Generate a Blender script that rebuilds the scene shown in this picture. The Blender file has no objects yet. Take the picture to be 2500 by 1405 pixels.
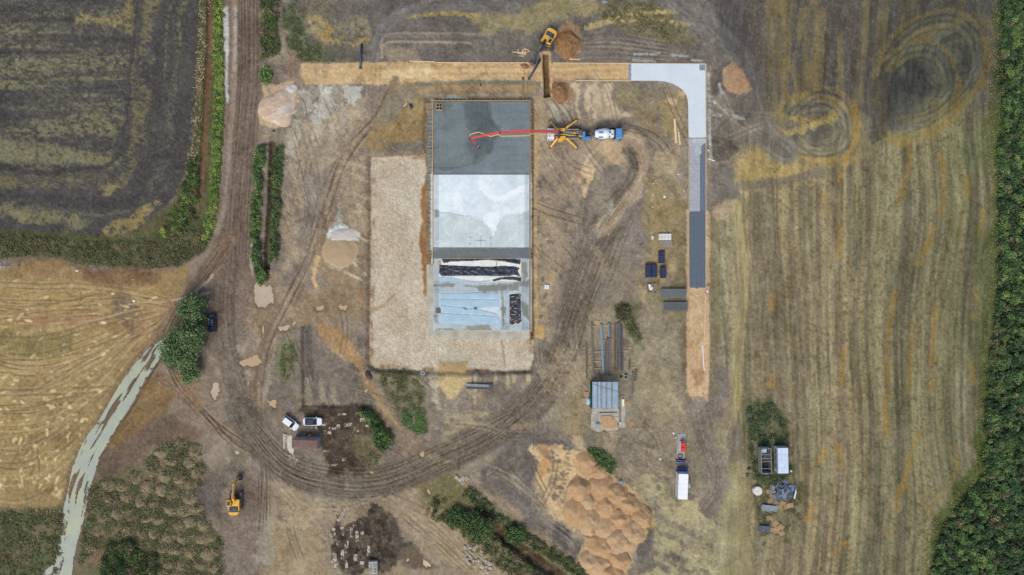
import bpy, bmesh, math, random
import numpy as np
from mathutils import Vector, Matrix, Euler
R = math.radians
random.seed(7)
scene = bpy.context.scene
# ------------------------------------------------------------------ camera, sky, sun, exposure
CAMH = 160.0          # drone height above the ground, metres
S = 12.0              # photograph pixels per metre on the ground
cam_d = bpy.data.cameras.new('camera'); cam = bpy.data.objects.new('camera', cam_d)
scene.collection.objects.link(cam); cam.location = (0, 0, CAMH); cam.rotation_euler = (0, 0, 0)
cam_d.sensor_width = 36; cam_d.lens = 18.0 / ((1250 / S) / CAMH); cam_d.clip_start = 1; cam_d.clip_end = 8000
scene.camera = cam
SUN_EL, SUN_AZ = R(52), R(200)      # soft light from the lower left of the picture
world = bpy.data.worlds.new('World'); scene.world = world; world.use_nodes = True
wn = world.node_tree.nodes; wl = world.node_tree.links
bg = wn['Background']; sky = wn.new('ShaderNodeTexSky'); sky.sky_type = 'NISHITA'; sky.sun_disc = False
sky.sun_elevation = SUN_EL; sky.sun_rotation = SUN_AZ; sky.air_density = 1.0; sky.dust_density = 4.0; sky.ozone_density = 1.0
wl.new(sky.outputs[0], bg.inputs[0]); bg.inputs[1].default_value = 0.12
sun_d = bpy.data.lights.new('sun', 'SUN'); sun = bpy.data.objects.new('sun', sun_d); scene.collection.objects.link(sun)
sun_d.energy = 1.4; sun_d.angle = R(28); sun_d.color = (1.0, 0.985, 0.94)
sv = Vector((math.sin(SUN_AZ) * math.cos(SUN_EL), math.cos(SUN_AZ) * math.cos(SUN_EL), math.sin(SUN_EL)))
sun.rotation_euler = sv.to_track_quat('Z', 'Y').to_euler(); sun.location = (0, 0, 100)
scene.view_settings.view_transform = 'Standard'; scene.view_settings.look = 'None'
scene.view_settings.exposure = 0.14; scene.view_settings.gamma = 1.0
scene.cycles.max_bounces = 4; scene.cycles.diffuse_bounces = 2; scene.cycles.glossy_bounces = 2
scene.cycles.transmission_bounces = 2; scene.cycles.transparent_max_bounces = 4

COL = scene.collection
def W(px, py, z=0.0): return Vector(((px - 1250) / S, (702.5 - py) / S, z))
def WT(px, py, z):                       # where a point seen at height z really stands
    k = (CAMH - z) / CAMH
    return Vector(((px - 1250) / S * k, (702.5 - py) / S * k, z))
def lin(c, k=1.0):
    return tuple(min(1.0, k * (((v / 255) / 12.92) if v / 255 <= .04045 else ((v / 255 + .055) / 1.055) ** 2.4)) for v in c[:3])

# ------------------------------------------------------------------ ground raster: colour and height
STEP = 2.4
gx = np.arange(-140, 2640 + STEP, STEP, dtype=np.float32); gy = np.arange(-130, 1535 + STEP, STEP, dtype=np.float32)
NX, NY = len(gx), len(gy)
PX, PY = np.meshgrid(gx, gy)
C = np.zeros((NY, NX, 3), np.float32); H = np.zeros((NY, NX), np.float32)
REG = np.zeros((NY, NX), np.int8)
_T = {}
def vn(x, y, seed):
    t = _T.get(seed)
    if t is None: t = _T[seed] = np.random.RandomState(seed).rand(256, 256).astype(np.float32)
    xi = np.floor(x); yi = np.floor(y); xf = x - xi; yf = y - yi
    xi = xi.astype(np.int32) & 255; yi = yi.astype(np.int32) & 255; xj = (xi + 1) & 255; yj = (yi + 1) & 255
    u = xf * xf * (3 - 2 * xf); v = yf * yf * (3 - 2 * yf)
    return (t[yi, xi] * (1 - u) + t[yi, xj] * u) * (1 - v) + (t[yj, xi] * (1 - u) + t[yj, xj] * u) * v
def fbm(x, y, seed, o=3):
    r = 0; a = .5; tot = 0
    for k in range(o):
        r = r + a * vn(x, y, seed + k * 17); tot += a; a *= .55; x = x * 2.03 + 11.3; y = y * 2.03 + 5.7
    return r / tot
_N = {}
def nz(cx, cy=None, seed=1, o=3):        # cached noise over the whole ground, cell sizes in pixels
    cy = cy or cx; k = (cx, cy, seed, o)
    if k not in _N: _N[k] = fbm(PX / cx, PY / cy, seed, o)
    return _N[k]
GR = np.random.RandomState(3).rand(NY, NX).astype(np.float32) - .5
GR2 = np.random.RandomState(4).rand(NY, NX).astype(np.float32) - .5
def ss(a, b, x):
    t = np.clip((x - a) / (b - a), 0, 1); return t * t * (3 - 2 * t)
def box(x0, x1, y0, y1):
    i0 = int(max(0, np.floor((x0 + 140) / STEP))); i1 = int(min(NX, np.ceil((x1 + 140) / STEP) + 1))
    j0 = int(max(0, np.floor((y0 + 130) / STEP))); j1 = int(min(NY, np.ceil((y1 + 130) / STEP) + 1))
    return slice(j0, max(j0, j1)), slice(i0, max(i0, i1))
def sdf(pts, X, Y):                       # positive inside
    d = np.full(X.shape, 1e9, np.float32); ins = np.zeros(X.shape, bool); n = len(pts)
    for k in range(n):
        x0, y0 = pts[k]; x1, y1 = pts[(k + 1) % n]
        ex, ey = x1 - x0, y1 - y0; L = ex * ex + ey * ey + 1e-9
        t = np.clip(((X - x0) * ex + (Y - y0) * ey) / L, 0, 1)
        d = np.minimum(d, (X - x0 - t * ex) ** 2 + (Y - y0 - t * ey) ** 2)
        c = ((y0 > Y) != (y1 > Y))
        if ey != 0: ins ^= c & (X < ex * (Y - y0) / ey + x0)
    d = np.sqrt(d); return np.where(ins, d, -d)
def smooth(pts, n=6, closed=False):
    P = [np.array(p, float) for p in pts]; out = []; m = len(P)
    for i in range(m if closed else m - 1):
        p1, p2 = P[i], P[(i + 1) % m]
        p0 = P[(i - 1) % m] if (closed or i > 0) else p1 * 2 - p2
        p3 = P[(i + 2) % m] if (closed or i < m - 2) else p2 * 2 - p1
        for k in range(n):
            t = k / n
            out.append(tuple(.5 * (2 * p1 + (p2 - p0) * t + (2 * p0 - 5 * p1 + 4 * p2 - p3) * t * t + (3 * p1 - p0 - 3 * p2 + p3) * t ** 3)))
    if not closed: out.append(tuple(P[-1]))
    return out
def pline(pts, X, Y):                     # lateral offset and run along a line
    d = np.full(X.shape, 1e9, np.float32); U = np.zeros(X.shape, np.float32); V = np.zeros(X.shape, np.float32); s = 0
    n = len(pts)
    for k in range(n - 1):
        x0, y0 = pts[k]; x1, y1 = pts[k + 1]
        ex, ey = x1 - x0, y1 - y0; L = math.hypot(ex, ey) + 1e-9
        t = ((X - x0) * ex + (Y - y0) * ey) / (L * L); tc = np.clip(t, 0, 1)
        dd = (X - x0 - tc * ex) ** 2 + (Y - y0 - tc * ey) ** 2; m = dd < d
        d = np.where(m, dd, d); V = np.where(m, s + tc * L, V)
        U = np.where(m, np.sign(ex * (Y - y0) - ey * (X - x0)) * np.sqrt(dd), U); s += L
    return U, V, s
def mix(sl, m, col):
    m = m[..., None]; C[sl] = C[sl] * (1 - m) + np.asarray(col, np.float32) * m
def c2(a, b, t): return np.asarray(a, np.float32) + (np.asarray(b, np.float32) - np.asarray(a, np.float32)) * t[..., None]
def poly(pts, col, col2=None, edge=6, amp=10, cell=26, op=1.0, fleck=None, fcell=7, seed=1, h=None, hedge=None, ret=False, vcell=40, rnd=0):
    if rnd: pts = smooth(pts, rnd, True)
    xs = [p[0] for p in pts]; ys = [p[1] for p in pts]; pad = amp + edge + (hedge or 0)
    sl = box(min(xs) - pad - 20, max(xs) + pad + 20, min(ys) - pad - 20, max(ys) + pad + 20)
    X, Y = PX[sl], PY[sl]
    wp = min(1.0, max(0, (edge - 4) / 8)); XW = X + wp * ((nz(48, seed=81)[sl] - .5) * 34 + (nz(13, seed=83)[sl] - .5) * 12); YW = Y + wp * ((nz(48, seed=82)[sl] - .5) * 34 + (nz(13, seed=84)[sl] - .5) * 12)
    sd = sdf(pts, XW, YW)
    n = (nz(cell, seed=seed)[sl] - .5) * 2 * amp + ((nz(7, seed=71, o=2)[sl] - .5) * 1.1 + GR[sl] * .35) * min(amp, 9)
    m = ss(-edge / 2, edge / 2, sd + n) * op
    if edge > 4: m = m * (.82 + .36 * nz(15, seed=72)[sl]).clip(0, 1)
    if fleck is not None:
        f = fbm(X / fcell, Y / fcell, seed + 50, 2) + GR[sl] * .25
        m = m * ss(.56 - fleck * .5, .92 - fleck * .5, f * .75 + nz(60, seed=seed + 3)[sl] * .35)
    if col is not None:
        mix(sl, m, col if col2 is None else c2(col, col2, ss(.3, .7, nz(vcell, seed=seed + 9)[sl])))
    if h is not None:
        he = hedge or edge
        H[sl] += h * ss(-he / 2, he / 2, sd + n * .3)
    if ret: return sl, m, sd
def stroke(pts, hw, col, col2=None, edge=6, amp=4, cell=14, op=1.0, st=None, h=0, n=6, seed=1, taper=0, fleck=None, fcell=7, hw2=None, sty=110):
    pts = smooth(pts, n) if n else pts
    w = max(hw, hw2 or 0)
    xs = [p[0] for p in pts]; ys = [p[1] for p in pts]; pad = w + amp + edge
    sl = box(min(xs) - pad, max(xs) + pad, min(ys) - pad, max(ys) + pad)
    X, Y = PX[sl], PY[sl]; U, V, L = pline(pts, X, Y)
    hh = hw if hw2 is None else hw + (hw2 - hw) * V / L
    m = ss(-edge / 2, edge / 2, hh - np.abs(U) + (nz(cell, seed=seed)[sl] - .5) * 2 * amp + GR[sl] * min(amp, 6) * .6) * op
    if taper: m = m * np.clip(np.minimum(V, L - V) / taper, 0, 1)
    if st is not None:
        k = fbm(U / st + 40, V / sty, seed + 31, 3)
        t = ss(.32, .68, k + GR[sl] * .1)
        mix(sl, m, c2(col, col2, t))
        H[sl] += m * (k - .5) * .12
    else:
        if fleck is not None:
            f = fbm(X / fcell, Y / fcell, seed + 50, 2) + GR[sl] * .25
            m = m * ss(.56 - fleck * .5, .92 - fleck * .5, f * .75 + nz(60, seed=seed + 3)[sl] * .35)
        mix(sl, m, col if col2 is None else c2(col, col2, nz(30, seed=seed + 5)[sl]))
    if h: H[sl] += m * h
    return sl, m, U, V
def ruts(pts, gauge=11, w=2.4, col=(88, 74, 64), op=.7, h=-.07, n=6, seed=1, lugs=False, brk=.35):
    pts = smooth(pts, n); g = gauge
    xs = [p[0] for p in pts]; ys = [p[1] for p in pts]; pad = g + 12
    sl = box(min(xs) - pad, max(xs) + pad, min(ys) - pad, max(ys) + pad)
    X, Y = PX[sl], PY[sl]; U, V, L = pline(pts, X, Y)
    a = np.abs(U + (vn(V / 60, V * 0 + seed, seed + 2) - .5) * 3)
    m = np.exp(-((a - g) / w) ** 2)
    e = np.exp(-((a - g - w * 2.2) / w) ** 2) + np.exp(-((a - g + w * 2.2) / w) ** 2)
    fade = np.clip(np.minimum(V, L - V) / 25, 0, 1) * ss(brk - .25, brk + .1, vn(V / 45, np.sign(U) * 3 + 7, seed + 5))
    if lugs: m = m * (.55 + .45 * np.sin(V * 1.3))
    mix(sl, np.clip(m * fade * op, 0, 1), col); mix(sl, np.clip(e * fade * op * .25, 0, 1), (170, 148, 125))
    H[sl] += (m * h - e * h * .5) * fade
def spots(n, xr, yr, col, size=(2, 6), asp=2.5, ang=0, angv=.4, op=.9, seed=1, keep=None, h=0):
    r = random.Random(seed)
    for k in range(n):
        x, y = r.uniform(*xr), r.uniform(*yr)
        if keep and not keep(x, y): continue
        b = r.uniform(*size); a = b * r.uniform(1, asp)
        t = (ang(x, y) if callable(ang) else ang) + r.gauss(0, angv)
        sl = box(x - a - 6, x + a + 6, y - a - 6, y + a + 6); X, Y = PX[sl] - x, PY[sl] - y
        u = X * math.cos(t) + Y * math.sin(t); v = -X * math.sin(t) + Y * math.cos(t)
        d = np.sqrt((u / a) ** 2 + (v / b) ** 2) + (nz(6, seed=5, o=2)[sl] - .5) * .9
        m = ss(1.25, .7, d) * op * r.uniform(.5, 1); mix(sl, m, col)
        if h: H[sl] += m * h
# ------------------------------------------------------------------ painting the soils
SOIL = (128, 112, 99); DARK = (104, 92, 84); MUD = (116, 99, 87); MUDL = (148, 129, 113); SAND = (196, 160, 120)
C[:] = c2((120, 105, 93), (140, 122, 106), ss(.35, .65, nz(120, seed=2)))
C[:] += ((nz(30, seed=21) - .5) * 22)[..., None]
# --- stubble field on the right
RF = [(1700, -200), (2800, -200), (2800, 1700), (1740, 1700), (1745, 1405), (1760, 1200), (1790, 1050), (1775, 900), (1740, 760), (1735, 540), (1790, 440), (1800, 380), (1760, 330), (1830, 300), (1835, 200), (1760, 90)]
sl, m, sd = poly(RF, (140, 123, 98), (128, 114, 90), edge=14, amp=14, ret=True, vcell=140)
X, Y = PX[sl], PY[sl]
u = X + (nz(260, seed=807, o=1)[sl] - .5) * 36 - 130 * np.clip((Y - 1000) / 500, 0, 2) ** 2 * ss(2450, 1900, X) * -.35 + 18 * np.sin(Y / 260) + 40 * ss(450, 900, Y) * ss(1750, 2400, X)
st1 = fbm(u / 42, Y / 900, 301, 3); st2 = fbm(u / 9, Y / 420, 311, 3); st3 = fbm(u / 18, Y / 300, 321, 2)
ft = fbm(X / 6, Y / 7, 331, 2)
big = nz(170, seed=33)[sl]
grn = ss(.52, .72, fbm(u / 50, Y / 190, 341, 3))
low = ss(230, 420, Y + 0.25 * (X - 2000))          # below: mown straw; above: dark worked soil
mix(sl, m * low * ss(.45, .62, st1) * .55, (150, 130, 98))
mix(sl, m * low * ss(.55, .42, st1) * .55, (116, 101, 83))
mix(sl, m * low * grn * .38, (112, 110, 84))
mix(sl, m * low * ss(.5, .7, st2) * .6, (166, 147, 110))
mix(sl, m * low * ss(.45, .28, st2) * .55, (96, 85, 69))
mix(sl, m * low * ss(.56, .75, ft * .6 + big * .4 + GR[sl] * .2) * .45, (96, 87, 74))
mix(sl, m * low * ss(.52, .72, nz(11, 26, seed=35)[sl] * .6 + st3 * .4) * .3, (168, 152, 118))
mix(sl, m * low * ss(.6, .72, fbm(X / 4.2, Y / 4.2, 371, 2) + GR[sl] * .15) * .5, (82, 76, 58))
up = 1 - low
mix(sl, m * up * .85, c2((96, 87, 80), (112, 100, 90), big))
rows = ss(.5, .62, fbm(u / 26, Y / 1500, 351, 2)) * ss(1840, 1900, X)
mix(sl, m * up * rows * (.35 + .5 * ss(.4, .6, nz(20, 60, seed=36)[sl])) * ss(2440, 2150, X + 0.3 * Y), (148, 128, 86))
mix(sl, m * up * ss(.55, .7, ft + GR[sl] * .25) * .4, (142, 132, 104))
# swirls left by the turning tractor
for (cx, cy, rx, ry, rot, rr) in [(2262, 205, 160, 105, -.9, 1), (2230, 215, 85, 75, -.6, .8), (2000, 315, 112, 80, .4, .9), (2330, 150, 130, 95, -.8, .6)]:
    s2 = box(cx - 240, cx + 240, cy - 240, cy + 240); X2, Y2 = PX[s2] - cx, PY[s2] - cy
    a = X2 * math.cos(rot) + Y2 * math.sin(rot); b = -X2 * math.sin(rot) + Y2 * math.cos(rot)
    r = np.sqrt((a / rx) ** 2 + (b / ry) ** 2) + (nz(80, seed=37)[s2] - .5) * .25
    th = np.arctan2(b, a); k = fbm(r * 24, th * 1.6 + 9, 361, 2)
    mm = ss(1.08, .95, r) * .75
    mix(s2, mm * .85, c2((98, 90, 80), (116, 108, 92), ss(.4, .6, nz(60, seed=39)[s2])))
    kr = ss(.3, .55, r) * ss(.25, .5, nz(55, seed=42)[s2]); mix(s2, mm * ss(.48, .6, k) * kr * .6, (150, 139, 108)); mix(s2, mm * ss(.44, .32, k) * kr * .4, (80, 74, 66))
    mix(s2, ss(.78, .9, r) * ss(1.12, 1.0, r) * (.35 + .65 * ss(.42, .6, nz(40, seed=38)[s2])) * rr * .85, (160, 134, 84))
    mix(s2, ss(.7, .3, r) * ss(.42, .66, nz(70, seed=40)[s2]) * .7 * rr, (78, 72, 70))
def arcs(pts, c, scales, seed):
    for i_, s_ in enumerate(scales):
        q = [(c[0] + (x - c[0]) * s_, c[1] + (y - c[1]) * s_) for x, y in pts]; big_ = i_ == len(scales) - 1
        stroke(q, 6 if big_ else 2.2, (162, 134, 82) if big_ else ((150, 140, 110) if i_ % 2 else (78, 72, 66)), amp=5 if big_ else 1.5, edge=6 if big_ else 3, op=.6 if big_ else .36, fleck=.7 if big_ else .85, seed=seed + i_, taper=40)
arcs([(2140, 185), (2165, 110), (2220, 55), (2290, 30), (2350, 35), (2395, 80), (2405, 140), (2385, 210), (2330, 270), (2270, 310), (2200, 335)], (2275, 185), (.72, .78, .84, .9, .95, 1.0), 21)
arcs([(2130, 235), (2150, 160), (2200, 115), (2250, 100), (2300, 115), (2330, 160), (2335, 220), (2300, 270), (2250, 300)], (2240, 205), (.6, .68, .76, .84, .92, 1.0), 31)
arcs([(1935, 250), (1990, 215), (2040, 220), (2080, 255), (2096, 310), (2080, 362), (2040, 388), (1985, 392), (1930, 380)], (2000, 310), (.56, .64, .72, .8, .88, 1.0), 41)
poly([(2190, 205), (2225, 150), (2268, 175), (2270, 225), (2245, 245)], (76, 71, 71), edge=26, amp=12, op=.6)
poly([(2210, 200), (2150, 160), (2110, 230), (2190, 290), (2240, 250)], (84, 78, 74), edge=22, amp=14, op=.6)
poly([(2100, 265), (2170, 240), (2200, 300), (2140, 345)], (84, 77, 75), edge=20, amp=10, op=.7)
stroke([(1935, 290), (1990, 300), (2040, 275)], 7, (160, 132, 76), amp=6, op=.8, fleck=.7)
stroke([(1900, 330), (1950, 320), (2040, 290)], 8, (166, 142, 92), amp=8, op=.8, fleck=.7)
stroke([(2350, 200), (2250, 285), (2210, 320), (2140, 350)], 2, (176, 158, 122), amp=1.5, op=.3)
for pts, w, o in [([(1943, 60), (1960, 180), (1990, 260), (2000, 215)], 4, .0), ([(2005, 30), (2000, 130), (1998, 210)], 12, .65), ([(2050, 90), (2052, 210)], 8, .5), ([(1905, -20), (1915, 60), (1912, 200), (1930, 250)], 8, .7), ([(1960, 25), (1955, 90)], 9, .7),
                  ([(1870, 10), (1885, 70), (1880, 180)], 6, .4), ([(2340, 60), (2350, 0), (2345, -60)], 8, .5), ([(1925, 150), (1945, 200), (1940, 250)], 8, .6)]:
    stroke(pts, w, (156, 134, 86), amp=5, edge=8, op=o, fleck=.75, seed=8)
for pts, w in [([(2212, 340), (2222, 390), (2205, 460), (2190, 500)], 7), ([(2085, 350), (2065, 390), (2048, 440)], 6), ([(2300, 380), (2305, 470), (2296, 520)], 8), ([(2280, 560), (2262, 605), (2240, 640)], 9), ([(2360, 430), (2362, 490)], 7),
               ([(2185, 720), (2165, 830), (2168, 930), (2162, 1000), (2165, 1060)], 7), ([(2285, 745), (2275, 850), (2270, 960)], 7), ([(2230, 800), (2222, 880), (2215, 960)], 6), ([(2060, 850), (2055, 950)], 6), ([(2052, 560), (2050, 590), (2046, 630)], 9), ([(2012, 480), (2006, 520)], 6),
               ([(2240, 1060), (2210, 1160), (2190, 1240)], 9), ([(2370, 890), (2372, 930)], 11), ([(2384, 705), (2384, 730)], 7), ([(2382, 768), (2380, 785)], 7), ([(2010, 1100), (2000, 1130)], 8), ([(1985, 1240), (1972, 1270)], 8), ([(2060, 1330), (2040, 1350)], 10),
               ([(2340, 1080), (2325, 1180), (2260, 1250)], 5), ([(2400, 520), (2392, 570)], 8), ([(2050, 1090), (2055, 1140)], 8), ([(1885, 725), (1882, 755)], 8), ([(2410, 90), (2415, 150), (2395, 210)], 8), ([(2345, 200), (2335, 250)], 8), ([(2175, 1295), (2178, 1300)], 7), ([(1935, 605), (1937, 612)], 6), ([(1885, 925), (1880, 940)], 9), ([(2080, 350), (2088, 290), (2082, 250)], 8)]:
    stroke(pts, w * .9, (170, 128, 66), (146, 116, 72), amp=7, edge=9, op=.8, fleck=.62, fcell=7, seed=9)
# straw-coloured patches against the wheel tracks
for sd_ in (1, 2, 3): poly([(1795, 410), (1830, 360), (1900, 400), (1980, 400), (1990, 440), (1900, 445), (1800, 455)], (172, 146, 96), (156, 130, 88), edge=22, amp=26, fleck=.42, op=.7, seed=sd_)
stroke([(1790, 455), (1900, 445), (2010, 420)], 10, (112, 102, 92), amp=4, op=.7)
# green verge at the foot of the scrub belt
poly([(2440, -150), (2650, -150), (2650, 1600), (2245, 1600), (2275, 1400), (2290, 1260), (2380, 1130), (2392, 1000), (2415, 800), (2428, 560), (2420, 330), (2440, 120)], (86, 92, 48), (72, 82, 44), edge=26, amp=12)
poly([(2465, -150), (2650, -150), (2650, 1600), (2268, 1600), (2290, 1350), (2310, 1270), (2410, 1150), (2420, 900), (2440, 500), (2450, 200)], (54, 60, 38), (44, 52, 34), edge=14, amp=10)
sl = box(2300, 2460, 250, 1250)
mix(sl, ss(2250, 2440, PX[sl]) * .45 * ss(.35, .6, nz(40, 120, seed=41)[sl]), (92, 100, 58))
# --- top band: worked soil between the road and the right field
poly([(690, -150), (1760, -150), (1840, 120), (1800, 260), (1740, 160), (730, 152)], (112, 101, 93), (100, 90, 84), edge=16, amp=10, vcell=70)
sl = box(690, 1760, -130, 150); X, Y = PX[sl], PY[sl]
poly([(690, -60), (740, 20), (760, 100), (820, 130), (880, 150), (735, 152), (700, 110)], (100, 98, 74), (84, 86, 64), edge=20, amp=14, op=.9)
poly([(700, 30), (725, 25), (770, 120), (740, 150), (705, 130)], (78, 84, 62), edge=20, amp=10, op=.7)
poly([(750, 35), (800, 45), (812, 90), (860, 105), (900, 80), (880, 120), (790, 110), (760, 70)], (170, 134, 76), (156, 138, 94), edge=18, amp=16, op=.85, fleck=.6)
poly([(800, 50), (900, 45), (905, 75), (830, 105)], (140, 126, 92), edge=12, amp=12, op=.7, fleck=.6)
poly([(720, 0), (800, -10), (830, 40), (760, 40)], (128, 114, 88), edge=14, amp=12, op=.6, fleck=.5)
poly([(1160, 40), (1260, 10), (1400, -20), (1500, 20), (1600, 20), (1680, 60), (1680, 100), (1620, 110), (1560, 40), (1420, 40), (1300, 75), (1180, 80)], (148, 130, 92), (134, 120, 88), edge=16, amp=16, op=.9, fleck=.8)
poly([(1460, 0), (1590, 0), (1650, 60), (1660, 105), (1560, 95), (1470, 55)], (100, 92, 68), (120, 104, 74), edge=18, amp=14, op=.75, fleck=.7)
stroke([(1440, 62), (1520, 42), (1600, 30), (1660, 30)], 5, (170, 146, 98), amp=4, fleck=.8)
stroke([(1430, 70), (1520, 50), (1600, 50), (1680, 60)], 5, (172, 150, 104), amp=4, fleck=.8)
stroke([(990, 42), (1080, 32), (1160, 38)], 6, (158, 132, 84), amp=4, fleck=.7)
stroke([(895, 200), (915, 120), (950, 55), (1030, 18), (1140, 8), (1260, 22)], 16, (124, 114, 108), (106, 97, 92), st=5, amp=4, op=.8)
stroke([(930, 140), (934, 95), (970, 82), (1100, 82), (1200, 84)], 2.5, (158, 138, 118), amp=2, op=.7, h=.12)
stroke([(934, 140), (936, 112), (960, 102), (1060, 103), (1150, 105)], 3, (170, 150, 126), amp=2, op=.75, h=.15, fleck=.9)
stroke([(940, 92), (1040, 92), (1180, 93)], 6, (122, 108, 97), (100, 90, 84), st=4, amp=3, op=.8)
poly([(940, 110), (1020, 112), (1025, 148), (940, 150)], (180, 152, 122), edge=14, amp=12, op=.5)
poly([(1400, 80), (1640, 105), (1690, 140), (1640, 152), (1410, 152)], (116, 103, 95), (128, 113, 102), edge=16, amp=10, op=.8)
for k in range(5): ruts([(1410, 92 + k * 12), (1500, 88 + k * 13), (1640, 112 + k * 8)], 5, 1.6, op=.35, seed=60 + k)
poly([(1580, 60), (1680, 55), (1710, 95), (1690, 120), (1640, 95), (1590, 100)], (108, 98, 74), edge=14, amp=10, op=.7, fleck=.7)
# grey wheel tracks sweeping to the right field
stroke([(1590, -60), (1680, 20), (1770, 90), (1815, 170), (1835, 260), (1870, 330), (1920, 370)], 32, (124, 115, 107), (108, 99, 92), st=7, amp=8, edge=16, op=.85)
stroke([(1700, -60), (1730, 40), (1790, 110)], 30, (118, 108, 100), (104, 95, 88), st=7, amp=10, edge=20, op=.7)
poly([(1735, 240), (1850, 230), (1880, 340), (1800, 360), (1740, 400), (1735, 300)], (112, 101, 92), (98, 88, 80), edge=16, amp=10, op=.85)
for k, p in enumerate([[(1735, 330), (1790, 285), (1860, 255)], [(1735, 240), (1790, 290), (1850, 330)], [(1740, 360), (1800, 330), (1880, 300)], [(1735, 270), (1800, 280), (1890, 285)], [(1750, 210), (1780, 270), (1800, 330)]]):
    ruts(p, 6, 2, (158, 142, 124), .5, seed=70 + k)
poly([(1760, 165), (1790, 150), (1815, 175), (1832, 220), (1800, 235), (1770, 215)], (168, 132, 102), (154, 124, 100), edge=6, amp=8, h=.35, hedge=16)
poly([(1735, 170), (1765, 160), (1768, 215), (1738, 240)], (88, 77, 70), edge=10, amp=6, op=.8)
poly([(1740, 345), (1780, 340), (1800, 370), (1780, 392), (1735, 395)], (88, 76, 68), (100, 88, 78), edge=8, amp=6, h=.3, hedge=20)
poly([(1730, 400), (1790, 400), (1800, 490), (1740, 495)], (104, 93, 85), (120, 108, 98), edge=12, amp=10)
poly([(1728, 500), (1790, 495), (1785, 530), (1740, 535)], (150, 124, 102), edge=12, amp=8)
for k, p in enumerate([[(1745, 250), (1775, 275)], [(1755, 205), (1763, 230)], [(1728, 230), (1745, 252)], [(1730, 280), (1760, 283)], [(1790, 285), (1815, 290)], [(1732, 330), (1736, 390)], [(1729, 180), (1734, 350)]]):
    stroke(p, 3.2, (168, 170, 164), amp=2.6, edge=3, op=.75, cell=8, fleck=.75)
for p in [[(1548, 133), (1580, 131)], [(1590, 132), (1610, 130)], [(1640, 135), (1680, 138)], [(1690, 147), (1712, 150)], [(1545, 148), (1600, 151)]]:
    stroke(p, 3, (170, 172, 166), amp=2.5, edge=3, op=.75, cell=8)
# --- ploughed field, top left
PF = smooth([(-160, -160), (506, -160), (496, 60), (488, 180), (478, 300), (466, 380), (446, 440), (410, 500), (360, 552), (290, 578), (200, 580), (90, 572), (-160, 548)], 4, True)
sl, m, sd = poly(PF, (86, 80, 78), (94, 87, 82), edge=8, amp=6, ret=True, vcell=90)
X, Y = PX[sl], PY[sl]
inn = ss(168, 186, sd + (nz(40, seed=51)[sl] - .5) * 14)
hs = fbm(X / 260, Y / 16, 401, 3); fl = fbm(X / 8, Y / 5, 411, 2) + GR[sl] * .3
mix(sl, m * inn * ss(.42, .68, hs) * ss(.28, .62, fl) * .85, (146, 135, 101))
mix(sl, m * inn * ss(.5, .8, fl) * .42, (142, 136, 112))
mix(sl, m * inn * ss(.42, .26, hs) * .6, (76, 70, 70))
hd = fbm(sd / 15, (X + Y) / 240, 421, 3)
mix(sl, m * (1 - inn) * ss(.56, .76, hd) * ss(.3, .6, fl) * .75, (138, 126, 92))
band = ss(50, 56, sd + (nz(30, seed=53)[sl] - .5) * 10) * ss(78, 68, sd + (nz(30, seed=54)[sl] - .5) * 14)
mix(sl, m * band * ss(.3, .65, fl + (nz(50, seed=59)[sl] - .5) * .8) * .5, (134, 127, 98))
band = ss(112, 122, sd + (nz(50, seed=55)[sl] - .5) * 26) * ss(162, 148, sd + (nz(50, seed=56)[sl] - .5) * 20)
mix(sl, m * band * ss(.25, .75, fl + (nz(60, seed=57)[sl] - .5) * 1.3) * .75, (142, 128, 92))
H[sl] += m * ((fbm(X / 9, Y / 6, 431, 2) - .5) * .12 + (hs - .5) * .06)
lines = np.exp(-((sd - 168) / 1.2) ** 2) + np.exp(-((sd - 92) / 1.0) ** 2) * .6
mix(sl, np.clip(m * lines * .6, 0, 1), (62, 57, 58))
poly([(-140, 355), (60, 345), (180, 360), (285, 385), (270, 408), (150, 405), (40, 395), (-140, 380)], (146, 137, 104), edge=18, amp=14, fleck=.7, op=.85)
poly([(200, 42), (290, 50), (320, 60), (318, 76), (260, 66), (190, 50)], (160, 142, 98), edge=12, amp=9, fleck=.65)
poly([(300, -20), (330, -20), (322, 60), (300, 40)], (150, 134, 90), edge=10, amp=8, fleck=.7)
poly([(275, 548), (310, 525), (360, 490), (385, 500), (360, 545), (330, 570), (270, 585), (250, 560)], (168, 146, 94), (172, 142, 88), edge=14, amp=16, fleck=.62, op=.9)
poly([(265, 445), (290, 450), (275, 475), (250, 470)], (158, 142, 98), edge=10, amp=8, fleck=.8)
poly([(-20, 500), (90, 515), (180, 530), (240, 545), (200, 556), (60, 535), (-20, 520)], (138, 128, 96), edge=12, amp=8, fleck=.8)
stroke([(-20, 470), (100, 490), (240, 505), (330, 490)], 14, (80, 74, 74), amp=6, edge=10, op=.7)
stroke([(-140, 355), (60, 420), (200, 412), (260, 405), (290, 380)], 5, (74, 68, 68), amp=4, op=.8)
poly([(300, 572), (360, 555), (410, 505), (446, 440), (470, 380), (486, 380), (470, 500), (430, 565), (360, 592)], (88, 86, 58), (104, 94, 66), edge=12, amp=8)
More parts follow.
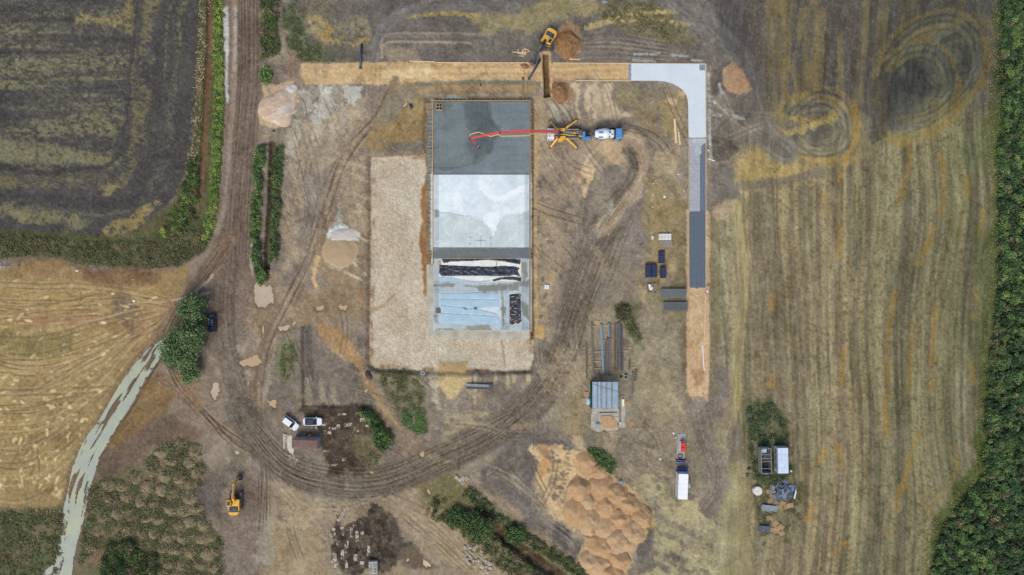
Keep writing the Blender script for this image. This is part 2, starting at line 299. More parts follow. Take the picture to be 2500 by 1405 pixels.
# --- verge between the field and the road
stroke([(507, -60), (496, 100), (486, 250), (472, 380)], 5, (150, 132, 98), (118, 102, 78), amp=4, op=.85, fleck=.9)
stroke([(516, -140), (510, 100), (502, 260), (494, 380), (488, 470), (474, 520), (440, 570), (380, 596), (250, 600), (120, 590), (-140, 580)], 24, (84, 88, 56), (98, 92, 62), amp=6, edge=12)
stroke([(516, -140), (511, 100), (503, 260), (496, 380), (490, 470), (478, 525)], 7.5, (124, 96, 72), (108, 84, 64), amp=3, edge=6, h=-.5)
stroke([(535, -140), (532, 100), (534, 260), (528, 400), (518, 520), (500, 590)], 12, (84, 98, 48), (70, 86, 44), amp=4, edge=6)
poly([(-140, 560), (60, 572), (200, 585), (330, 590), (430, 560), (480, 500), (520, 560), (500, 615), (440, 650), (340, 655), (180, 640), (120, 618), (40, 625), (-140, 630)], (80, 84, 56), (92, 88, 62), edge=10, amp=8)
stroke([(60, 588), (180, 595), (300, 606), (400, 605), (470, 575)], 4, (124, 104, 82), amp=4, op=.65)
# --- clay field, left
poly([(-140, 660), (20, 655), (60, 628), (140, 618), (170, 650), (330, 668), (400, 655), (470, 650), (430, 720), (400, 800), (350, 900), (270, 1000), (205, 1110), (190, 1180), (160, 1260), (60, 1240), (-140, 1260)], (156, 130, 90), (142, 118, 82), edge=14, amp=6, vcell=120)
sl = box(-140, 420, 640, 1270); X, Y = PX[sl], PY[sl]
cl = ss(.02, .12, sdf([(-140, 670), (330, 690), (420, 720), (330, 900), (200, 1110), (150, 1250), (-140, 1250)], X, Y) / 300)
cx0, cy0 = 430, 690
wxy = (nz(60, seed=95)[sl] - .5) * 60
ang = np.arctan2(Y - 730 + wxy * .5, X - 470 + wxy); rad = np.hypot(X - 470, Y - 730)
kk = fbm(ang * 26 + 7, rad / 110, 451, 4) * .6 + fbm((Y + (X - 100) * .12 + wxy * .4) / 5, X / 120, 455, 3) * .4
mix(sl, cl * ss(.52, .72, kk) * .42, (182, 156, 112)); mix(sl, cl * ss(.46, .28, kk) * .5, (116, 92, 64)); H[sl] += cl * (kk - .5) * .2
k2 = nz(10, seed=58)[sl]
mix(sl, cl * ss(.6, .75, k2) * .35, (124, 100, 68))
poly([(10, 805), (180, 812), (175, 855), (120, 875), (20, 865), (-20, 840)], (128, 112, 74), (116, 100, 68), edge=10, amp=8, op=.8)
poly([(20, 770), (160, 755), (300, 760), (350, 790), (300, 810), (160, 790), (60, 800)], (130, 100, 72), (146, 110, 80), edge=14, amp=10, op=.8)
poly([(180, 655), (330, 660), (400, 665), (390, 700), (280, 710), (210, 690)], (122, 96, 70), (138, 108, 78), edge=10, amp=8, h=.4, hedge=30)
poly([(270, 705), (330, 715), (355, 770), (320, 805), (290, 770)], (104, 86, 74), edge=14, amp=12, op=.7)
poly([(60, 640), (130, 620), (160, 650), (130, 680), (60, 675)], (146, 118, 84), edge=10, amp=6, h=.3, hedge=24)
poly([(330, 760), (410, 720), (440, 740), (420, 800), (330, 850)], (160, 124, 92), edge=20, amp=10, op=.6)
for k, p in enumerate([[(-60, 860), (60, 885), (180, 870), (290, 830), (400, 790)], [(-60, 880), (60, 910), (170, 895), (260, 860)], [(-20, 740), (120, 750), (260, 720)], [(-60, 800), (100, 770), (300, 760)], [(-60, 960), (130, 955), (280, 950)], [(60, 960), (160, 900), (250, 850)], [(-60, 1000), (100, 990), (260, 955)], [(60, 1180), (110, 1050), (150, 980)], [(20, 1150), (80, 1080), (180, 1030)], [(80, 1060), (90, 1140), (80, 1210)]]):
    ruts(p, 7, 2, (112, 88, 62), .6, seed=90 + k)
for k in range(13):
    y0_ = 690 + k * 44; ruts([(-80, y0_), (90, y0_ + 8 - k), (230, 700 + k * 31 + (k % 3) * 6), (330, 715 + k * 17), (415, 738 + k * 5)], 6 + k % 3, 1.7, [(120, 98, 70), (112, 90, 64), (186, 164, 124)][k % 3], .6, seed=820 + k, brk=.3)
def clayang(x, y): return -0.1 if y < 800 else (-.35 if y < 980 else (-.1 if y < 1050 else -1.1))
incl = lambda x, y: y < 1230 and x < 400 - max(0, (y - 800)) * .55 - 15
spots(110, (-40, 400), (680, 1230), (208, 184, 138), (2, 3.6), 4, clayang, .35, .95, 11, incl)
spots(60, (-40, 260), (950, 1220), (208, 186, 142), (2.2, 4.6), 2.2, clayang, .6, .9, 12, incl)
spots(160, (-40, 400), (680, 1230), (190, 164, 116), (1.4, 2.4), 6, clayang, .3, .7, 13, incl)
# --- rough grass bottom left
poly([(-140, 1262), (60, 1240), (150, 1245), (165, 1290), (130, 1405), (110, 1600), (-140, 1600)], (92, 94, 64), (112, 100, 74), edge=16, amp=12, vcell=50)
poly([(210, 1170), (330, 1130), (400, 1080), (480, 1085), (500, 1150), (478, 1200), (500, 1270), (540, 1300), (540, 1600), (180, 1600), (190, 1330), (215, 1250)], (110, 104, 76), (126, 108, 84), edge=14, amp=10, vcell=36)
poly([(270, 1070), (330, 1030), (420, 1010), (500, 1060), (470, 1090), (380, 1090), (300, 1160), (240, 1180), (225, 1130)], (120, 100, 84), (108, 92, 78), edge=18, amp=10)
poly([(330, 960), (380, 900), (430, 930), (420, 990), (380, 1020), (330, 1050), (270, 1100), (250, 1080)], (142, 114, 78), (124, 100, 70), edge=14, amp=8)
poly([(480, 1180), (520, 1160), (560, 1180), (560, 1250), (500, 1260), (478, 1220)], (104, 91, 84), (94, 82, 76), edge=16, amp=8)
poly([(540, 1200), (640, 1150), (640, 1600), (540, 1600)], (116, 98, 86), (128, 110, 96), edge=12, amp=8)
# --- dirt road from the top, the junction and the loop
poly([(548, -150), (650, -150), (645, 100), (640, 200), (630, 340), (618, 560), (620, 690), (640, 900), (660, 1000), (600, 1010), (540, 900), (505, 840), (480, 760), (420, 770), (470, 690), (515, 615), (540, 480), (548, 300), (545, 100)], (132, 113, 99), (122, 104, 92), edge=8, amp=3, cell=16)
stroke([(604, -140), (604, 150), (590, 320), (578, 470), (562, 600), (548, 720), (552, 830), (580, 940), (610, 1030), (650, 1110)], 31, (104, 89, 77), (124, 107, 93), st=3.2, amp=5, edge=10, op=.95, sty=320)
stroke([(572, -140), (572, 200), (560, 380), (552, 480), (530, 570)], 7, (158, 138, 121), amp=3, op=.75)
stroke([(630, -140), (628, 120), (618, 300), (614, 450), (612, 640)], 6, (128, 110, 96), (106, 90, 79), st=3, amp=3, op=.7)
stroke([(550, 20), (552, 60), (553, 130), (552, 210), (556, 250)], 7, (200, 198, 192), amp=3, edge=5, op=.9, fleck=.9, fcell=4, hw2=3)
stroke([(575, 20), (574, 120), (573, 170)], 4, (186, 180, 170), amp=2, edge=5, op=.7, fleck=.6, fcell=4)
stroke([(625, 540), (616, 590), (612, 640), (618, 670)], 2.6, (196, 182, 164), amp=2, edge=3, op=.8, fleck=.9)
for k, (x0, x1) in enumerate([(590, 566), (600, 575), (612, 585), (622, 600), (584, 555), (632, 608)]):
    ruts([(x0, -130), (x0 + 3, 150), (x0 - 8, 330), (x1 + 3, 500), (x1 - 6, 640)], 4, 1.5, (92, 77, 67), .55, seed=110 + k)
# left branch to the flooded track
stroke([(560, 590), (520, 650), (470, 720), (425, 780), (390, 850), (330, 930), (260, 1040)], 22, (112, 93, 78), (138, 115, 95), st=3.4, amp=4, edge=8, op=.95)
for k, o in enumerate((-8, 0, 9)): ruts([(555 + o, 600), (500 + o, 680), (440 + o, 760), (395 + o, 850), (345 + o, 930)], 4, 1.8, (84, 68, 56), .8, seed=120 + k)
for p in [[(500, 690), (478, 712)], [(520, 670), (500, 700)], [(440, 730), (420, 734)], [(490, 720), (510, 715)]]: stroke(p, 3, (184, 168, 152), amp=2, edge=3, op=.8, cell=8)
stroke([(400, 930), (450, 960), (520, 1030), (590, 1080), (640, 1110)], 16, (120, 98, 82), (144, 119, 98), st=3, amp=4, edge=10, op=.85)
for k in range(3): ruts([(405 + k * 6, 850), (425 + k * 5, 920), (480 + k * 4, 990), (560, 1060 + k * 9), (640, 1110 + k * 6)], 5, 2, (84, 68, 57), .85, seed=130 + k)
poly([(430, 910), (470, 920), (500, 990), (480, 1000), (440, 960)], (150, 121, 92), edge=12, amp=8, op=.6)
# pale silt near the junction
poly([(575, 850), (640, 860), (665, 930), (650, 1000), (610, 990), (590, 930)], (160, 140, 124), edge=16, amp=10, op=.7)
poly([(620, 690), (700, 650), (760, 700), (900, 700), (900, 780), (760, 790), (690, 820), (640, 880), (600, 800)], (150, 121, 92), (136, 111, 88), edge=24, amp=10, op=.85, vcell=30)
poly([(740, 790), (820, 790), (870, 850), (900, 930), (960, 1010), (1010, 1070), (1040, 1090), (990, 1120), (950, 1060), (880, 960), (830, 900), (780, 830)], (170, 128, 86), (152, 122, 92), edge=10, amp=10)
stroke([(830, 870), (880, 940), (930, 1000), (980, 1060)], 16, (172, 142, 104), (144, 116, 88), st=3.5, amp=4, edge=6, op=.8)
poly([(735, 800), (770, 800), (800, 850), (870, 900), (900, 960), (920, 985), (900, 1000), (740, 995)], (108, 94, 84), (124, 108, 96), edge=8, amp=7, vcell=24)
stroke([(738, 800), (740, 990)], 3, (76, 64, 56), amp=2, op=.8, h=-.3); stroke([(740, 992), (880, 992)], 3, (74, 62, 54), amp=2, op=.8, h=-.3)
stroke([(750, 800), (758, 880), (756, 930)], 9, (84, 76, 72), amp=7, edge=8, op=.6)
for x in (752, 786, 812): stroke([(x, 930), (x + 3, 985)], 7, (150, 134, 112), amp=5, edge=6, op=.6)
poly([(690, 830), (725, 840), (720, 900), (690, 950), (680, 900)], (104, 100, 66), edge=14, amp=12, op=.7, fleck=.6)
# grey worked ground west of the slab
poly([(650, 350), (730, 200), (930, 190), (960, 240), (900, 330), (895, 700), (760, 700), (700, 690), (690, 500), (685, 380)], (136, 119, 105), (124, 108, 97), edge=14, amp=8)
stroke([(700, 340), (740, 420), (760, 520), (730, 620), (700, 690)], 26, (146, 129, 114), (124, 108, 96), st=6, amp=6, edge=14, op=.75)
stroke([(960, 215), (930, 280), (880, 335), (840, 400), (800, 520), (760, 630), (710, 730), (660, 830), (630, 930), (628, 1010)], 20, (118, 97, 82), (146, 122, 100), st=3.5, amp=5, edge=8, op=.85)
ruts([(955, 215), (925, 285), (872, 340), (832, 410), (795, 520), (755, 630), (705, 730), (655, 830), (632, 920)], 8, 2.6, (86, 70, 58), .8, seed=141)
ruts([(905, 160), (910, 210), (890, 290), (850, 360), (800, 450), (760, 560)], 8, 2, (104, 88, 76), .6, seed=142)
ruts([(925, 160), (918, 220), (905, 290), (860, 360)], 9, 2, (100, 84, 72), .7, seed=143, lugs=True)
for k in range(5): ruts([(700 + k * 14, 300), (730 + k * 14, 420), (770, 560), (745 - k * 8, 690)], 8, 2, (112, 96, 84), .4, seed=144 + k)
poly([(770, 560), (800, 540), (870, 560), (895, 500), (895, 720), (800, 700), (760, 660)], (150, 122, 96), (138, 110, 84), edge=16, amp=10, op=.8, vcell=24)
poly([(860, 400), (895, 380), (895, 560), (850, 540)], (146, 124, 104), edge=14, amp=10, op=.7)
for p in [[(850, 397), (890, 410)], [(852, 420), (895, 443)], [(862, 470), (892, 485)], [(850, 520), (892, 515)], [(842, 665), (885, 685)], [(866, 645), (892, 670)], [(872, 575), (895, 590)]]:
    stroke(p, 3, (192, 174, 142), amp=3, edge=4, op=.8, fleck=.85, fcell=4)
stroke([(775, 630), (766, 680), (772, 700)], 6, (196, 156, 108), amp=4, op=.8)
# crushed white stone spread on the left of the site
def stone(pts, op=.9, seed=1, f=.8): poly(pts, (204, 201, 194), (190, 184, 174), edge=8, amp=9, cell=14, op=op, fleck=f, fcell=5, seed=seed)
stone([(835, 210), (880, 208), (882, 240), (865, 250), (845, 258), (832, 235)], .9, 2, 1.1)
stone([(778, 210), (808, 208), (805, 260), (790, 330), (765, 340), (760, 290), (778, 250)], .8, 3, .75)
stone([(735, 225), (757, 220), (765, 280), (745, 285)], .7, 4, .7)
stone([(715, 300), (735, 300), (728, 360), (708, 350)], .6, 5, .55)
stone([(700, 335), (715, 340), (712, 380), (700, 372)], .7, 6, .6)
stone([(800, 255), (835, 270), (840, 300), (815, 340), (800, 330)], .6, 7, .55)
poly([(720, 210), (860, 205), (850, 300), (800, 345), (715, 345)], (176, 160, 142), edge=20, amp=16, op=.55, fleck=.6, fcell=5)
stone([(800, 560), (830, 500), (840, 540), (850, 555), (835, 575)], .6, 8, .6)
stone([(790, 570), (830, 545), (870, 565), (872, 582), (840, 590), (800, 588)], .95, 9, 1.0)
# --- sandy road bed along the top
poly([(737, 156), (900, 152), (1100, 153), (1537, 156), (1536, 197), (1300, 200), (1180, 204), (1000, 208), (900, 206), (745, 206), (733, 180)], SAND, (184, 148, 108), edge=4, amp=3, cell=16)
stroke([(900, 180), (1250, 178), (1535, 176)], 18, (204, 168, 126), (184, 146, 104), st=4, amp=3, edge=8, op=.8, sty=220)
stroke([(950, 180), (1040, 176)], 14, (214, 182, 142), amp=8, edge=18, op=.7)
poly([(770, 163), (800, 160), (805, 176), (775, 178)], (160, 132, 104), edge=10, amp=5, op=.7)
ruts([(912, 150), (910, 205)], 4, 1.4, (150, 112, 76), .7, seed=151); ruts([(934, 150), (932, 205)], 4, 1.4, (150, 112, 76), .7, seed=152)
poly([(960, 188), (975, 190), (972, 196), (962, 195)], (100, 94, 80), edge=5, amp=3, op=.8)
poly([(700, 115), (728, 112), (735, 160), (745, 205), (725, 210), (700, 200)], (128, 106, 90), (142, 116, 94), edge=10, amp=6)
# --- ground round the slab
poly([(960, 205), (1330, 200), (1310, 235), (1040, 238), (1030, 330), (900, 345), (930, 260)], (126, 112, 97), (140, 118, 92), edge=10, amp=8)
poly([(985, 255), (1040, 240), (1050, 330), (1030, 345), (910, 372), (880, 360), (900, 335), (950, 300)], (150, 122, 84), (136, 110, 76), edge=14, amp=8, vcell=24)
stroke([(1030, 218), (1120, 214), (1220, 214), (1300, 218)], 9, (164, 130, 94), (142, 114, 86), amp=4, edge=6)
stroke([(1020, 205), (1160, 202), (1270, 202)], 5, (108, 104, 84), amp=3, op=.7)
poly([(1330, 200), (1440, 198), (1535, 260), (1560, 300), (1540, 380), (1440, 460), (1400, 480), (1330, 430), (1300, 350), (1305, 240)], (150, 128, 108), (134, 115, 100), edge=20, amp=12)
poly([(1345, 230), (1378, 235), (1385, 290), (1355, 300), (1340, 280)], (178, 164, 142), edge=10, amp=8, op=.8, fleck=.9, fcell=4)
poly([(1400, 205), (1500, 200), (1490, 240), (1535, 290), (1450, 300), (1440, 230), (1425, 300), (1400, 280)], (194, 168, 138), edge=8, amp=10, cell=20, op=.9)
stroke([(1425, 210), (1420, 250), (1430, 300)], 8, (128, 112, 98), amp=7, edge=6, op=.75); stroke([(1465, 205), (1475, 270)], 4, (140, 122, 106), amp=5, edge=5, op=.7)
poly([(1300, 240), (1330, 235), (1340, 300), (1310, 430), (1300, 430)], (172, 142, 108), edge=10, amp=6, op=.8)
poly([(1318, 300), (1338, 300), (1335, 345), (1320, 345)], (164, 152, 134), edge=8, amp=6, op=.7, fleck=.8)
# loop track on the right of the slab
stroke([(1545, 345), (1575, 400), (1550, 460), (1500, 530), (1450, 600), (1420, 680), (1400, 780), (1370, 880), (1320, 970), (1230, 1040), (1120, 1100), (1010, 1150), (900, 1180), (800, 1175), (710, 1140), (640, 1080), (590, 1000)], 38, (97, 83, 72), (115, 100, 86), st=3.2, amp=6, edge=16, op=1.0, sty=320)
stroke([(1440, 420), (1425, 520), (1405, 640), (1380, 780)], 18, (112, 97, 87), (128, 112, 99), st=4, amp=6, edge=12, op=.7)
stroke([(1400, 480), (1440, 390), (1500, 340), (1560, 350), (1580, 420), (1530, 500), (1470, 560)], 20, (188, 160, 130), (158, 132, 108), st=3.5, amp=6, edge=10, op=.85)
stroke([(1580, 350), (1592, 400), (1575, 470)], 8, (132, 112, 96), (108, 92, 80), st=3, amp=4, op=.8)
poly([(1408, 440), (1430, 395), (1450, 410), (1440, 465), (1430, 490)], (206, 172, 134), edge=8, amp=7, cell=14)
poly([(1470, 350), (1520, 345), (1535, 390), (1480, 400)], (186, 152, 118), edge=12, amp=10, op=.8)
poly([(1470, 405), (1520, 400), (1530, 440), (1490, 470), (1460, 450)], (118, 102, 92), edge=14, amp=8, op=.7)
poly([(1600, 365), (1640, 365), (1650, 400), (1635, 440), (1600, 430), (1590, 400)], (168, 146, 114), edge=8, amp=8, op=.85, fleck=1.0)
poly([(1460, 500), (1510, 480), (1490, 540), (1440, 620), (1435, 560)], (168, 154, 138), edge=12, amp=12, op=.6, fleck=.8)
poly([(1520, 520), (1575, 480), (1590, 600), (1560, 650), (1520, 600)], (118, 104, 96), (128, 112, 104), edge=16, amp=10, op=.8)
for k in range(6): ruts([(1560 - k * 6, 480), (1530 - k * 12, 560), (1500 - k * 14, 640), (1470 - k * 10, 720)], 7, 1.8, (98, 84, 75), .45, seed=160 + k)
for k in range(3): ruts([(650, 1120 + k * 9), (700, 1190 + k * 8), (760, 1230 + k * 6), (850, 1240), (960, 1190 + k * 4)], 6, 2, (92, 76, 64), .7, seed=180 + k, lugs=True)
poly([(1320, 430), (1420, 450), (1400, 640), (1380, 800), (1340, 840), (1310, 800), (1302, 500)], (130, 113, 100), (146, 125, 104), edge=14, amp=8, vcell=26, op=.9)
poly([(1300, 430), (1345, 480), (1360, 560), (1390, 580), (1370, 650), (1345, 720), (1340, 780), (1318, 820), (1302, 820)], (176, 148, 112), (150, 126, 104), edge=16, amp=16, cell=34, op=.75, fleck=1.0)
spots(70, (1310, 1400), (420, 800), (104, 90, 82), (2, 6), 2, 1.2, 1, .7, 21)
stroke([(1305, 300), (1306, 600), (1310, 800)], 4, (180, 148, 104), amp=3, op=.8)
poly([(1305, 795), (1328, 795), (1328, 825), (1305, 828)], (180, 142, 92), edge=5, amp=4)
# dry grass and soil between the loop and the concrete road
poly([(1500, 230), (1680, 210), (1680, 330), (1640, 360), (1590, 340), (1540, 280)], (126, 110, 92), (138, 118, 90), edge=16, amp=12, vcell=30)
poly([(1620, 240), (1660, 250), (1650, 330), (1620, 320)], (156, 128, 80), edge=14, amp=12, op=.6, fleck=.8)
poly([(1500, 215), (1560, 205), (1560, 260), (1510, 260)], (140, 124, 94), edge=14, amp=10, op=.7, fleck=.7)
poly([(1625, 232), (1655, 245), (1650, 258), (1622, 246)], (182, 148, 116), edge=4, amp=5, cell=10); poly([(1655, 218), (1675, 225), (1670, 242), (1660, 235)], (182, 146, 110), edge=4, amp=4, cell=10)
poly([(1575, 430), (1680, 440), (1680, 960), (1560, 960), (1520, 900), (1540, 760), (1570, 640), (1580, 540)], (142, 125, 97), (126, 111, 90), edge=18, amp=14, vcell=40)
poly([(1580, 440), (1670, 450), (1675, 640), (1600, 700), (1580, 620)], (152, 126, 82), edge=20, amp=16, op=.7, fleck=.7)
poly([(1640, 560), (1680, 560), (1680, 920), (1640, 900), (1650, 760)], (112, 98, 74), edge=18, amp=12, op=.7, fleck=.8)
spots(50, (1580, 1680), (440, 920), (104, 90, 74), (3, 9), 2, 1.2, 1, .5, 22)
poly([(1420, 760), (1520, 720), (1600, 760), (1660, 780), (1670, 1000), (1560, 1060), (1400, 1060), (1340, 1010), (1380, 900)], (146, 129, 105), (132, 116, 98), edge=20, amp=14, vcell=34)
poly([(1500, 740), (1560, 740), (1540, 800), (1570, 850), (1540, 830), (1510, 790)], (96, 96, 66), edge=12, amp=10, op=.7, fleck=.8)
poly([(1330, 1010), (1700, 1000), (1780, 1060), (1770, 1300), (1740, 1420), (1560, 1420), (1560, 1240), (1480, 1150), (1420, 1090)], (138, 121, 99), (124, 109, 93), edge=20, amp=14, vcell=40)
poly([(1400, 930), (1440, 960), (1440, 1060), (1380, 1060), (1380, 990)], (152, 130, 94), edge=14, amp=10, op=.6, fleck=.7)
poly([(1560, 880), (1660, 900), (1660, 1000), (1560, 1040)], (158, 138, 104), edge=18, amp=14, op=.5, fleck=.7)
# sandy bed of the unfinished right strip
poly([(1676, 512), (1684, 512), (1684, 900), (1676, 960)], (186, 152, 120), edge=4, amp=3)
poly([(1722, 512), (1736, 530), (1734, 690), (1722, 690)], (184, 152, 120), edge=4, amp=4, cell=10)
poly([(1680, 700), (1731, 700), (1733, 900), (1728, 980), (1712, 998), (1695, 990), (1676, 950), (1678, 900)], (198, 162, 126), (190, 154, 118), edge=4, amp=3, cell=14)
stroke([(1704, 860), (1705, 990)], 14, (206, 172, 136), (182, 142, 104), st=3.5, amp=3, op=.7)
poly([(1690, 905), (1718, 905), (1716, 940), (1694, 940)], (160, 120, 86), edge=8, amp=4, op=.7)
stroke([(1742, 540), (1745, 640), (1748, 760), (1745, 880), (1742, 960)], 10, (112, 98, 72), (128, 112, 86), amp=6, edge=10, op=.8, fleck=1.0)
poly([(1745, 900), (1785, 900), (1785, 985), (1745, 985)], (118, 104, 96), edge=10, amp=6, op=.7)
stroke([(1800, 500), (1815, 700), (1800, 850), (1790, 990), (1760, 1080)], 14, (174, 152, 106), (136, 120, 92), st=5, amp=6, edge=12, op=.7)
stroke([(1705, 990), (1720, 1060), (1745, 1140), (1740, 1200), (1700, 1250), (1740, 1280)], 22, (118, 103, 93), (136, 118, 104), st=4, amp=6, edge=10, op=.85)
stroke([(1800, 1050), (1790, 1120), (1760, 1210), (1720, 1260)], 12, (122, 106, 96), (110, 95, 86), st=4, amp=5, edge=10, op=.7)
for k in range(4): ruts([(1740 + k * 5, 1130), (1742 + k * 4, 1190), (1705 + k * 6, 1250)], 6, 1.8, (88, 75, 66), .6, seed=190 + k)
poly([(1750, 1270), (1790, 1120), (1830, 1150), (1830, 1420), (1740, 1420)], (146, 130, 96), (134, 118, 92), edge=18, amp=10, fleck=1.0)
poly([(1560, 1140), (1700, 1230), (1760, 1300), (1740, 1420), (1560, 1420), (1600, 1330), (1570, 1240)], (168, 150, 114), (150, 134, 104), edge=18, amp=18, fleck=.68, fcell=9)
poly([(1820, 985), (1880, 980), (1920, 1050), (1925, 1160), (1890, 1180), (1840, 1170), (1825, 1040)], (84, 88, 62), (100, 96, 70), edge=16, amp=12)
poly([(1830, 1180), (1960, 1170), (1960, 1320), (1850, 1320)], (112, 104, 78), edge=26, amp=14, op=.7)
# sand spilled west of the heaps, dark tracks around
poly([(1170, 1150), (1290, 1060), (1400, 1080), (1380, 1300), (1460, 1340), (1420, 1400), (1300, 1300)], (110, 98, 90), (98, 88, 83), edge=16, amp=8)
for k in range(6): ruts([(1180 + k * 12, 1140), (1260 + k * 10, 1180 + k * 8), (1330 + k * 8, 1270 + k * 5), (1420, 1330 + k * 4)], 6, 1.8, (150, 132, 112), .4, seed=200 + k)
poly([(1285, 1095), (1360, 1085), (1420, 1100), (1440, 1130), (1400, 1200), (1380, 1280), (1365, 1290), (1330, 1230), (1305, 1190), (1320, 1140)], (206, 170, 128), (192, 154, 112), edge=8, amp=14, cell=22)
poly([(1320, 1090), (1345, 1100), (1345, 1150), (1325, 1170), (1318, 1130)], (184, 134, 86), edge=10, amp=8, op=.8)
spots(60, (1340, 1400), (1100, 1230), (112, 98, 86), (2, 4.5), 3, .6, .6, .8, 31)
poly([(1395, 1060), (1420, 1070), (1430, 1100), (1400, 1095)], (196, 166, 126), edge=8, amp=8, op=.7, fleck=.9)
poly([(1360, 1275), (1395, 1290), (1400, 1330), (1350, 1300)], (104, 93, 88), edge=10, amp=8)
poly([(1560, 1300), (1600, 1290), (1590, 1340), (1570, 1370), (1550, 1340)], (100, 90, 84), edge=8, amp=10)
spots(40, (1580, 1720), (1170, 1400), (104, 93, 86), (4, 10), 3, .6, .4, .7, 32)
for x, y, rx, ry in [(1437, 1130, 30, 30), (1462, 1150, 34, 22), (1417, 1190, 32, 32), (1468, 1190, 32, 36), (1508, 1206, 36, 28), (1404, 1248, 28, 40), (1442, 1265, 30, 44), (1481, 1236, 31, 36), (1536, 1230, 34, 28), (1478, 1284, 31, 39), (1514, 1265, 29, 27), (1572, 1262, 27, 34), (1546, 1302, 36, 32), (1517, 1322, 38, 36), (1470, 1336, 46, 33), (1512, 1366, 35, 30), (1455, 1376, 42, 36), (1496, 1402, 36, 28)]:
    poly([(x + math.cos(a_ * .5236) * rx * 1.12, y + math.sin(a_ * .5236) * ry * 1.12) for a_ in range(12)], (192, 158, 120), (178, 144, 106), edge=9, amp=13, cell=16, op=.9)
for x, y, rx, ry in [(1387, 104, 34, 40), (1366, 226, 25, 30)]: poly([(x + math.cos(a_ * .5236) * rx * 1.1, y + math.sin(a_ * .5236) * ry * 1.1) for a_ in range(12)], (152, 118, 84), edge=8, amp=10, cell=12, op=.85)
for x, y, rx, ry in [(830, 616, 43, 42)]: poly([(x + math.cos(a_ * .5236) * rx * 1.1, y + math.sin(a_ * .5236) * ry * 1.1) for a_ in range(12)], (176, 160, 134), edge=10, amp=10, cell=12, op=.8)
# --- bottom middle
poly([(660, 1000), (1020, 1040), (1100, 1120), (1000, 1150), (900, 1160), (720, 1130), (660, 1060)], (120, 103, 90), (134, 114, 98), edge=16, amp=10, op=.85)
poly([(790, 985), (890, 990), (930, 1060), (925, 1100), (890, 1160), (800, 1160), (780, 1060), (760, 1020), (730, 1010)], (78, 63, 53), (92, 76, 62), edge=12, amp=9, vcell=20)
poly([(860, 1060), (930, 1060), (940, 1100), (910, 1140), (870, 1110)], (110, 96, 72), edge=14, amp=10, op=.8)
poly([(660, 1170), (800, 1230), (980, 1190), (1100, 1160), (1260, 1240), (1450, 1420), (640, 1420), (640, 1240)], (150, 128, 105), (138, 118, 98), edge=20, amp=10, vcell=60)
poly([(660, 1290), (760, 1260), (800, 1330), (790, 1420), (650, 1420)], (150, 126, 98), (172, 146, 110), edge=20, amp=12, op=.7)
poly([(820, 1290), (910, 1230), (960, 1290), (990, 1330), (950, 1390), (840, 1395), (810, 1340)], (72, 60, 53), (96, 80, 68), edge=14, amp=14, cell=20, vcell=16)
poly([(940, 1260), (970, 1300), (1010, 1340), (1060, 1390), (1010, 1390), (960, 1340)], (92, 80, 70), edge=14, amp=10, op=.8)
poly([(1000, 1250), (1060, 1230), (1150, 1310), (1260, 1420), (1150, 1420), (1060, 1330)], (162, 138, 110), edge=18, amp=8, op=.7)
for k in range(5): ruts([(980 + k * 14, 1250), (1060 + k * 14, 1320), (1150 + k * 12, 1400)], 7, 2, (126, 104, 84), .5, seed=210 + k)
for k in range(4): ruts([(632 + k * 6, 1060), (636 + k * 6, 1200), (628 + k * 8, 1310)], 4, 1.6, (84, 70, 60), .7, seed=215 + k)
poly([(1020, 1190), (1080, 1160), (1130, 1165), (1150, 1210), (1120, 1240), (1080, 1235), (1050, 1210)], (184, 142, 96), (170, 132, 92), edge=12, amp=10)
poly([(620, 1280), (665, 1270), (665, 1380), (620, 1380)], (160, 146, 130), edge=12, amp=10, op=.6)
# ditch with green banks at the bottom
stroke([(1075, 1200), (1150, 1260), (1240, 1330), (1330, 1400), (1450, 1500)], 52, (96, 92, 62), (116, 104, 72), amp=10, edge=18, op=.9)
stroke([(1140, 1200), (1240, 1280), (1340, 1350), (1420, 1410), (1500, 1490)], 16, (128, 120, 92), (100, 96, 70), amp=10, edge=16, op=.8)
stroke([(1170, 1255), (1260, 1335), (1380, 1420), (1460, 1500)], 14, (76, 60, 46), (88, 72, 52), amp=5, edge=10, h=-1.1)
poly([(1120, 1330), (1175, 1325), (1205, 1380), (1180, 1400), (1130, 1370)], (156, 132, 104), edge=12, amp=8, op=.8)
# strip of weeds by the gravel pad
poly([(905, 900), (1010, 905), (1045, 970), (1050, 1050), (1020, 1060), (985, 1020), (940, 950)], (104, 97, 72), (120, 106, 84), edge=12, amp=8)
poly([(1050, 905), (1310, 900), (1330, 960), (1250, 1030), (1060, 1100), (1040, 1060)], (134, 117, 102), (122, 106, 94), edge=16, amp=8)
poly([(1045, 905), (1065, 905), (1072, 960), (1085, 1010), (1065, 990), (1050, 940)], (178, 162, 138), edge=6, amp=8, op=.8, fleck=.8)
for x, w, y in [(1145, 5, 935), (1160, 4, 985), (1210, 5, 935), (1240, 4, 950), (1255, 5, 930), (1290, 5, 935)]: stroke([(x, 900), (x, y)], w, (184, 158, 120), amp=3, edge=5, op=.8)
poly([(1095, 1010), (1230, 995), (1220, 1020), (1120, 1050), (1085, 1080)], (172, 152, 118), edge=10, amp=12, op=.7, fleck=.8)
spots(26, (1080, 1300), (930, 1060), (100, 86, 76), (4, 9), 2, .2, .6, .5, 41)
poly([(720, 195), (640, 205), (633, 300), (670, 318), (720, 280), (728, 240)], (190, 160, 128), edge=8, amp=6, op=.9)
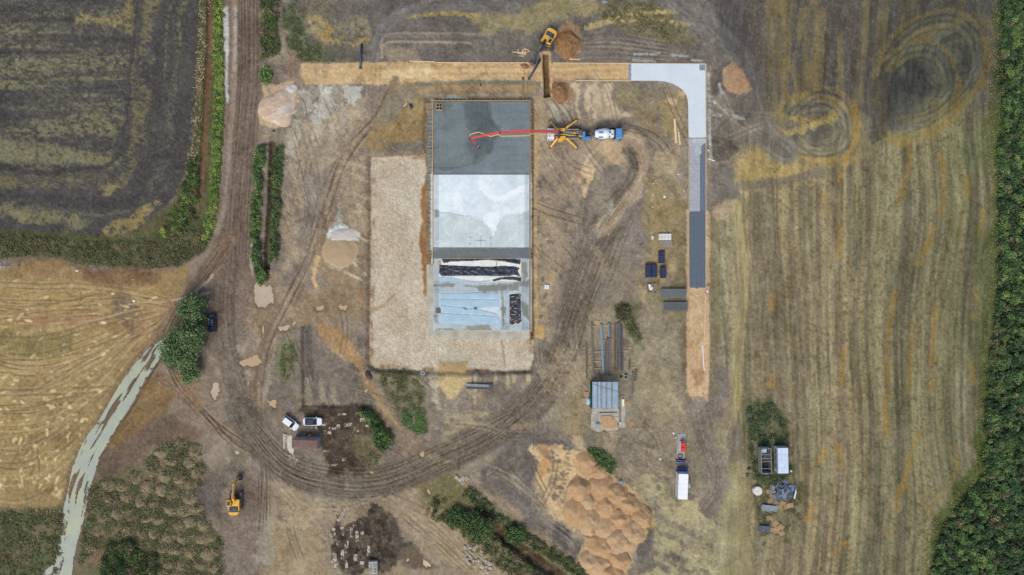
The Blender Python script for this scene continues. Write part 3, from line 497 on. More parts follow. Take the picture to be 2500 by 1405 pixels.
stroke([(1478, 560), (1450, 600), (1420, 680), (1400, 780), (1370, 880), (1320, 970), (1230, 1040), (1120, 1100), (1010, 1150), (900, 1180), (800, 1175), (710, 1140), (640, 1080), (590, 1000)], 38, (97, 83, 72), (115, 100, 86), st=3.2, amp=6, edge=18, op=.85, taper=90, sty=320)
for k in range(8):
    o_ = [0, 7, 10, 19, 24, 31, 40, 43][k] - 18; ruts([(1462 - o_ * 1.2, 620), (1418 - o_, 740), (1378 - o_, 860), (1322 - o_, 960), (1222 - o_ * .4, 1042 + o_), (1082, 1112 + o_), (932, 1172 + o_), (792, 1168 + o_), (688, 1128 + o_), (610, 1040 + o_)], [11, 9, 12, 10, 8, 11, 9, 12][k], 1.5, (78, 66, 56), .55, seed=170 + k, brk=.4)
for k in range(150):
    r_ = random.Random(900 + k); x, y = r_.uniform(690, 1660), r_.uniform(215, 1390)
    if 895 < x < 1310 and 235 < y < 910: continue
    if abs(x - 660) < 25 or (720 < x < 960 and 980 < y < 1170) or (800 < x < 1000 and y > 1220): continue
    an = (1.25 if x < 900 else (1.1 if x > 1300 else .35)) + r_.gauss(0, .35); L_ = r_.uniform(18, 60); dx, dy = math.cos(an) * L_, math.sin(an) * L_
    stroke([(x - dx, y - dy), (x + r_.uniform(-6, 6), y), (x + dx, y + dy)], r_.uniform(3, 9), r_.choice([(174, 150, 122), (162, 138, 112), (182, 152, 116), (98, 85, 75), (108, 93, 81)]), amp=8, edge=8, cell=10, op=r_.uniform(.25, .5), n=2, seed=5 + k % 7, taper=20)
for k in range(70):
    r_ = random.Random(1900 + k); x, y = r_.uniform(680, 1680), r_.uniform(215, 1390)
    if 890 < x < 1312 and 232 < y < 915: continue
    an = (1.3 if x < 900 else (1.15 if x > 1300 else .3)) + r_.gauss(0, .3); L_ = r_.uniform(40, 110); dx, dy = math.cos(an) * L_, math.sin(an) * L_; b_ = r_.uniform(-25, 25)
    ruts([(x - dx, y - dy), (x + b_, y - b_ * .4), (x + dx, y + dy)], r_.uniform(5, 10), r_.uniform(1.3, 2.0), r_.choice([(88, 74, 64), (96, 82, 72), (166, 145, 122)]), r_.uniform(.35, .7), seed=300 + k, n=4)
poly([(790, 985), (890, 990), (930, 1060), (925, 1100), (890, 1160), (800, 1160), (780, 1060), (760, 1020), (730, 1010)], (66, 54, 45), (88, 72, 58), edge=12, amp=10, vcell=18)
poly([(820, 1290), (910, 1230), (960, 1290), (990, 1330), (950, 1390), (840, 1395), (810, 1340)], (60, 50, 44), (88, 74, 62), edge=14, amp=14, cell=20, vcell=14)
poly([(940, 1260), (970, 1300), (1010, 1340), (1060, 1390), (1010, 1390), (960, 1340)], (84, 72, 62), edge=14, amp=10, op=.8)
poly([(860, 1060), (930, 1060), (940, 1100), (910, 1140), (870, 1110)], (110, 96, 72), edge=14, amp=10, op=.8)
for q in [[(690, 340), (760, 300), (900, 240), (880, 330), (830, 400), (760, 430), (700, 400)], [(840, 380), (895, 390), (895, 560), (840, 540)], [(690, 460), (740, 460), (730, 640), (690, 660)], [(1310, 900), (1380, 860), (1440, 900), (1420, 960), (1330, 960)], [(680, 1190), (800, 1250), (790, 1300), (690, 1290)], [(1000, 1240), (1060, 1240), (1140, 1310), (1060, 1310)]]:
    for sd_ in (3, 6): poly(q, (176, 154, 126), (160, 134, 106), edge=20, amp=22, cell=20, op=.5, fleck=.45, fcell=9, seed=sd_)
# --- excavated pad: gravel, its walls, the trench
PAD = [(903, 384), (1000, 380), (1038, 377), (1040, 240), (1300, 240), (1302, 880), (1296, 905), (1200, 912), (1060, 910), (1010, 908), (915, 902), (899, 890), (902, 720), (903, 560)]
slabm = None
sl, m, sd = poly(PAD, (200, 184, 162), (190, 172, 148), edge=3, amp=3, cell=14, ret=True, vcell=60)
g = fbm(PX[sl] / 3.2, PY[sl] / 3.2, 501, 2) - .5
C[sl] += (m * (GR[sl] * 24 + g * 12))[..., None]
H[sl] += m * GR2[sl] * .05
H[sl] -= .75 * ss(-11, 4, sd + (nz(14, seed=61)[sl] - .5) * 5)
wall = np.exp(-((sd + 2) / 3.2) ** 2) * ss(1060, 1030, PX[sl] - (PY[sl] > 380) * 0)
mix(sl, np.clip(wall * .55, 0, 1), (134, 108, 82))
rim = np.exp(-((sd - 6) / 5.0) ** 2) * ss(.5, .68, nz(34, seed=62)[sl]); mix(sl, np.clip(rim * .8, 0, 1), (148, 112, 80))
poly([(1028, 460), (1040, 440), (1046, 720), (1034, 718), (1030, 640), (1022, 590), (1030, 540), (1026, 500)], (158, 116, 76), (146, 104, 68), edge=5, amp=4, cell=12)
poly([(1040, 236), (1058, 236), (1058, 645), (1040, 645)], (140, 120, 96), (120, 104, 86), edge=4, amp=4, vcell=26)
poly([(1046, 245), (1058, 245), (1057, 280), (1047, 285)], (168, 146, 100), edge=4, amp=3); poly([(1044, 345), (1058, 345), (1058, 500), (1044, 500)], (132, 130, 122), edge=5, amp=5, op=.8)
poly([(1040, 236), (1300, 236), (1300, 250), (1040, 250)], (126, 104, 82), (112, 98, 84), edge=4, amp=3)
poly([(1291, 240), (1303, 240), (1303, 830), (1291, 830)], (104, 84, 66), (124, 96, 72), edge=4, amp=2)
stroke([(1036, 640), (1044, 640), (1038, 720)], 4, (170, 126, 84), amp=3, op=.9)
poly([(1070, 885), (1140, 885), (1140, 935), (1110, 978), (1092, 975), (1068, 930)], (184, 155, 113), edge=5, amp=4, h=.55, hedge=40)
poly([(1078, 898), (1130, 896), (1132, 925), (1100, 968), (1085, 940)], (188, 158, 112), edge=10, amp=5, op=.8)
for p in [[(905, 905), (930, 908), (938, 930)], [(1140, 908), (1240, 910), (1300, 908)]]: stroke(p, 3, (98, 82, 70), amp=4, op=.8, fleck=.9)
stroke([(1225, 830), (1232, 890)], 1.2, (120, 98, 80), amp=.6, op=.7)
stroke([(1170, 745), (915, 775)], 4, (170, 138, 104), amp=6, op=.0)
for p in [[(940, 740), (960, 720)], [(915, 755), (935, 748)], [(975, 775), (990, 772)]]: stroke(p, 3, (152, 118, 86), amp=3, op=.6)
# the slab itself: fresh pour, cured pour, blinding
def flat(x0, x1, y0, y1, c): sl = box(x0, x1, y0, y1); C[sl] = np.asarray(c, np.float32); return sl
sl = flat(1054, 1296, 244, 429, (150, 163, 170)); C[sl] += ((nz(60, 20, seed=811)[sl] - .5) * 34 + (nz(12, seed=812)[sl] - .5) * 16)[..., None]
sl = flat(1054, 1296, 602, 634, (132, 142, 146)); C[sl] += ((nz(40, seed=813)[sl] - .5) * 50)[..., None]; poly([(1080, 622), (1170, 618), (1200, 628), (1090, 630)], (166, 160, 140), edge=8, amp=4, op=.6)
sl = flat(1054, 1296, 429, 604, (221, 229, 234)); C[sl] += ((nz(70, seed=814)[sl] - .5) * 18 + (nz(9, seed=815)[sl] - .5) * 8)[..., None]
poly([(1060, 524), (1085, 520), (1112, 519), (1128, 526), (1160, 527), (1180, 540), (1200, 560), (1215, 540), (1240, 522), (1296, 515), (1296, 606), (1054, 606), (1054, 524)], (205, 213, 214), (198, 207, 208), edge=3, amp=4, cell=18)
for q, c in [([(1108, 478), (1122, 470), (1130, 490), (1126, 520), (1114, 508), (1106, 490)], (238, 243, 246)), ([(1178, 470), (1190, 462), (1210, 480), (1236, 474), (1262, 458), (1290, 452), (1290, 466), (1262, 474), (1240, 486), (1215, 492), (1196, 484)], (240, 244, 247)), ([(1168, 440), (1185, 448), (1200, 470), (1188, 476), (1172, 460)], (234, 240, 244)), ([(1180, 526), (1205, 520), (1222, 530), (1212, 556), (1206, 576), (1196, 560), (1184, 545)], (238, 243, 246)), ([(1200, 500), (1250, 508), (1290, 500), (1290, 516), (1240, 522), (1205, 514)], (232, 238, 242)), ([(1060, 500), (1090, 505), (1100, 520), (1062, 522)], (230, 236, 240))]: poly(q, c, edge=4, amp=4, cell=14, op=.9, rnd=3)
for q in [[(1140, 540), (1150, 530), (1166, 536), (1168, 560), (1150, 575), (1138, 560)], [(1085, 545), (1100, 535), (1112, 550), (1100, 575), (1088, 565)], [(1215, 560), (1235, 540), (1262, 548), (1255, 580), (1225, 590)]]:
    stroke(q + q[:1], 1.5, (226, 232, 234), amp=1.5, edge=3, op=.6, cell=8); poly(q, (200, 208, 206), edge=6, amp=4, op=.4, rnd=3)
stroke([(1058, 430), (1058, 604)], 9, (226, 232, 236), amp=3, edge=5, op=.6); poly([(1060, 512), (1072, 512), (1072, 530), (1062, 533)], (128, 138, 138), edge=3, amp=3, op=.8); stroke([(1060, 523), (1090, 520), (1130, 527)], 1.6, (172, 180, 178), amp=2, edge=3, op=.7)
sl = flat(1054, 1296, 634, 810, (210, 219, 224)); C[sl] += ((nz(40, seed=816)[sl] - .5) * 26 + (nz(8, seed=817)[sl] - .5) * 12)[..., None]
for q in [[(1056, 692), (1085, 690), (1112, 694), (1108, 700), (1080, 704), (1056, 700)], [(1122, 697), (1180, 696), (1225, 692), (1262, 690), (1294, 682), (1294, 700), (1240, 703), (1225, 712), (1180, 716), (1160, 704)], [(1130, 808), (1140, 798), (1160, 796), (1175, 792), (1195, 795), (1205, 808)], [(1062, 808), (1070, 800), (1100, 802), (1118, 808)], [(1270, 735), (1292, 745), (1292, 780), (1276, 770)], [(1224, 712), (1230, 730), (1231, 780), (1228, 800), (1225, 770)], [(1274, 640), (1286, 640), (1288, 680), (1276, 690)], [(1058, 770), (1068, 770), (1066, 785), (1058, 782)], [(1240, 696), (1270, 700), (1268, 712), (1245, 708)]]: poly(q, (140, 139, 122), (158, 156, 142), edge=4, amp=4, cell=12, op=.9)
WETP = smooth([(1056, 246), (1186, 246), (1190, 262), (1189, 270), (1195, 281), (1196, 290), (1193, 295), (1201, 303), (1201, 306), (1212, 310), (1217, 318), (1218, 326), (1212, 331), (1207, 340), (1205, 352), (1199, 360), (1195, 370), (1188, 378), (1180, 392), (1150, 402), (1056, 408)], 3, True)
poly(WETP, (112, 122, 120), (124, 136, 138), edge=2.5, amp=1.5, cell=12, vcell=26)
sl = box(1056, 1220, 246, 408); mix(sl, ss(0, 3, sdf(WETP, PX[sl], PY[sl])) * ss(.55, .66, nz(10, seed=818)[sl] * .55 + nz(26, seed=819)[sl] * .45) * .45, (92, 100, 94))
poly([(1120, 250), (1186, 250), (1196, 290), (1216, 315), (1216, 328), (1204, 352), (1190, 376), (1160, 385), (1140, 350), (1150, 310), (1125, 285)], (80, 89, 90), edge=22, amp=8, op=.95)
TRN = [(1325, 130), (1338, 130), (1341, 190), (1344, 236), (1329, 237), (1327, 185)]
poly([(1318, 125), (1344, 125), (1349, 195), (1352, 232), (1345, 240), (1327, 240), (1320, 190)], (192, 156, 120), edge=5, amp=3, cell=10, op=.9)
poly(TRN, (116, 88, 60), (104, 78, 54), edge=2.5, amp=1, cell=10, h=-1.7, hedge=3)
# damp and dusty mottling over the whole site
site = ss(520, 600, PX + 60 * (PY > 700)) * ss(1830, 1760, PX) * (1 - ss(-6, 4, sdf(PAD, PX, PY)))
for cell, sd_, amt in ((75, 601, 10), (28, 611, 11), (11, 621, 11), (5, 631, 9)): C += (site * (nz(cell, seed=sd_) - .5) * 2 * amt)[..., None] * np.array([1, .97, .92], np.float32)
mix(np.s_[:, :], site * ss(.6, .74, nz(22, seed=641) * .6 + nz(6, seed=642, o=2) * .4) * .28, (96, 84, 75))
mix(np.s_[:, :], site * ss(.6, .76, nz(34, seed=651) * .6 + nz(5, seed=652, o=2) * .4) * .3, (166, 148, 126))
C += ((1 - site) * ((nz(24, seed=661) - .5) * 20 + (nz(6, seed=662, o=2) - .5) * 18))[..., None]
# small rubble and specks everywhere on the site
sp = (np.random.RandomState(9).rand(NY, NX) > .9965) & (PX > 560) & (PX < 1800) & (PY > 150)
C[sp] += 34
shp = (vn(PX / 3.1, PY / 3.1, 801) - .5) * 17 + (vn(PX / 5.3, PY / 4.7, 802) - .5) * 12
fmk = ss(-10, 10, sdf(RF, PX, PY)) * ss(2440, 2400, PX); uf = PX + 40 * ss(450, 900, PY) + 18 * np.sin(PY / 260) + (nz(260, seed=807, o=1) - .5) * 36
shp = shp * (1 - .5 * fmk) + fmk * ((vn(uf / 3.4, PY / 30, 804) - .5) * 18 + (vn(uf / 7.5, PY / 80, 805) - .5) * 13 + (fbm(uf / 24, PY / 240, 806, 3) - .5) * 24)
slabm = ss(-3, 0, sdf([(1057, 247), (1293, 247), (1293, 809), (1057, 809)], PX, PY)); shp *= 1 - .8 * slabm; shp *= 1 - .5 * ss(-4, 4, sdf(PAD, PX, PY))
C += ((GR * 17 * (1 - .6 * slabm) + shp) * (.75 + .5 * nz(40, seed=803)))[..., None] + (GR2 * 6)[..., None] * np.array([1, .2, -.8], np.float32)
H += (nz(7, seed=63, o=2) - .5) * .07 + (nz(60, seed=64) - .5) * .15 + GR * .012
# road-side ditch between the hedges
sl, m, U, V = stroke([(664, 350), (660, 500), (652, 600), (650, 680)], 7, (92, 76, 60), amp=2, edge=4, h=-1.1)
# hollows that hold water
FLOOD = [(408, 822), (414, 830), (392, 872), (352, 932), (322, 987), (282, 1047), (266, 1080), (244, 1112), (226, 1172), (210, 1237), (203, 1272), (186, 1330), (174, 1405), (168, 1460), (98, 1460), (104, 1400), (120, 1384), (131, 1368), (137, 1345), (150, 1290), (154, 1240), (166, 1190), (176, 1140), (190, 1106), (200, 1085), (215, 1060), (240, 1028), (266, 983), (292, 938), (324, 893), (362, 850)]
PUD = [('tan', [(626, 694), (664, 700), (667, 735), (648, 753), (628, 746), (621, 720)], 'large pale puddle below the end of the ditch hedges'),
       ('tan', [(636, 795), (655, 800), (661, 820), (652, 833), (640, 820)], 'pale puddle beside the crossing dirt tracks'),
       ('tan', [(680, 800), (700, 792), (718, 790), (704, 805), (684, 806)], 'thin pale puddle right of the crossing dirt tracks'),
       ('ochre', [(586, 880), (605, 872), (628, 868), (635, 885), (620, 898), (592, 894)], 'ochre puddle in the middle of the dirt junction'),
       ('tan', [(520, 935), (534, 930), (532, 962), (522, 974), (516, 955)], 'narrow pale puddle below the dark van'),
       ('ochre', [(772, 750), (792, 744), (795, 754), (776, 757)], 'small ochre puddle left of the gravel pad'),
       ('ochre', [(826, 748), (846, 746), (842, 757), (828, 756)], 'small ochre puddle close to the gravel pad wall'),
       ('ochre', [(656, 982), (672, 980), (672, 992), (657, 991)], 'small ochre puddle above the white cars'),
       ('ochre', [(888, 954), (898, 952), (899, 964), (890, 962)], 'small ochre puddle on the sandy footpath'),
       ('ochre', [(988, 1350), (1012, 1342), (1030, 1362), (1052, 1386), (1022, 1380), (1000, 1366)], 'long ochre puddle right of the half buried concrete panels'),
       ('ochre', [(984, 1368), (996, 1366), (997, 1376), (986, 1376)], 'tiny ochre puddle left of the long ochre puddle'),
       ('ochre', [(905, 1154), (914, 1152), (914, 1160), (906, 1160)], 'tiny ochre puddle on the inner edge of the loop track'),
       ('ochre', [(1024, 1108), (1036, 1106), (1034, 1116), (1025, 1114)], 'tiny ochre puddle at the foot of the sandy path'),
       ('ochre', [(1044, 1196), (1052, 1194), (1050, 1206), (1043, 1205)], 'tiny ochre puddle beside the orange soil bank'),
       ('tan', [(571, 1102), (584, 1104), (592, 1116), (580, 1114)], 'thin pale puddle above the parked yellow excavator')]
for pts, dep in [(FLOOD, .3)] + [(q[1], .2) for q in PUD]:
    xs = [q[0] for q in pts]; ys = [q[1] for q in pts]; sl = box(min(xs) - 34, max(xs) + 34, min(ys) - 34, max(ys) + 34)
    fl_ = dep > .25; sd = sdf(pts, PX[sl], PY[sl]) + (nz(12, seed=91)[sl] - .5) * 14 + (nz(5, seed=93, o=2)[sl] - .5) * 10; t = ss(-7, 4, sd)
    H[sl] = np.maximum(H[sl], -.06) * (1 - t) + (-dep + (nz(16, seed=92)[sl] - .5) * .12 + .02) * t
    mix(sl, ss(-16, -2, sd) * .55, (112, 93, 74))
sl = box(90, 430, 800, 1470); U, V_, L_ = pline(smooth([(410, 820), (330, 945), (262, 1060), (205, 1180), (180, 1290), (140, 1440)], 4), PX[sl], PY[sl])
ki = fbm(U / 6 + 30, V_ / 70, 701, 3); tt = ss(-2, 6, sdf(FLOOD, PX[sl], PY[sl]))
H[sl] += tt * ss(.7, .86, ki + (U > 7) * .08 + .06 * ss(1060, 960, PY[sl])) * .34
stroke([(420, 800), (360, 890), (300, 985), (262, 1050)], 12, (112, 92, 74), (138, 114, 92), st=3, amp=3, edge=6, op=.0)
ruts([(438, 800), (375, 895), (322, 985), (285, 1040)], 6, 2.2, (86, 70, 56), .9, seed=231, h=-.04)
C *= np.array([.975, 1.0, .995], np.float32)
fm = ss(-10, 10, sdf(RF, PX, PY))[..., None]; C *= 1 + fm * (np.array([.06, .075, .05], np.float32) - np.array([.20, .20, .15], np.float32) * ss(330, 200, PY)[..., None] - np.array([.12, .09, .09], np.float32) * ss(2040, 2200, PX)[..., None])  # field tones; right side greener, and darkened with edge vignette put into the colour
rd = ss(6, -6, sdf([(548, -150), (650, -150), (645, 100), (640, 200), (630, 340), (618, 560), (620, 690), (600, 800), (520, 800), (500, 690), (530, 600), (540, 480), (548, 300), (545, 100)], PX, PY)) * (1 - slabm) * ss(-6, 6, -sdf(PAD, PX, PY)); C *= 1 + (site * rd)[..., None] * np.array([.055, .085, .09], np.float32)
fm = ss(-6, 6, sdf(PF, PX, PY))[..., None]; C *= 1 - fm * np.array([.10, .085, .09], np.float32)
fm = ss(-10, 20, sdf([(-140, 670), (330, 690), (420, 720), (330, 900), (200, 1110), (150, 1250), (-140, 1250)], PX, PY))[..., None]; C *= 1 + fm * np.array([.09, .11, .09], np.float32)
edge_f = np.minimum(np.minimum(PX + 140, 2640 - PX), np.minimum(PY + 130, 1535 - PY)); H *= ss(0, 30, edge_f)
C = np.clip(C, 20, 245)
# ------------------------------------------------------------------ shader helpers
def tag(o, label=None, cat=None, group=None, kind=None):
    if label: o['label'] = label
    if cat: o['category'] = cat
    if group: o['group'] = group
    if kind or cat: o['kind'] = kind or 'thing'
    return o
MATS = {}
def mat(name, col, col2=None, scale=3.0, rough=.85, metal=0.0, bump=0.0, contrast=(.35, .65), detail=5, stretch=None, spec=.3, k=1.0, coat=0):
    if name in MATS: return MATS[name]
    m = bpy.data.materials.new(name); m.use_nodes = True; nt = m.node_tree; n = nt.nodes; l = nt.links; b = n['Principled BSDF']
    b.inputs['Roughness'].default_value = rough; b.inputs['Metallic'].default_value = metal; b.inputs['Specular IOR Level'].default_value = spec
    if coat: b.inputs['Coat Weight'].default_value = coat
    c1 = lin(col, k) + (1,)
    c2_ = lin(col2, k) + (1,) if col2 else tuple(v * .78 for v in c1[:3]) + (1,)
    tc = n.new('ShaderNodeTexCoord'); mp = n.new('ShaderNodeMapping'); l.new(tc.outputs['Object'], mp.inputs[0])
    if stretch: mp.inputs['Scale'].default_value = stretch
    ns = n.new('ShaderNodeTexNoise'); ns.inputs['Scale'].default_value = scale; ns.inputs['Detail'].default_value = detail; ns.inputs['Roughness'].default_value = .62
    l.new(mp.outputs[0], ns.inputs['Vector'])
    oi = n.new('ShaderNodeObjectInfo'); ad = n.new('ShaderNodeVectorMath'); ad.operation = 'ADD'
    sc = n.new('ShaderNodeVectorMath'); sc.operation = 'SCALE'; sc.inputs['Scale'].default_value = 37
    cb = n.new('ShaderNodeCombineXYZ'); l.new(oi.outputs['Random'], cb.inputs[0]); l.new(oi.outputs['Random'], cb.inputs[1]); l.new(cb.outputs[0], sc.inputs[0])
    l.new(tc.outputs['Object'], ad.inputs[0]); l.new(sc.outputs[0], ad.inputs[1]); l.new(ad.outputs[0], mp.inputs[0])
    rp = n.new('ShaderNodeValToRGB'); rp.color_ramp.elements[0].position = contrast[0]; rp.color_ramp.elements[1].position = contrast[1]
    rp.color_ramp.elements[0].color = c1; rp.color_ramp.elements[1].color = c2_
    l.new(ns.outputs['Fac'], rp.inputs[0]); l.new(rp.outputs[0], b.inputs['Base Color'])
    if bump:
        bp = n.new('ShaderNodeBump'); bp.inputs['Strength'].default_value = bump; bp.inputs['Distance'].default_value = .05
        l.new(ns.outputs['Fac'], bp.inputs['Height']); l.new(bp.outputs[0], b.inputs['Normal'])
    MATS[name] = m; return m
def attr_mat(name, rough=.95, fine=9.0, amp=.35, spec=.15, attr='col', bump=.3):
    m = bpy.data.materials.new(name); m.use_nodes = True; nt = m.node_tree; n = nt.nodes; l = nt.links; b = n['Principled BSDF']
    b.inputs['Roughness'].default_value = rough; b.inputs['Specular IOR Level'].default_value = spec
    at = n.new('ShaderNodeAttribute'); at.attribute_name = attr
    tc = n.new('ShaderNodeTexCoord'); ns = n.new('ShaderNodeTexNoise'); ns.inputs['Scale'].default_value = fine; ns.inputs['Detail'].default_value = 4; ns.inputs['Roughness'].default_value = .7
    l.new(tc.outputs['Object'], ns.inputs['Vector'])
    mr = n.new('ShaderNodeMapRange'); mr.inputs['From Min'].default_value = .25; mr.inputs['From Max'].default_value = .75
    mr.inputs['To Min'].default_value = 1 - amp; mr.inputs['To Max'].default_value = 1 + amp; l.new(ns.outputs['Fac'], mr.inputs[0])
    mx = n.new('ShaderNodeVectorMath'); mx.operation = 'SCALE'; l.new(at.outputs['Color'], mx.inputs[0]); l.new(mr.outputs[0], mx.inputs['Scale'])
    l.new(mx.outputs[0], b.inputs['Base Color'])
    if bump:
        bp = n.new('ShaderNodeBump'); bp.inputs['Strength'].default_value = bump; bp.inputs['Distance'].default_value = .04
        l.new(ns.outputs['Fac'], bp.inputs['Height']); l.new(bp.outputs[0], b.inputs['Normal'])
    return m
# ------------------------------------------------------------------ ground sheets cut from the raster
ALB = 0.95
def tolin(a):
    a = a / 255.0; return np.where(a <= .04045, a / 12.92, ((a + .055) / 1.055) ** 2.4) * ALB
LC = tolin(C)
def hz(px, py):
    i = min(NX - 1, max(0, int(round((px + 140) / STEP)))); j = min(NY - 1, max(0, int(round((py + 130) / STEP)))); return float(H[j, i])
def hzv(px, py):
    i = np.clip(np.round((px + 140) / STEP).astype(int), 0, NX - 1); j = np.clip(np.round((py + 130) / STEP).astype(int), 0, NY - 1); return H[j, i]
def setattrs(me, colors):
    a = me.color_attributes.new('col', 'FLOAT_COLOR', 'POINT')
    rgba = np.ones((len(colors), 4), np.float32); rgba[:, :3] = colors; a.data.foreach_set('color', rgba.ravel())
def fast_mesh(name, V, F, colors=None, smoothed=True):
    me = bpy.data.meshes.new(name); nf, k = F.shape
    me.vertices.add(len(V)); me.vertices.foreach_set('co', np.ascontiguousarray(V, np.float32).ravel())
    me.loops.add(nf * k); me.loops.foreach_set('vertex_index', np.ascontiguousarray(F, np.int32).ravel())
    me.polygons.add(nf); me.polygons.foreach_set('loop_start', np.arange(0, nf * k, k, dtype=np.int32))
    me.polygons.foreach_set('use_smooth', np.full(nf, smoothed, bool))
    if colors is not None: setattrs(me, colors)
    me.update(calc_edges=True); return me
REG[:] = 0
def region(pts, v):
    xs = [p[0] for p in pts]; ys = [p[1] for p in pts]; sl = box(min(xs), max(xs), min(ys), max(ys))
    r = REG[sl]; r[sdf(pts, PX[sl], PY[sl]) > 0] = v
region(RF, 2); region(PF, 1)
region([(-140, 660), (20, 655), (60, 628), (140, 618), (170, 650), (330, 668), (470, 650), (430, 720), (350, 900), (205, 1110), (160, 1260), (-140, 1260)], 3)
def sreg(pts, hw, v):
    pts = smooth(pts, 5); xs = [p[0] for p in pts]; ys = [p[1] for p in pts]; sl = box(min(xs) - hw, max(xs) + hw, min(ys) - hw, max(ys) + hw)
    U, V_, L = pline(pts, PX[sl], PY[sl]); r = REG[sl]; r[np.abs(U) < hw] = v
sreg([(1545, 345), (1575, 400), (1550, 460), (1500, 530), (1450, 600), (1420, 680), (1400, 780), (1370, 880), (1320, 970), (1230, 1040), (1120, 1100), (1010, 1150), (900, 1180), (800, 1175), (710, 1140), (640, 1080)], 32, 5)
region([(548, -130), (650, -130), (645, 100), (640, 200), (630, 340), (618, 560), (620, 690), (640, 900), (660, 1000), (600, 1010), (540, 900), (505, 840), (480, 760), (420, 770), (470, 690), (515, 615), (540, 480), (548, 300)], 4)
region([(737, 156), (1537, 156), (1536, 197), (1180, 204), (745, 206)], 6)
region([(1680, 512), (1731, 512), (1733, 900), (1712, 998), (1695, 990), (1676, 950)], 6)
region(PAD, 7)
GM = attr_mat('soil_grain')
RN = ['ground', 'ploughed_field', 'stubble_field', 'clay_field', 'dirt_road', 'site_track', 'sand_road_bed', 'gravel_pad']
RL = ['trampled brown building site soil with tyre ruts', 'dark ploughed field with straw flecks', 'mown stubble field with orange straw streaks', 'yellow clay field with pale dried puddles', 'rutted brown dirt road', 'dark looping dirt track round the slab', 'compacted sand road bed', 'excavated pad of crushed tan gravel']
XYZ = np.stack([(PX - 1250) / S, (702.5 - PY) / S, H], -1).reshape(-1, 3)
idx = np.arange(NY * NX).reshape(NY, NX)
quads = np.stack([idx[:-1, :-1], idx[1:, :-1], idx[1:, 1:], idx[:-1, 1:]], -1).reshape(-1, 4)
fr = REG[:-1, :-1].ravel(); LCf = LC.reshape(-1, 3)
for r in range(8):
    f = quads[fr == r]
    if not len(f): continue
    used = np.zeros(NX * NY, bool); used[f.ravel()] = True; remap = np.cumsum(used) - 1
    me = fast_mesh(RN[r], XYZ[used], remap[f], LCf[used]); me.materials.append(GM)
    o = bpy.data.objects.new(RN[r], me); COL.objects.link(o); tag(o, RL[r], None, None, 'structure')
# country beyond the frame
x0, x1 = (gx[0] - 1250) / S, (gx[-1] - 1250) / S; y1, y0 = (702.5 - gy[0]) / S, (702.5 - gy[-1]) / S; B = 3000
V = np.array([(x0, y0, 0), (x1, y0, 0), (x1, y1, 0), (x0, y1, 0), (-B, -B, 0), (B, -B, 0), (B, B, 0), (-B, B, 0)], np.float32)
F = np.array([(4, 5, 1, 0), (5, 6, 2, 1), (6, 7, 3, 2), (7, 4, 0, 3)])
me = fast_mesh('surrounding_fields', V, F, None, False); me.materials.append(mat('far_field', (120, 108, 84), (92, 90, 60), scale=.03, rough=.95))
tag(bpy.data.objects.new('surrounding_fields', me), 'farmland stretching away beyond the site', None, None, 'structure'); COL.objects.link(bpy.data.objects['surrounding_fields'])
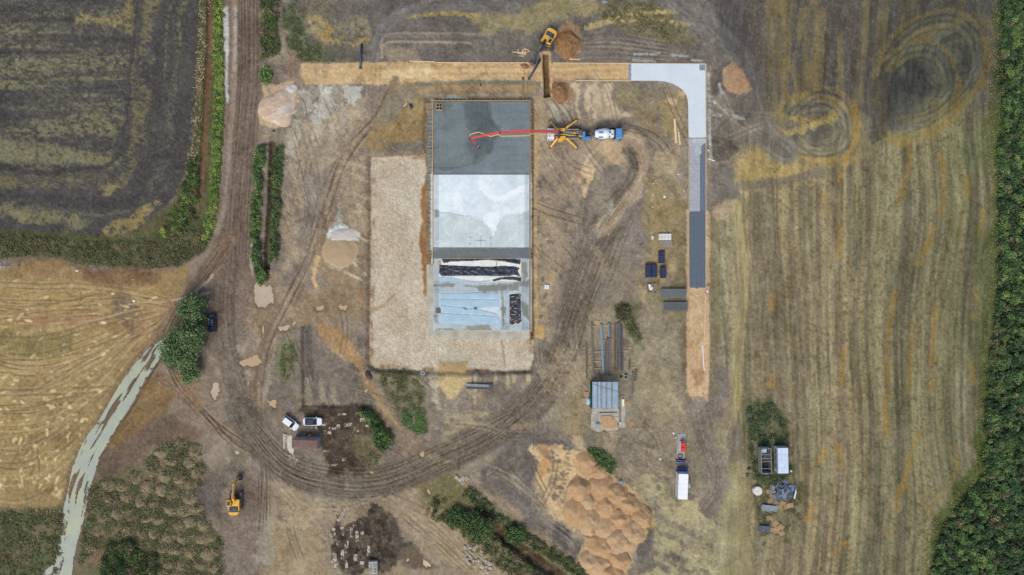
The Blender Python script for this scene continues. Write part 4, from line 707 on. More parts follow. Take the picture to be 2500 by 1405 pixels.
# ------------------------------------------------------------------ mesh builder
def newobj(name, me, parent=None, m=None, loc=None):
    o = bpy.data.objects.new(name, me); COL.objects.link(o)
    if m is not None and me is not None and not len(me.materials): me.materials.append(m)
    if parent is not None: o.parent = parent
    if loc is not None: o.location = loc
    return o
def empty(name, loc=(0, 0, 0), rz=0.0):
    o = bpy.data.objects.new(name, None); COL.objects.link(o); o.location = loc; o.rotation_euler = (0, 0, rz); o.empty_display_size = .3; return o
class MB:
    def __init__(s): s.v = []; s.f = []
    def add(s, vs, fs):
        n = len(s.v); s.v += [tuple(v) for v in vs]; s.f += [tuple(i + n for i in f) for f in fs]; return s
    def box(s, c, d, rz=0, M=None):
        x, y, z = d[0] / 2, d[1] / 2, d[2] / 2
        vs = [Vector((a, b, e)) for e in (-z, z) for a, b in ((-x, -y), (x, -y), (x, y), (-x, y))]
        M = M or Matrix.Rotation(rz, 4, 'Z'); vs = [(M @ v) + Vector(c) for v in vs]
        return s.add(vs, [(3, 2, 1, 0), (4, 5, 6, 7), (0, 1, 5, 4), (1, 2, 6, 5), (2, 3, 7, 6), (3, 0, 4, 7)])
    def prism(s, pts, z0, z1, ch=0.0, top=None):           # plan outline; ch insets the top edge
        n = len(pts); cx = sum(p[0] for p in pts) / n; cy = sum(p[1] for p in pts) / n
        rings = [[(x, y, z0) for x, y in pts]]
        if ch:
            rings.append([(x, y, z1 - ch) for x, y in pts])
            r = max(max(abs(x - cx) for x, y in pts), .01); q = max(max(abs(y - cy) for x, y in pts), .01)
            rings.append([(cx + (x - cx) * (1 - ch / r), cy + (y - cy) * (1 - ch / q), z1) for x, y in pts])
        elif top: rings.append([(x, y, z1) for x, y in top])
        else: rings.append([(x, y, z1) for x, y in pts])
        vs = [v for r in rings for v in r]; fs = [tuple(reversed(range(n)))]; k = len(rings)
        for a in range(k - 1):
            for i in range(n): j = (i + 1) % n; fs.append((a * n + i, a * n + j, (a + 1) * n + j, (a + 1) * n + i))
        fs.append(tuple((k - 1) * n + i for i in range(n))); return s.add(vs, fs)
    def cyl(s, a, b, r0, r1=None, n=10, cap=True):
        a, b = Vector(a), Vector(b); r1 = r0 if r1 is None else r1; d = (b - a)
        q = d.to_track_quat('Z', 'Y') if d.length > 1e-6 else Euler((0, 0, 0)).to_quaternion()
        vs = []
        for p, r in ((a, r0), (b, r1)):
            for i in range(n): t = 2 * math.pi * i / n; vs.append(p + q @ Vector((r * math.cos(t), r * math.sin(t), 0)))
        fs = [(i, (i + 1) % n, n + (i + 1) % n, n + i) for i in range(n)]
        if cap: fs += [tuple(reversed(range(n))), tuple(range(n, 2 * n))]
        return s.add(vs, fs)
    def tube(s, pts, r, n=8):
        for a, b in zip(pts[:-1], pts[1:]): s.cyl(a, b, r, r, n)
        return s
    def lathe(s, prof, axis_a, axis_b, n=16):               # prof: (t 0..1 along the axis, radius)
        a, b = Vector(axis_a), Vector(axis_b); q = (b - a).to_track_quat('Z', 'Y'); vs = []
        for t, r in prof:
            for i in range(n): w = 2 * math.pi * i / n; vs.append(a + (b - a) * t + q @ Vector((r * math.cos(w), r * math.sin(w), 0)))
        fs = []
        for k in range(len(prof) - 1):
            for i in range(n): j = (i + 1) % n; fs.append((k * n + i, k * n + j, (k + 1) * n + j, (k + 1) * n + i))
        fs += [tuple(reversed(range(n))), tuple(range((len(prof) - 1) * n, len(prof) * n))]
        return s.add(vs, fs)
    def mesh(s, name, sm=False):
        me = bpy.data.meshes.new(name); me.from_pydata(s.v, [], s.f); me.update()
        if sm:
            for p in me.polygons: p.use_smooth = True
        return me
    def build(s, name, m, parent=None, loc=None, sm=False): return newobj(name, s.mesh(name, sm), parent, m, loc)
def rrect(x0, x1, y0, y1, r, n=3):
    out = []
    for cx, cy, a in ((x1 - r, y1 - r, 0), (x0 + r, y1 - r, 90), (x0 + r, y0 + r, 180), (x1 - r, y0 + r, 270)):
        for k in range(n + 1): t = R(a + 90 * k / n); out.append((cx + r * math.cos(t), cy + r * math.sin(t)))
    return out
def plank(name, a, b, w, t, m, parent=None, z=None, mesh_only=False):
    """a timber or beam from pixel a to pixel b lying on the ground, w metres wide, t thick"""
    z0 = (max(hz(*a), hz(*b)) if z is None else z)
    A, Bv = W(a[0], a[1]), W(b[0], b[1]); d = Bv - A; L = d.length; c = (A + Bv) / 2
    mb = MB().box((0, 0, t / 2), (L, w, t)); o = mb.build(name, m, parent); o.location = (c.x, c.y, z0 + .01); o.rotation_euler = (0, 0, math.atan2(d.y, d.x))
    if parent is not None: o.location = o.location - parent.location
    return o
# ------------------------------------------------------------------ leaves and grass
LEAF = attr_mat('leaf', rough=.6, fine=6, amp=.15, spec=.25, bump=0)
def leaf_mesh(name, P, size, cols, up=.5, asp=1.6, seed=0, bend=0):
    rs = np.random.RandomState(seed); n = len(P)
    d = rs.normal(size=(n, 3)); d[:, 2] = np.abs(d[:, 2]) + up; d /= np.linalg.norm(d, axis=1)[:, None]
    a = rs.normal(size=(n, 3)); a -= (a * d).sum(1)[:, None] * d; a /= np.linalg.norm(a, axis=1)[:, None]; b = np.cross(d, a)
    L = size[:, None] * .5 * asp; w = size[:, None] * .5
    V = np.empty((n, 4, 3), np.float32); V[:, 0] = P - a * L; V[:, 1] = P - b * w + a * L * .1; V[:, 2] = P + a * L; V[:, 3] = P + b * w + a * L * .1
    F = np.arange(n * 4).reshape(n, 4)
    me = fast_mesh(name, V.reshape(-1, 3), F, np.repeat(cols, 4, 0), False); me.materials.append(LEAF); return me
def palette(cols, n, rs, k=1.0, jit=.16):
    P = np.array([lin(c, k) for c in cols]); P = P * .86 + P.mean(1, keepdims=True) * .14; i = rs.randint(0, len(cols), n)
    return P[i] * (1 + rs.uniform(-jit, jit, (n, 1)))
def inpoly(pts, n, rs):
    xs = [p[0] for p in pts]; ys = [p[1] for p in pts]; out = []
    x = rs.uniform(min(xs), max(xs), n * 3).astype(np.float32); y = rs.uniform(min(ys), max(ys), n * 3).astype(np.float32)
    m = sdf(pts, x, y) > 0; return x[m][:n], y[m][:n]
def area(pts): return abs(sum(pts[i][0] * pts[(i + 1) % len(pts)][1] - pts[(i + 1) % len(pts)][0] * pts[i][1] for i in range(len(pts)))) / 2 / S / S
def strip(pts, hw, n, rs, e=1.0):
    pts = smooth(pts, 4); seg = [math.dist(pts[i], pts[i + 1]) for i in range(len(pts) - 1)]; cum = np.concatenate([[0], np.cumsum(seg)]); P = np.array(pts)
    t = rs.uniform(0, cum[-1], n); i = np.clip(np.searchsorted(cum, t) - 1, 0, len(seg) - 1); f = (t - cum[i]) / np.array(seg)[i]
    p = P[i] + (P[i + 1] - P[i]) * f[:, None]; d = P[i + 1] - P[i]; d /= np.linalg.norm(d, axis=1)[:, None]
    u = rs.uniform(-1, 1, n) * hw * (.75 + .5 * vn(t / 30, t * 0, 77)); return p[:, 0] - d[:, 1] * u, p[:, 1] + d[:, 0] * u, cum[-1]
def scrub(name, label, cat, x, y, hmax, size, cols, seed, clump=14, cov=.0, k=1.35, kind='stuff', up=.6, asp=1.6, parent=None, tint=None, soft=3.5):
    k = k * 1.5
    rs = np.random.RandomState(seed); x = x + rs.normal(size=len(x)).astype(np.float32) * soft; y = y + rs.normal(size=len(y)).astype(np.float32) * soft
    n = fbm(x / clump, y / clump, seed + 3, 2) * .75 + fbm(x / clump / 4, y / clump / 4, seed + 4, 2) * .25; keep = n + rs.uniform(-.09, .09, len(x)) > cov
    x, y, n = x[keep], y[keep], n[keep]
    hh = hmax * ss(.25, .8, n) * rs.rand(len(x)) ** .55
    P = np.stack([(x - 1250) / S, (702.5 - y) / S, hzv(x, y) + hh + .03], -1)
    c = palette(cols, len(x), rs, k)
    if tint is not None:
        t = ss(.42, .62, fbm(x / 34, y / 34, seed + 9, 2))[:, None]; c = c * (1 - t) + palette(tint, len(x), rs, k) * t
    c = c * (.72 + .56 * fbm(x / 16, y / 16, seed + 13, 2))[:, None]
    me = leaf_mesh(name, P, rs.uniform(size[0], size[1], len(x)), c, up, asp, seed)
    return tag(newobj(name, me, parent), label, cat, None, kind)
def thicket(name, label, cat, x, y, rpx, hgt, dens, size, cols, seed, k=1.9, kind='stuff', flat=.75, jit=.22, lim=None):
    """leafy domes: every centre carries its own shell of leaves, dark gaps stay between them"""
    rs = np.random.RandomState(seed); P = []; Cc = []; Z = []
    r = rs.uniform(rpx[0], rpx[1], len(x)) ** 1.0
    for cx, cy, rr in zip(x, y, r):
        rm = rr / S; n = int(dens * rm * rm * 3.14 * rs.uniform(.7, 1.1)) + 3; hh = hgt * (rr / rpx[1]) ** .6 * rs.uniform(.7, 1.15)
        a = rs.uniform(0, 6.283, n); q = np.sqrt(rs.rand(n)) * rm * (1 + .28 * np.sin(a * 3 + rs.rand() * 6) * rs.rand() + rs.normal(size=n) * .26)
        z = hh * np.sqrt(np.clip(1 - (q / rm * flat) ** 2, 0.02, 1)) * rs.uniform(.5, 1.1, n)
        bx_, by_ = (cx - 1250) / S, (702.5 - cy) / S; P.append(np.stack([bx_ + q * np.cos(a), by_ + q * np.sin(a), z], -1))
        base = np.array(lin(cols[rs.randint(len(cols))], k)); base = (base * .86 + base.mean() * .14) * (1 + rs.uniform(-jit, jit)); Cc.append(base * (1 + rs.uniform(-.28, .28, (n, 1))))
    P = np.concatenate(P); Cc = np.concatenate(Cc); P[:, 2] += hzv(P[:, 0] * S + 1250, 702.5 - P[:, 1] * S) + .04
    me = leaf_mesh(name, P, rs.uniform(size[0], size[1], len(P)), Cc, .45, 1.7, seed); return tag(newobj(name, me), label, cat, None, kind)
GREEN = [(66, 92, 46), (54, 78, 42), (84, 104, 50), (48, 68, 40)]; BRIGHT = [(98, 128, 52), (116, 140, 60), (80, 110, 48), (140, 150, 66)]
OLIVE = [(86, 90, 56), (100, 96, 62), (72, 80, 50), (112, 104, 70)]; DRY = [(150, 134, 100), (128, 114, 86), (166, 148, 108)]; DEEP = [(44, 66, 42), (54, 78, 50), (36, 54, 36), (62, 86, 52)]
rs = np.random.RandomState(11)
BELT = [(2448, -40), (2565, -40), (2565, 1450), (2262, 1450), (2285, 1350), (2300, 1285), (2400, 1160), (2405, 1020), (2425, 800), (2440, 600), (2432, 420), (2452, 250), (2440, 120)]
bx, by = inpoly(BELT, 2300, rs)
thicket('scrub_belt', 'dense belt of green scrub and weeds along the right edge', 'scrub', bx, by, (3, 11), 1.3, 85, (.12, .28), DEEP + GREEN + GREEN + [(72, 96, 50), (90, 108, 54), (86, 82, 56)], 31, k=1.8)
bx, by = inpoly(BELT, 30000, rs)
scrub('scrub_understorey', 'low dark undergrowth between the bushes of the right belt', 'scrub', bx, by, .7, (.12, .26), DEEP + OLIVE[:2], 30, clump=15, cov=.3, k=.9)
ex, ey = inpoly([(2425, -40), (2460, -40), (2455, 300), (2445, 600), (2430, 820), (2410, 1020), (2400, 1170), (2300, 1290), (2285, 1350), (2262, 1450), (2225, 1450), (2262, 1300), (2300, 1240), (2375, 1140), (2388, 1000), (2405, 800), (2415, 600), (2408, 300)], 16000, rs)
scrub('verge_grass', 'low yellow-green grass along the foot of the scrub belt', 'grass', ex, ey, .25, (.1, .2), [(98, 104, 52), (84, 94, 46), (120, 112, 66)], 32, clump=12, cov=.38, k=1.1)
sx, sy, L = strip([(536, -40), (533, 100), (535, 260), (528, 400), (518, 520), (502, 590)], 11, 17000, rs)
i_ = rs.rand(len(sx)) < .034; thicket('roadside_weeds', 'bright green weeds between the field ditch and the dirt road', 'weeds', sx[i_], sy[i_], (2.5, 6), .5, 75, (.1, .2), BRIGHT + [(84, 112, 50), (128, 138, 58)], 33, k=1.35)
sx, sy = inpoly([(462, 390), (484, 380), (482, 500), (462, 545), (430, 575), (392, 575), (420, 520), (448, 470)], 9000, rs)
i_ = rs.rand(len(sx)) < .03; thicket('field_corner_weeds', 'yellow-green weeds on the bank at the ploughed field corner', 'weeds', sx[i_], sy[i_], (3, 8), .6, 60, (.1, .22), BRIGHT + OLIVE + GREEN, 34, k=1.15)
sx, sy = inpoly([(-30, 570), (60, 578), (200, 590), (330, 592), (430, 570), (505, 560), (500, 610), (440, 648), (340, 655), (180, 640), (120, 618), (40, 625), (-30, 632)], 26000, rs)
scrub('rough_bank_grass', 'dark rough grass on the bank below the ploughed field', 'grass', sx, sy, .45, (.1, .22), OLIVE + OLIVE + [(74, 84, 50), (132, 118, 86)], 35, clump=13, cov=.43, k=.85, tint=[(84, 92, 54), (112, 104, 70), (70, 84, 46)])
sx, sy, L = strip([(500, -40), (488, 180), (478, 320), (466, 400)], 8, 5000, rs)
scrub('dry_edge_grass', 'dry straw tufts along the edge of the ploughed field', 'grass', sx, sy, .3, (.1, .22), DRY + OLIVE[:2], 36, clump=8, cov=.45, k=1.0)
sx, sy, L = strip([(636, 358), (630, 450), (626, 560), (628, 640), (646, 690)], 10, 15000, rs)
i_ = rs.rand(len(sx)) < .016; thicket('ditch_hedge', 'tall green weed hedge on the road side of the ditch', 'hedge', sx[i_], sy[i_], (3, 8), 1.1, 75, (.1, .22), GREEN + [(80, 112, 56), (96, 120, 58)], 37, k=1.6)
sx, sy, L = strip([(682, 360), (677, 385), (674, 450), (670, 540), (668, 640)], 11, 12000, rs)
i_ = rs.rand(len(sx)) < .016; thicket('ditch_hedge', 'tall green weed hedge on the site side of the ditch', 'hedge', sx[i_], sy[i_], (3, 8), 1.1, 70, (.1, .22), GREEN + OLIVE[:1] + [(80, 108, 56)], 38, k=1.5)
sx, sy, L = strip([(660, -40), (658, 60), (662, 140)], 19, 9500, rs)
i_ = rs.rand(len(sx)) < .016; thicket('ditch_weeds', 'dark green weeds in the ditch right of the road', 'weeds', sx[i_], sy[i_], (3, 9), .7, 55, (.1, .22), GREEN + OLIVE + BRIGHT[2:3], 39, k=1.2)
sx, sy = inpoly([(640, 170), (655, 168), (662, 190), (655, 203), (640, 198)], 900, rs)
scrub('leafy_bush', 'small bright green bush at the roadside corner above the sand heap', 'bush', sx, sy, 1.2, (.14, .3), BRIGHT[:3] + GREEN, 40, clump=6, k=1.2, kind=None)
sx, sy = inpoly([(692, 20), (715, 20), (745, 100), (785, 110), (780, 148), (735, 150), (700, 100)], 6000, rs)
scrub('sparse_grass', 'thin dark green grass left of the orange straw patch', 'grass', sx, sy, .25, (.1, .2), OLIVE + GREEN[:2], 41, clump=10, cov=.46, k=.95)
sx, sy = inpoly([(878, 1000), (900, 1000), (930, 1030), (952, 1068), (950, 1092), (932, 1100), (918, 1075), (905, 1035)], 6500, rs)
i_ = rs.rand(len(sx)) < .02; thicket('shrub_row', 'row of leafy green shrubs beside the muddy yard', 'shrub', sx[i_], sy[i_], (4, 10), 1.6, 70, (.12, .28), GREEN + BRIGHT[2:3], 42, k=1.5, kind=None)
sx, sy = inpoly([(985, 1005), (1020, 1005), (1040, 1030), (1040, 1058), (1015, 1055), (985, 1035)], 4200, rs)
scrub('grass_patch', 'green grass patch right of the sandy footpath', 'grass', sx, sy, .35, (.1, .2), [(74, 104, 52), (64, 92, 48), (88, 112, 58)], 43, clump=10, cov=.34, k=1.05)
sx, sy = inpoly([(915, 908), (1020, 908), (1035, 960), (1040, 1010), (1010, 1020), (975, 1000), (940, 950)], 7000, rs)
scrub('thin_weeds', 'thin green weeds below the gravel pad corner', 'weeds', sx, sy, .25, (.1, .2), OLIVE + [(78, 100, 52)], 44, clump=13, cov=.5, k=1.0)
sx, sy, L = strip([(1140, 1200), (1200, 1250), (1280, 1310), (1360, 1360), (1450, 1420)], 13, 15000, rs)
i_ = rs.rand(len(sx)) < .018; thicket('ditch_bank_weeds', 'green weeds on the upper bank of the bottom ditch', 'weeds', sx[i_], sy[i_], (2.5, 7), .5, 60, (.1, .2), GREEN + OLIVE, 45, k=1.3)
sx, sy, L = strip([(1052, 1232), (1110, 1265), (1190, 1330), (1260, 1385), (1330, 1440)], 26, 21000, rs)
i_ = rs.rand(len(sx)) < .014; thicket('ditch_bank_weeds', 'dark green weeds on the lower bank of the bottom ditch', 'weeds', sx[i_], sy[i_], (2.5, 8), .5, 55, (.1, .2), GREEN + OLIVE + DRY[1:2], 46, k=1.2)
sx, sy = inpoly([(1150, 1300), (1230, 1330), (1330, 1420), (1250, 1420)], 9000, rs)
scrub('bank_grass', 'yellowing grass on the flank of the bottom ditch', 'grass', sx, sy, .35, (.1, .22), OLIVE + DRY[:2], 47, clump=12, cov=.4, k=1.0)
sx, sy = inpoly([(1436, 1096), (1462, 1098), (1490, 1118), (1500, 1138), (1488, 1156), (1465, 1140), (1448, 1115)], 3200, rs)
scrub('weed_patch', 'dark green weeds against the top of the sand heaps', 'weeds', sx, sy, .7, (.12, .28), GREEN, 48, clump=9, cov=.3, k=1.15)
sx, sy = inpoly([(1825, 990), (1885, 985), (1922, 1050), (1928, 1160), (1890, 1185), (1842, 1170), (1830, 1060)], 13000, rs)
scrub('weed_patch', 'dark green weeds above and around the grey roofless cabin', 'weeds', sx, sy, .4, (.1, .24), DEEP + OLIVE[:2], 49, clump=13, cov=.42, k=1.0)
sx, sy = inpoly([(1835, 1180), (1960, 1180), (1950, 1320), (1860, 1330)], 9000, rs)
scrub('short_grass', 'short olive grass around the pallets and scrap', 'grass', sx, sy, .15, (.08, .18), OLIVE, 50, clump=14, cov=.5, k=.95)
sx, sy = inpoly([(1505, 745), (1535, 745), (1540, 775), (1555, 800), (1565, 830), (1540, 820), (1525, 785), (1505, 775)], 3200, rs)
scrub('weed_patch', 'low dark weeds above the stored steel beams', 'weeds', sx, sy, .5, (.1, .22), OLIVE + [(72, 96, 48)], 51, clump=9, cov=.42, k=1.0)
sx, sy = inpoly([(255, 1335), (330, 1325), (385, 1370), (385, 1430), (250, 1430)], 14000, rs)
i_ = rs.rand(len(sx)) < .02; thicket('bramble_thicket', 'low olive bramble thicket among the grassy mounds', 'bush', sx[i_], sy[i_], (4, 13), 1.2, 55, (.1, .26), OLIVE + GREEN + [(96, 110, 58)], 52, k=1.2, kind=None)
sx, sy = inpoly([(-30, 1262), (60, 1242), (145, 1250), (160, 1290), (135, 1430), (-30, 1430)], 21000, rs)
scrub('meadow_grass', 'tussocky green grass left of the flooded track', 'grass', sx, sy, .35, (.1, .24), OLIVE + [(84, 106, 56), (92, 110, 60)], 53, clump=15, cov=.44, k=1.0, tint=DRY[1:2] + OLIVE)
sx, sy = inpoly([(690, 835), (722, 845), (718, 900), (690, 945), (682, 900)], 1600, rs)
scrub('thin_weeds', 'thin green weeds left of the sunken soil bed', 'weeds', sx, sy, .25, (.1, .2), [(80, 104, 54), (98, 104, 62)], 54, clump=9, cov=.52, k=1.0)
sx, sy = inpoly([(1465, 20), (1590, 5), (1660, 60), (1665, 110), (1560, 80), (1470, 45)], 5000, rs)
scrub('dry_weeds', 'dry olive weeds above the excavated road head', 'weeds', sx, sy, .35, (.1, .24), OLIVE + DRY[1:2], 55, clump=11, cov=.48, k=.95)
sx, sy = inpoly([(880, 1100), (935, 1090), (930, 1130), (900, 1145)], 1200, rs)
scrub('thin_weeds', 'thin grass right of the dark oily mud', 'weeds', sx, sy, .2, (.1, .2), OLIVE + [(84, 104, 54)], 56, clump=9, cov=.5, k=1.0)
# ------------------------------------------------------------------ materials for built things
M_WHITE = mat('white_paint', (226, 232, 236), (206, 214, 220), 1.2, .45); M_BLUE = mat('truck_blue', (92, 150, 202), (74, 130, 184), 2, .4, coat=.3)
M_YEL = mat('machine_yellow', (230, 182, 74), (208, 160, 62), 1.6, .45, coat=.2); M_RED = mat('boom_red', (226, 82, 78), (204, 76, 72), 1.2, .45)
M_BLK = mat('black_rubber', (34, 34, 36), (46, 44, 42), 4, .8); M_STL = mat('dark_steel', (66, 72, 82), (86, 88, 92), 3, .5, .3); M_GRY = mat('grey_metal', (150, 156, 160), (120, 126, 130), 2, .5, .2)
M_GLS = mat('dark_glass', (30, 42, 54), (40, 56, 70), 1, .12, spec=.6); M_MUDM = mat('muddy_metal', (128, 112, 98), (92, 82, 74), 5, .9)
M_TIM = mat('timber', (206, 176, 132), (178, 146, 104), 2.5, .8, stretch=(1, 8, 8)); M_TIMG = mat('weathered_timber', (168, 150, 124), (136, 120, 100), 2.5, .85, stretch=(1, 8, 8)); M_TIMP = mat('pale_timber', (226, 206, 168), (206, 182, 142), 2.5, .8, stretch=(1, 8, 8))
M_CON = mat('old_concrete', (184, 182, 172), (150, 146, 134), .9, .9, bump=.2); M_CONW = mat('new_concrete', (210, 220, 225), (200, 210, 216), .35, .8, contrast=(.3, .7)); M_LEAN = mat('lean_concrete', (190, 190, 178), (164, 156, 136), .5, .9, bump=.2)
M_TARP = mat('navy_tarp', (54, 62, 92), (40, 46, 72), 2.2, .35, bump=.4); M_BPL = mat('black_plastic', (36, 41, 50), (74, 82, 92), 1.4, .28, bump=1.0, contrast=(.42, .62)); M_WSH = mat('white_sheet', (232, 234, 230), (214, 216, 208), .6, .6, bump=.2)
M_INS = mat('blue_insulation', (174, 202, 216), (158, 186, 202), .5, .6); M_SAND = mat('heap_sand', (186, 154, 116), (166, 134, 98), .9, .95, bump=.4, contrast=(.3, .7), detail=8); M_SANDP = mat('pale_heap_sand', (190, 162, 126), (172, 143, 108), .9, .95, bump=.4, contrast=(.3, .7), detail=8); M_CLAY = mat('orange_spoil', (156, 120, 84), (122, 92, 62), 1.8, .95, bump=.8, contrast=(.3, .7), detail=8)
M_GRV = mat('white_gravel', (212, 208, 200), (168, 160, 150), 9, .95, bump=.6); M_GRVT = mat('tan_gravel', (186, 166, 134), (158, 136, 106), 9, .95, bump=.6)
M_STONE = mat('field_stone', (190, 184, 172), (150, 142, 130), 3, .9); M_ROOFB = mat('pale_blue_roof', (152, 174, 192), (134, 156, 176), .8, .4); M_BRN = mat('brown_roof', (104, 80, 76), (124, 96, 88), .9, .5)
M_RBAR = mat('rebar_steel', (146, 154, 155), (122, 130, 131), 4, .6, .3); M_RBARL = mat('pale_rebar', (152, 160, 166), (128, 136, 142), 4, .6, .2); M_BOT = mat('bottle_blue', (36, 76, 190), (28, 60, 160), 3, .25, spec=.6)
M_ORED = mat('generator_red', (232, 58, 50), (214, 52, 46), 1.5, .4, coat=.3); M_PIPE = mat('blue_grey_pipe', (70, 84, 106), (58, 70, 90), 3, .5); M_BEAM = mat('beam_grey', (98, 100, 104), (122, 112, 100), 1.6, .6, .2); M_BEAMB = mat('beam_blue', (122, 148, 170), (106, 132, 156), 1.2, .5)
M_NAVY = mat('van_navy', (26, 40, 62), (34, 50, 74), 1.5, .35, coat=.5); M_WET = mat('wet_concrete', (116, 128, 128), (88, 97, 96), .45, .45, contrast=(.3, .7)); M_BASE = mat('blinding_grey', (168, 180, 186), (138, 150, 158), .35, .7, contrast=(.3, .7)); M_BASE2 = mat('pale_blinding', (212, 220, 224), (186, 196, 200), .6, .7, contrast=(.4, .7))
M_STAIN = mat('damp_stain', (142, 140, 126), (118, 114, 98), 1.2, .7); M_MEMB = mat('dark_membrane', (98, 116, 134), (84, 100, 118), 1.5, .6, stretch=(6, .3, 1)); M_MEMG = mat('grey_membrane', (176, 180, 186), (158, 162, 168), 1.2, .6); M_MEMD = mat('slate_membrane', (112, 124, 138), (96, 106, 120), 1.2, .6, stretch=(6, .3, 1)); M_SLUR = mat('cement_slurry', (160, 170, 174), (190, 196, 198), 1.0, .7)
M_GREENS = mat('green_net', (44, 94, 70), (34, 72, 56), 3, .6, bump=.5)
def water_mat(name, c, c_, rough=.2):
    return mat(name, c, c_, .25, rough, spec=.5, contrast=(.35, .65))
MW = {'tan': water_mat('tan_water', (188, 172, 150), (176, 158, 136)), 'ochre': water_mat('ochre_water', (188, 164, 128), (176, 150, 116)), 'flood': water_mat('milky_water', (150, 160, 157), (168, 176, 144), .45)}
# ------------------------------------------------------------------ water
def sheet_xy(pts, z, sub=1): 
    return MB().add([tuple(W(x, y, z)) for x, y in reversed(pts)], [tuple(range(len(pts)))])
def grow(pts, d):
    cx = sum(p[0] for p in pts) / len(pts); cy = sum(p[1] for p in pts) / len(pts); out = []
    for x, y in pts: L = math.hypot(x - cx, y - cy) + 1e-6; out.append((x + (x - cx) / L * d, y + (y - cy) / L * d))
    return out
def water(name, pts, z, m, label, g=0):
    me = bpy.data.meshes.new(name); bm = bmesh.new(); vs = [bm.verts.new(W(x, y, z)) for x, y in reversed(pts)]; bm.faces.new(vs); bmesh.ops.triangulate(bm, faces=bm.faces[:]); bm.to_mesh(me); bm.free()
    return tag(newobj(name, me, None, m), label, None, None, 'structure')
water('flood_water', FLOOD, -.16, MW['flood'], 'milky grey-green water flooding the left farm track')
for i_, (c, pts, lab) in enumerate(PUD): water('puddle', grow(smooth(pts, 3, True), 11), -.12 - .003 * i_, MW[c], lab)
# ------------------------------------------------------------------ slab under construction
def px_box(mb, x0, x1, y0, y1, z0, z1, base):
    a, b = W(x0, y1), W(x1, y0); return mb.box(((a.x + b.x) / 2 - base.x, (a.y + b.y) / 2 - base.y, (z0 + z1) / 2), (b.x - a.x, b.y - a.y, z1 - z0))
def px_prism(pts, z0, z1, base, ch=0): return MB().prism([((W(x, y) - base).x, (W(x, y) - base).y) for x, y in reversed(pts)], z0, z1, ch)
def poly_mesh(name, pts, z0, z1, m, parent, base, sm=False):
    me = bpy.data.meshes.new(name); bm = bmesh.new(); vs = [bm.verts.new(W(x, y, z1) - base) for x, y in reversed(pts)]; f = bm.faces.new(vs)
    r = bmesh.ops.extrude_face_region(bm, geom=[f]); 
    for v in [e for e in r['geom'] if isinstance(e, bmesh.types.BMVert)]: v.co.z = z1
    for v in vs: v.co.z = z0
    bmesh.ops.recalc_face_normals(bm, faces=bm.faces[:]); bmesh.ops.triangulate(bm, faces=[g for g in bm.faces if len(g.verts) > 4]); bm.to_mesh(me); bm.free()
    return newobj(name, me, parent, m)
fb = W(1175, 530); fnd = tag(empty('foundation_slab', fb), 'large half poured concrete foundation slab with rebar in the gravel pit', 'foundation')
CM = attr_mat('cast_concrete', rough=.75, fine=5, amp=.06, spec=.3, bump=.1); CMW = attr_mat('wet_cement', rough=.4, fine=5, amp=.06, spec=.4, bump=.1)
def cast(name, x0, x1, y0, y1, z0, z1, m=CM, mask=None, zn=0.0):      # a cast slab whose top carries the cement tones
    X = np.linspace(x0, x1, int((x1 - x0) / 2) + 1).astype(np.float32); Y = np.linspace(y0, y1, int((y1 - y0) / 2) + 1).astype(np.float32); GX, GY = np.meshgrid(X, Y); ny_, nx_ = GX.shape
    i = np.clip(np.round((GX + 140) / STEP).astype(int), 0, NX - 1); j = np.clip(np.round((GY + 130) / STEP).astype(int), 0, NY - 1); cc = LC[j, i].reshape(-1, 3)
    V = np.stack([(GX - 1250) / S - fb.x, (702.5 - GY) / S - fb.y, np.full(GX.shape, z1) + (fbm(GX / 20, GY / 20, 77, 2) - .5) * zn], -1).reshape(-1, 3); ids = np.arange(ny_ * nx_).reshape(ny_, nx_)
    q = np.stack([ids[:-1, :-1], ids[1:, :-1], ids[1:, 1:], ids[:-1, 1:]], -1).reshape(-1, 4)
    if mask is not None:
        ins = (sdf(mask, GX, GY) > 0).ravel(); q = q[ins[q].all(1)]
    else:
        ring = np.concatenate([ids[0, :], ids[1:, -1], ids[-1, -2::-1], ids[-2:0:-1, 0]]); lo = V[ring].copy(); lo[:, 2] = z0; n0 = len(V); V = np.concatenate([V, lo]); cc = np.concatenate([cc, cc[ring]]); k_ = np.arange(len(ring)); k2 = (k_ + 1) % len(ring)
        q = np.concatenate([q, np.stack([ring[k_], ring[k2], n0 + k2, n0 + k_], -1)])
    me = fast_mesh(name, V, q, cc, False); return newobj(name, me, fnd, m)
cast('blinding', 1058, 1292, 248, 427, -.8, -.32); cast('blinding', 1058, 1292, 604, 632, -.8, -.32); cast('pale_blinding', 1058, 1292, 632, 808, -.8, -.22); cast('finished_pour', 1058, 1292, 427, 604, -.8, -.02)
lean = smooth([(1041, 646), (1058, 646), (1058, 806), (1292, 806), (1293, 828), (1262, 828), (1250, 833), (1235, 829), (1180, 827), (1120, 829), (1090, 826), (1048, 822), (1040, 790), (1043, 770), (1041, 700)], 1, True)
poly_mesh('lean_concrete', lean, -.8, -.5, M_LEAN, fnd, fb)
cast('wet_pour', 1058, 1292, 248, 408, -.3, -.14, CMW, WETP, .05)
def bars(x0, x1, y0, y1, z, px, py, w, zt=.03):
    mb = MB(); nx_ = int((x1 - x0) / px); ny_ = int((y1 - y0) / py)
    for k in range(nx_ + 1): x = x0 + (x1 - x0) * k / nx_; px_box(mb, x - w / 2, x + w / 2, y0, y1, z, z + zt, fb)
    for k in range(ny_ + 1): y = y0 + (y1 - y0) * k / ny_; px_box(mb, x0, x1, y - w / 2, y + w / 2, z + zt + .002, z + 2 * zt, fb)
    return mb
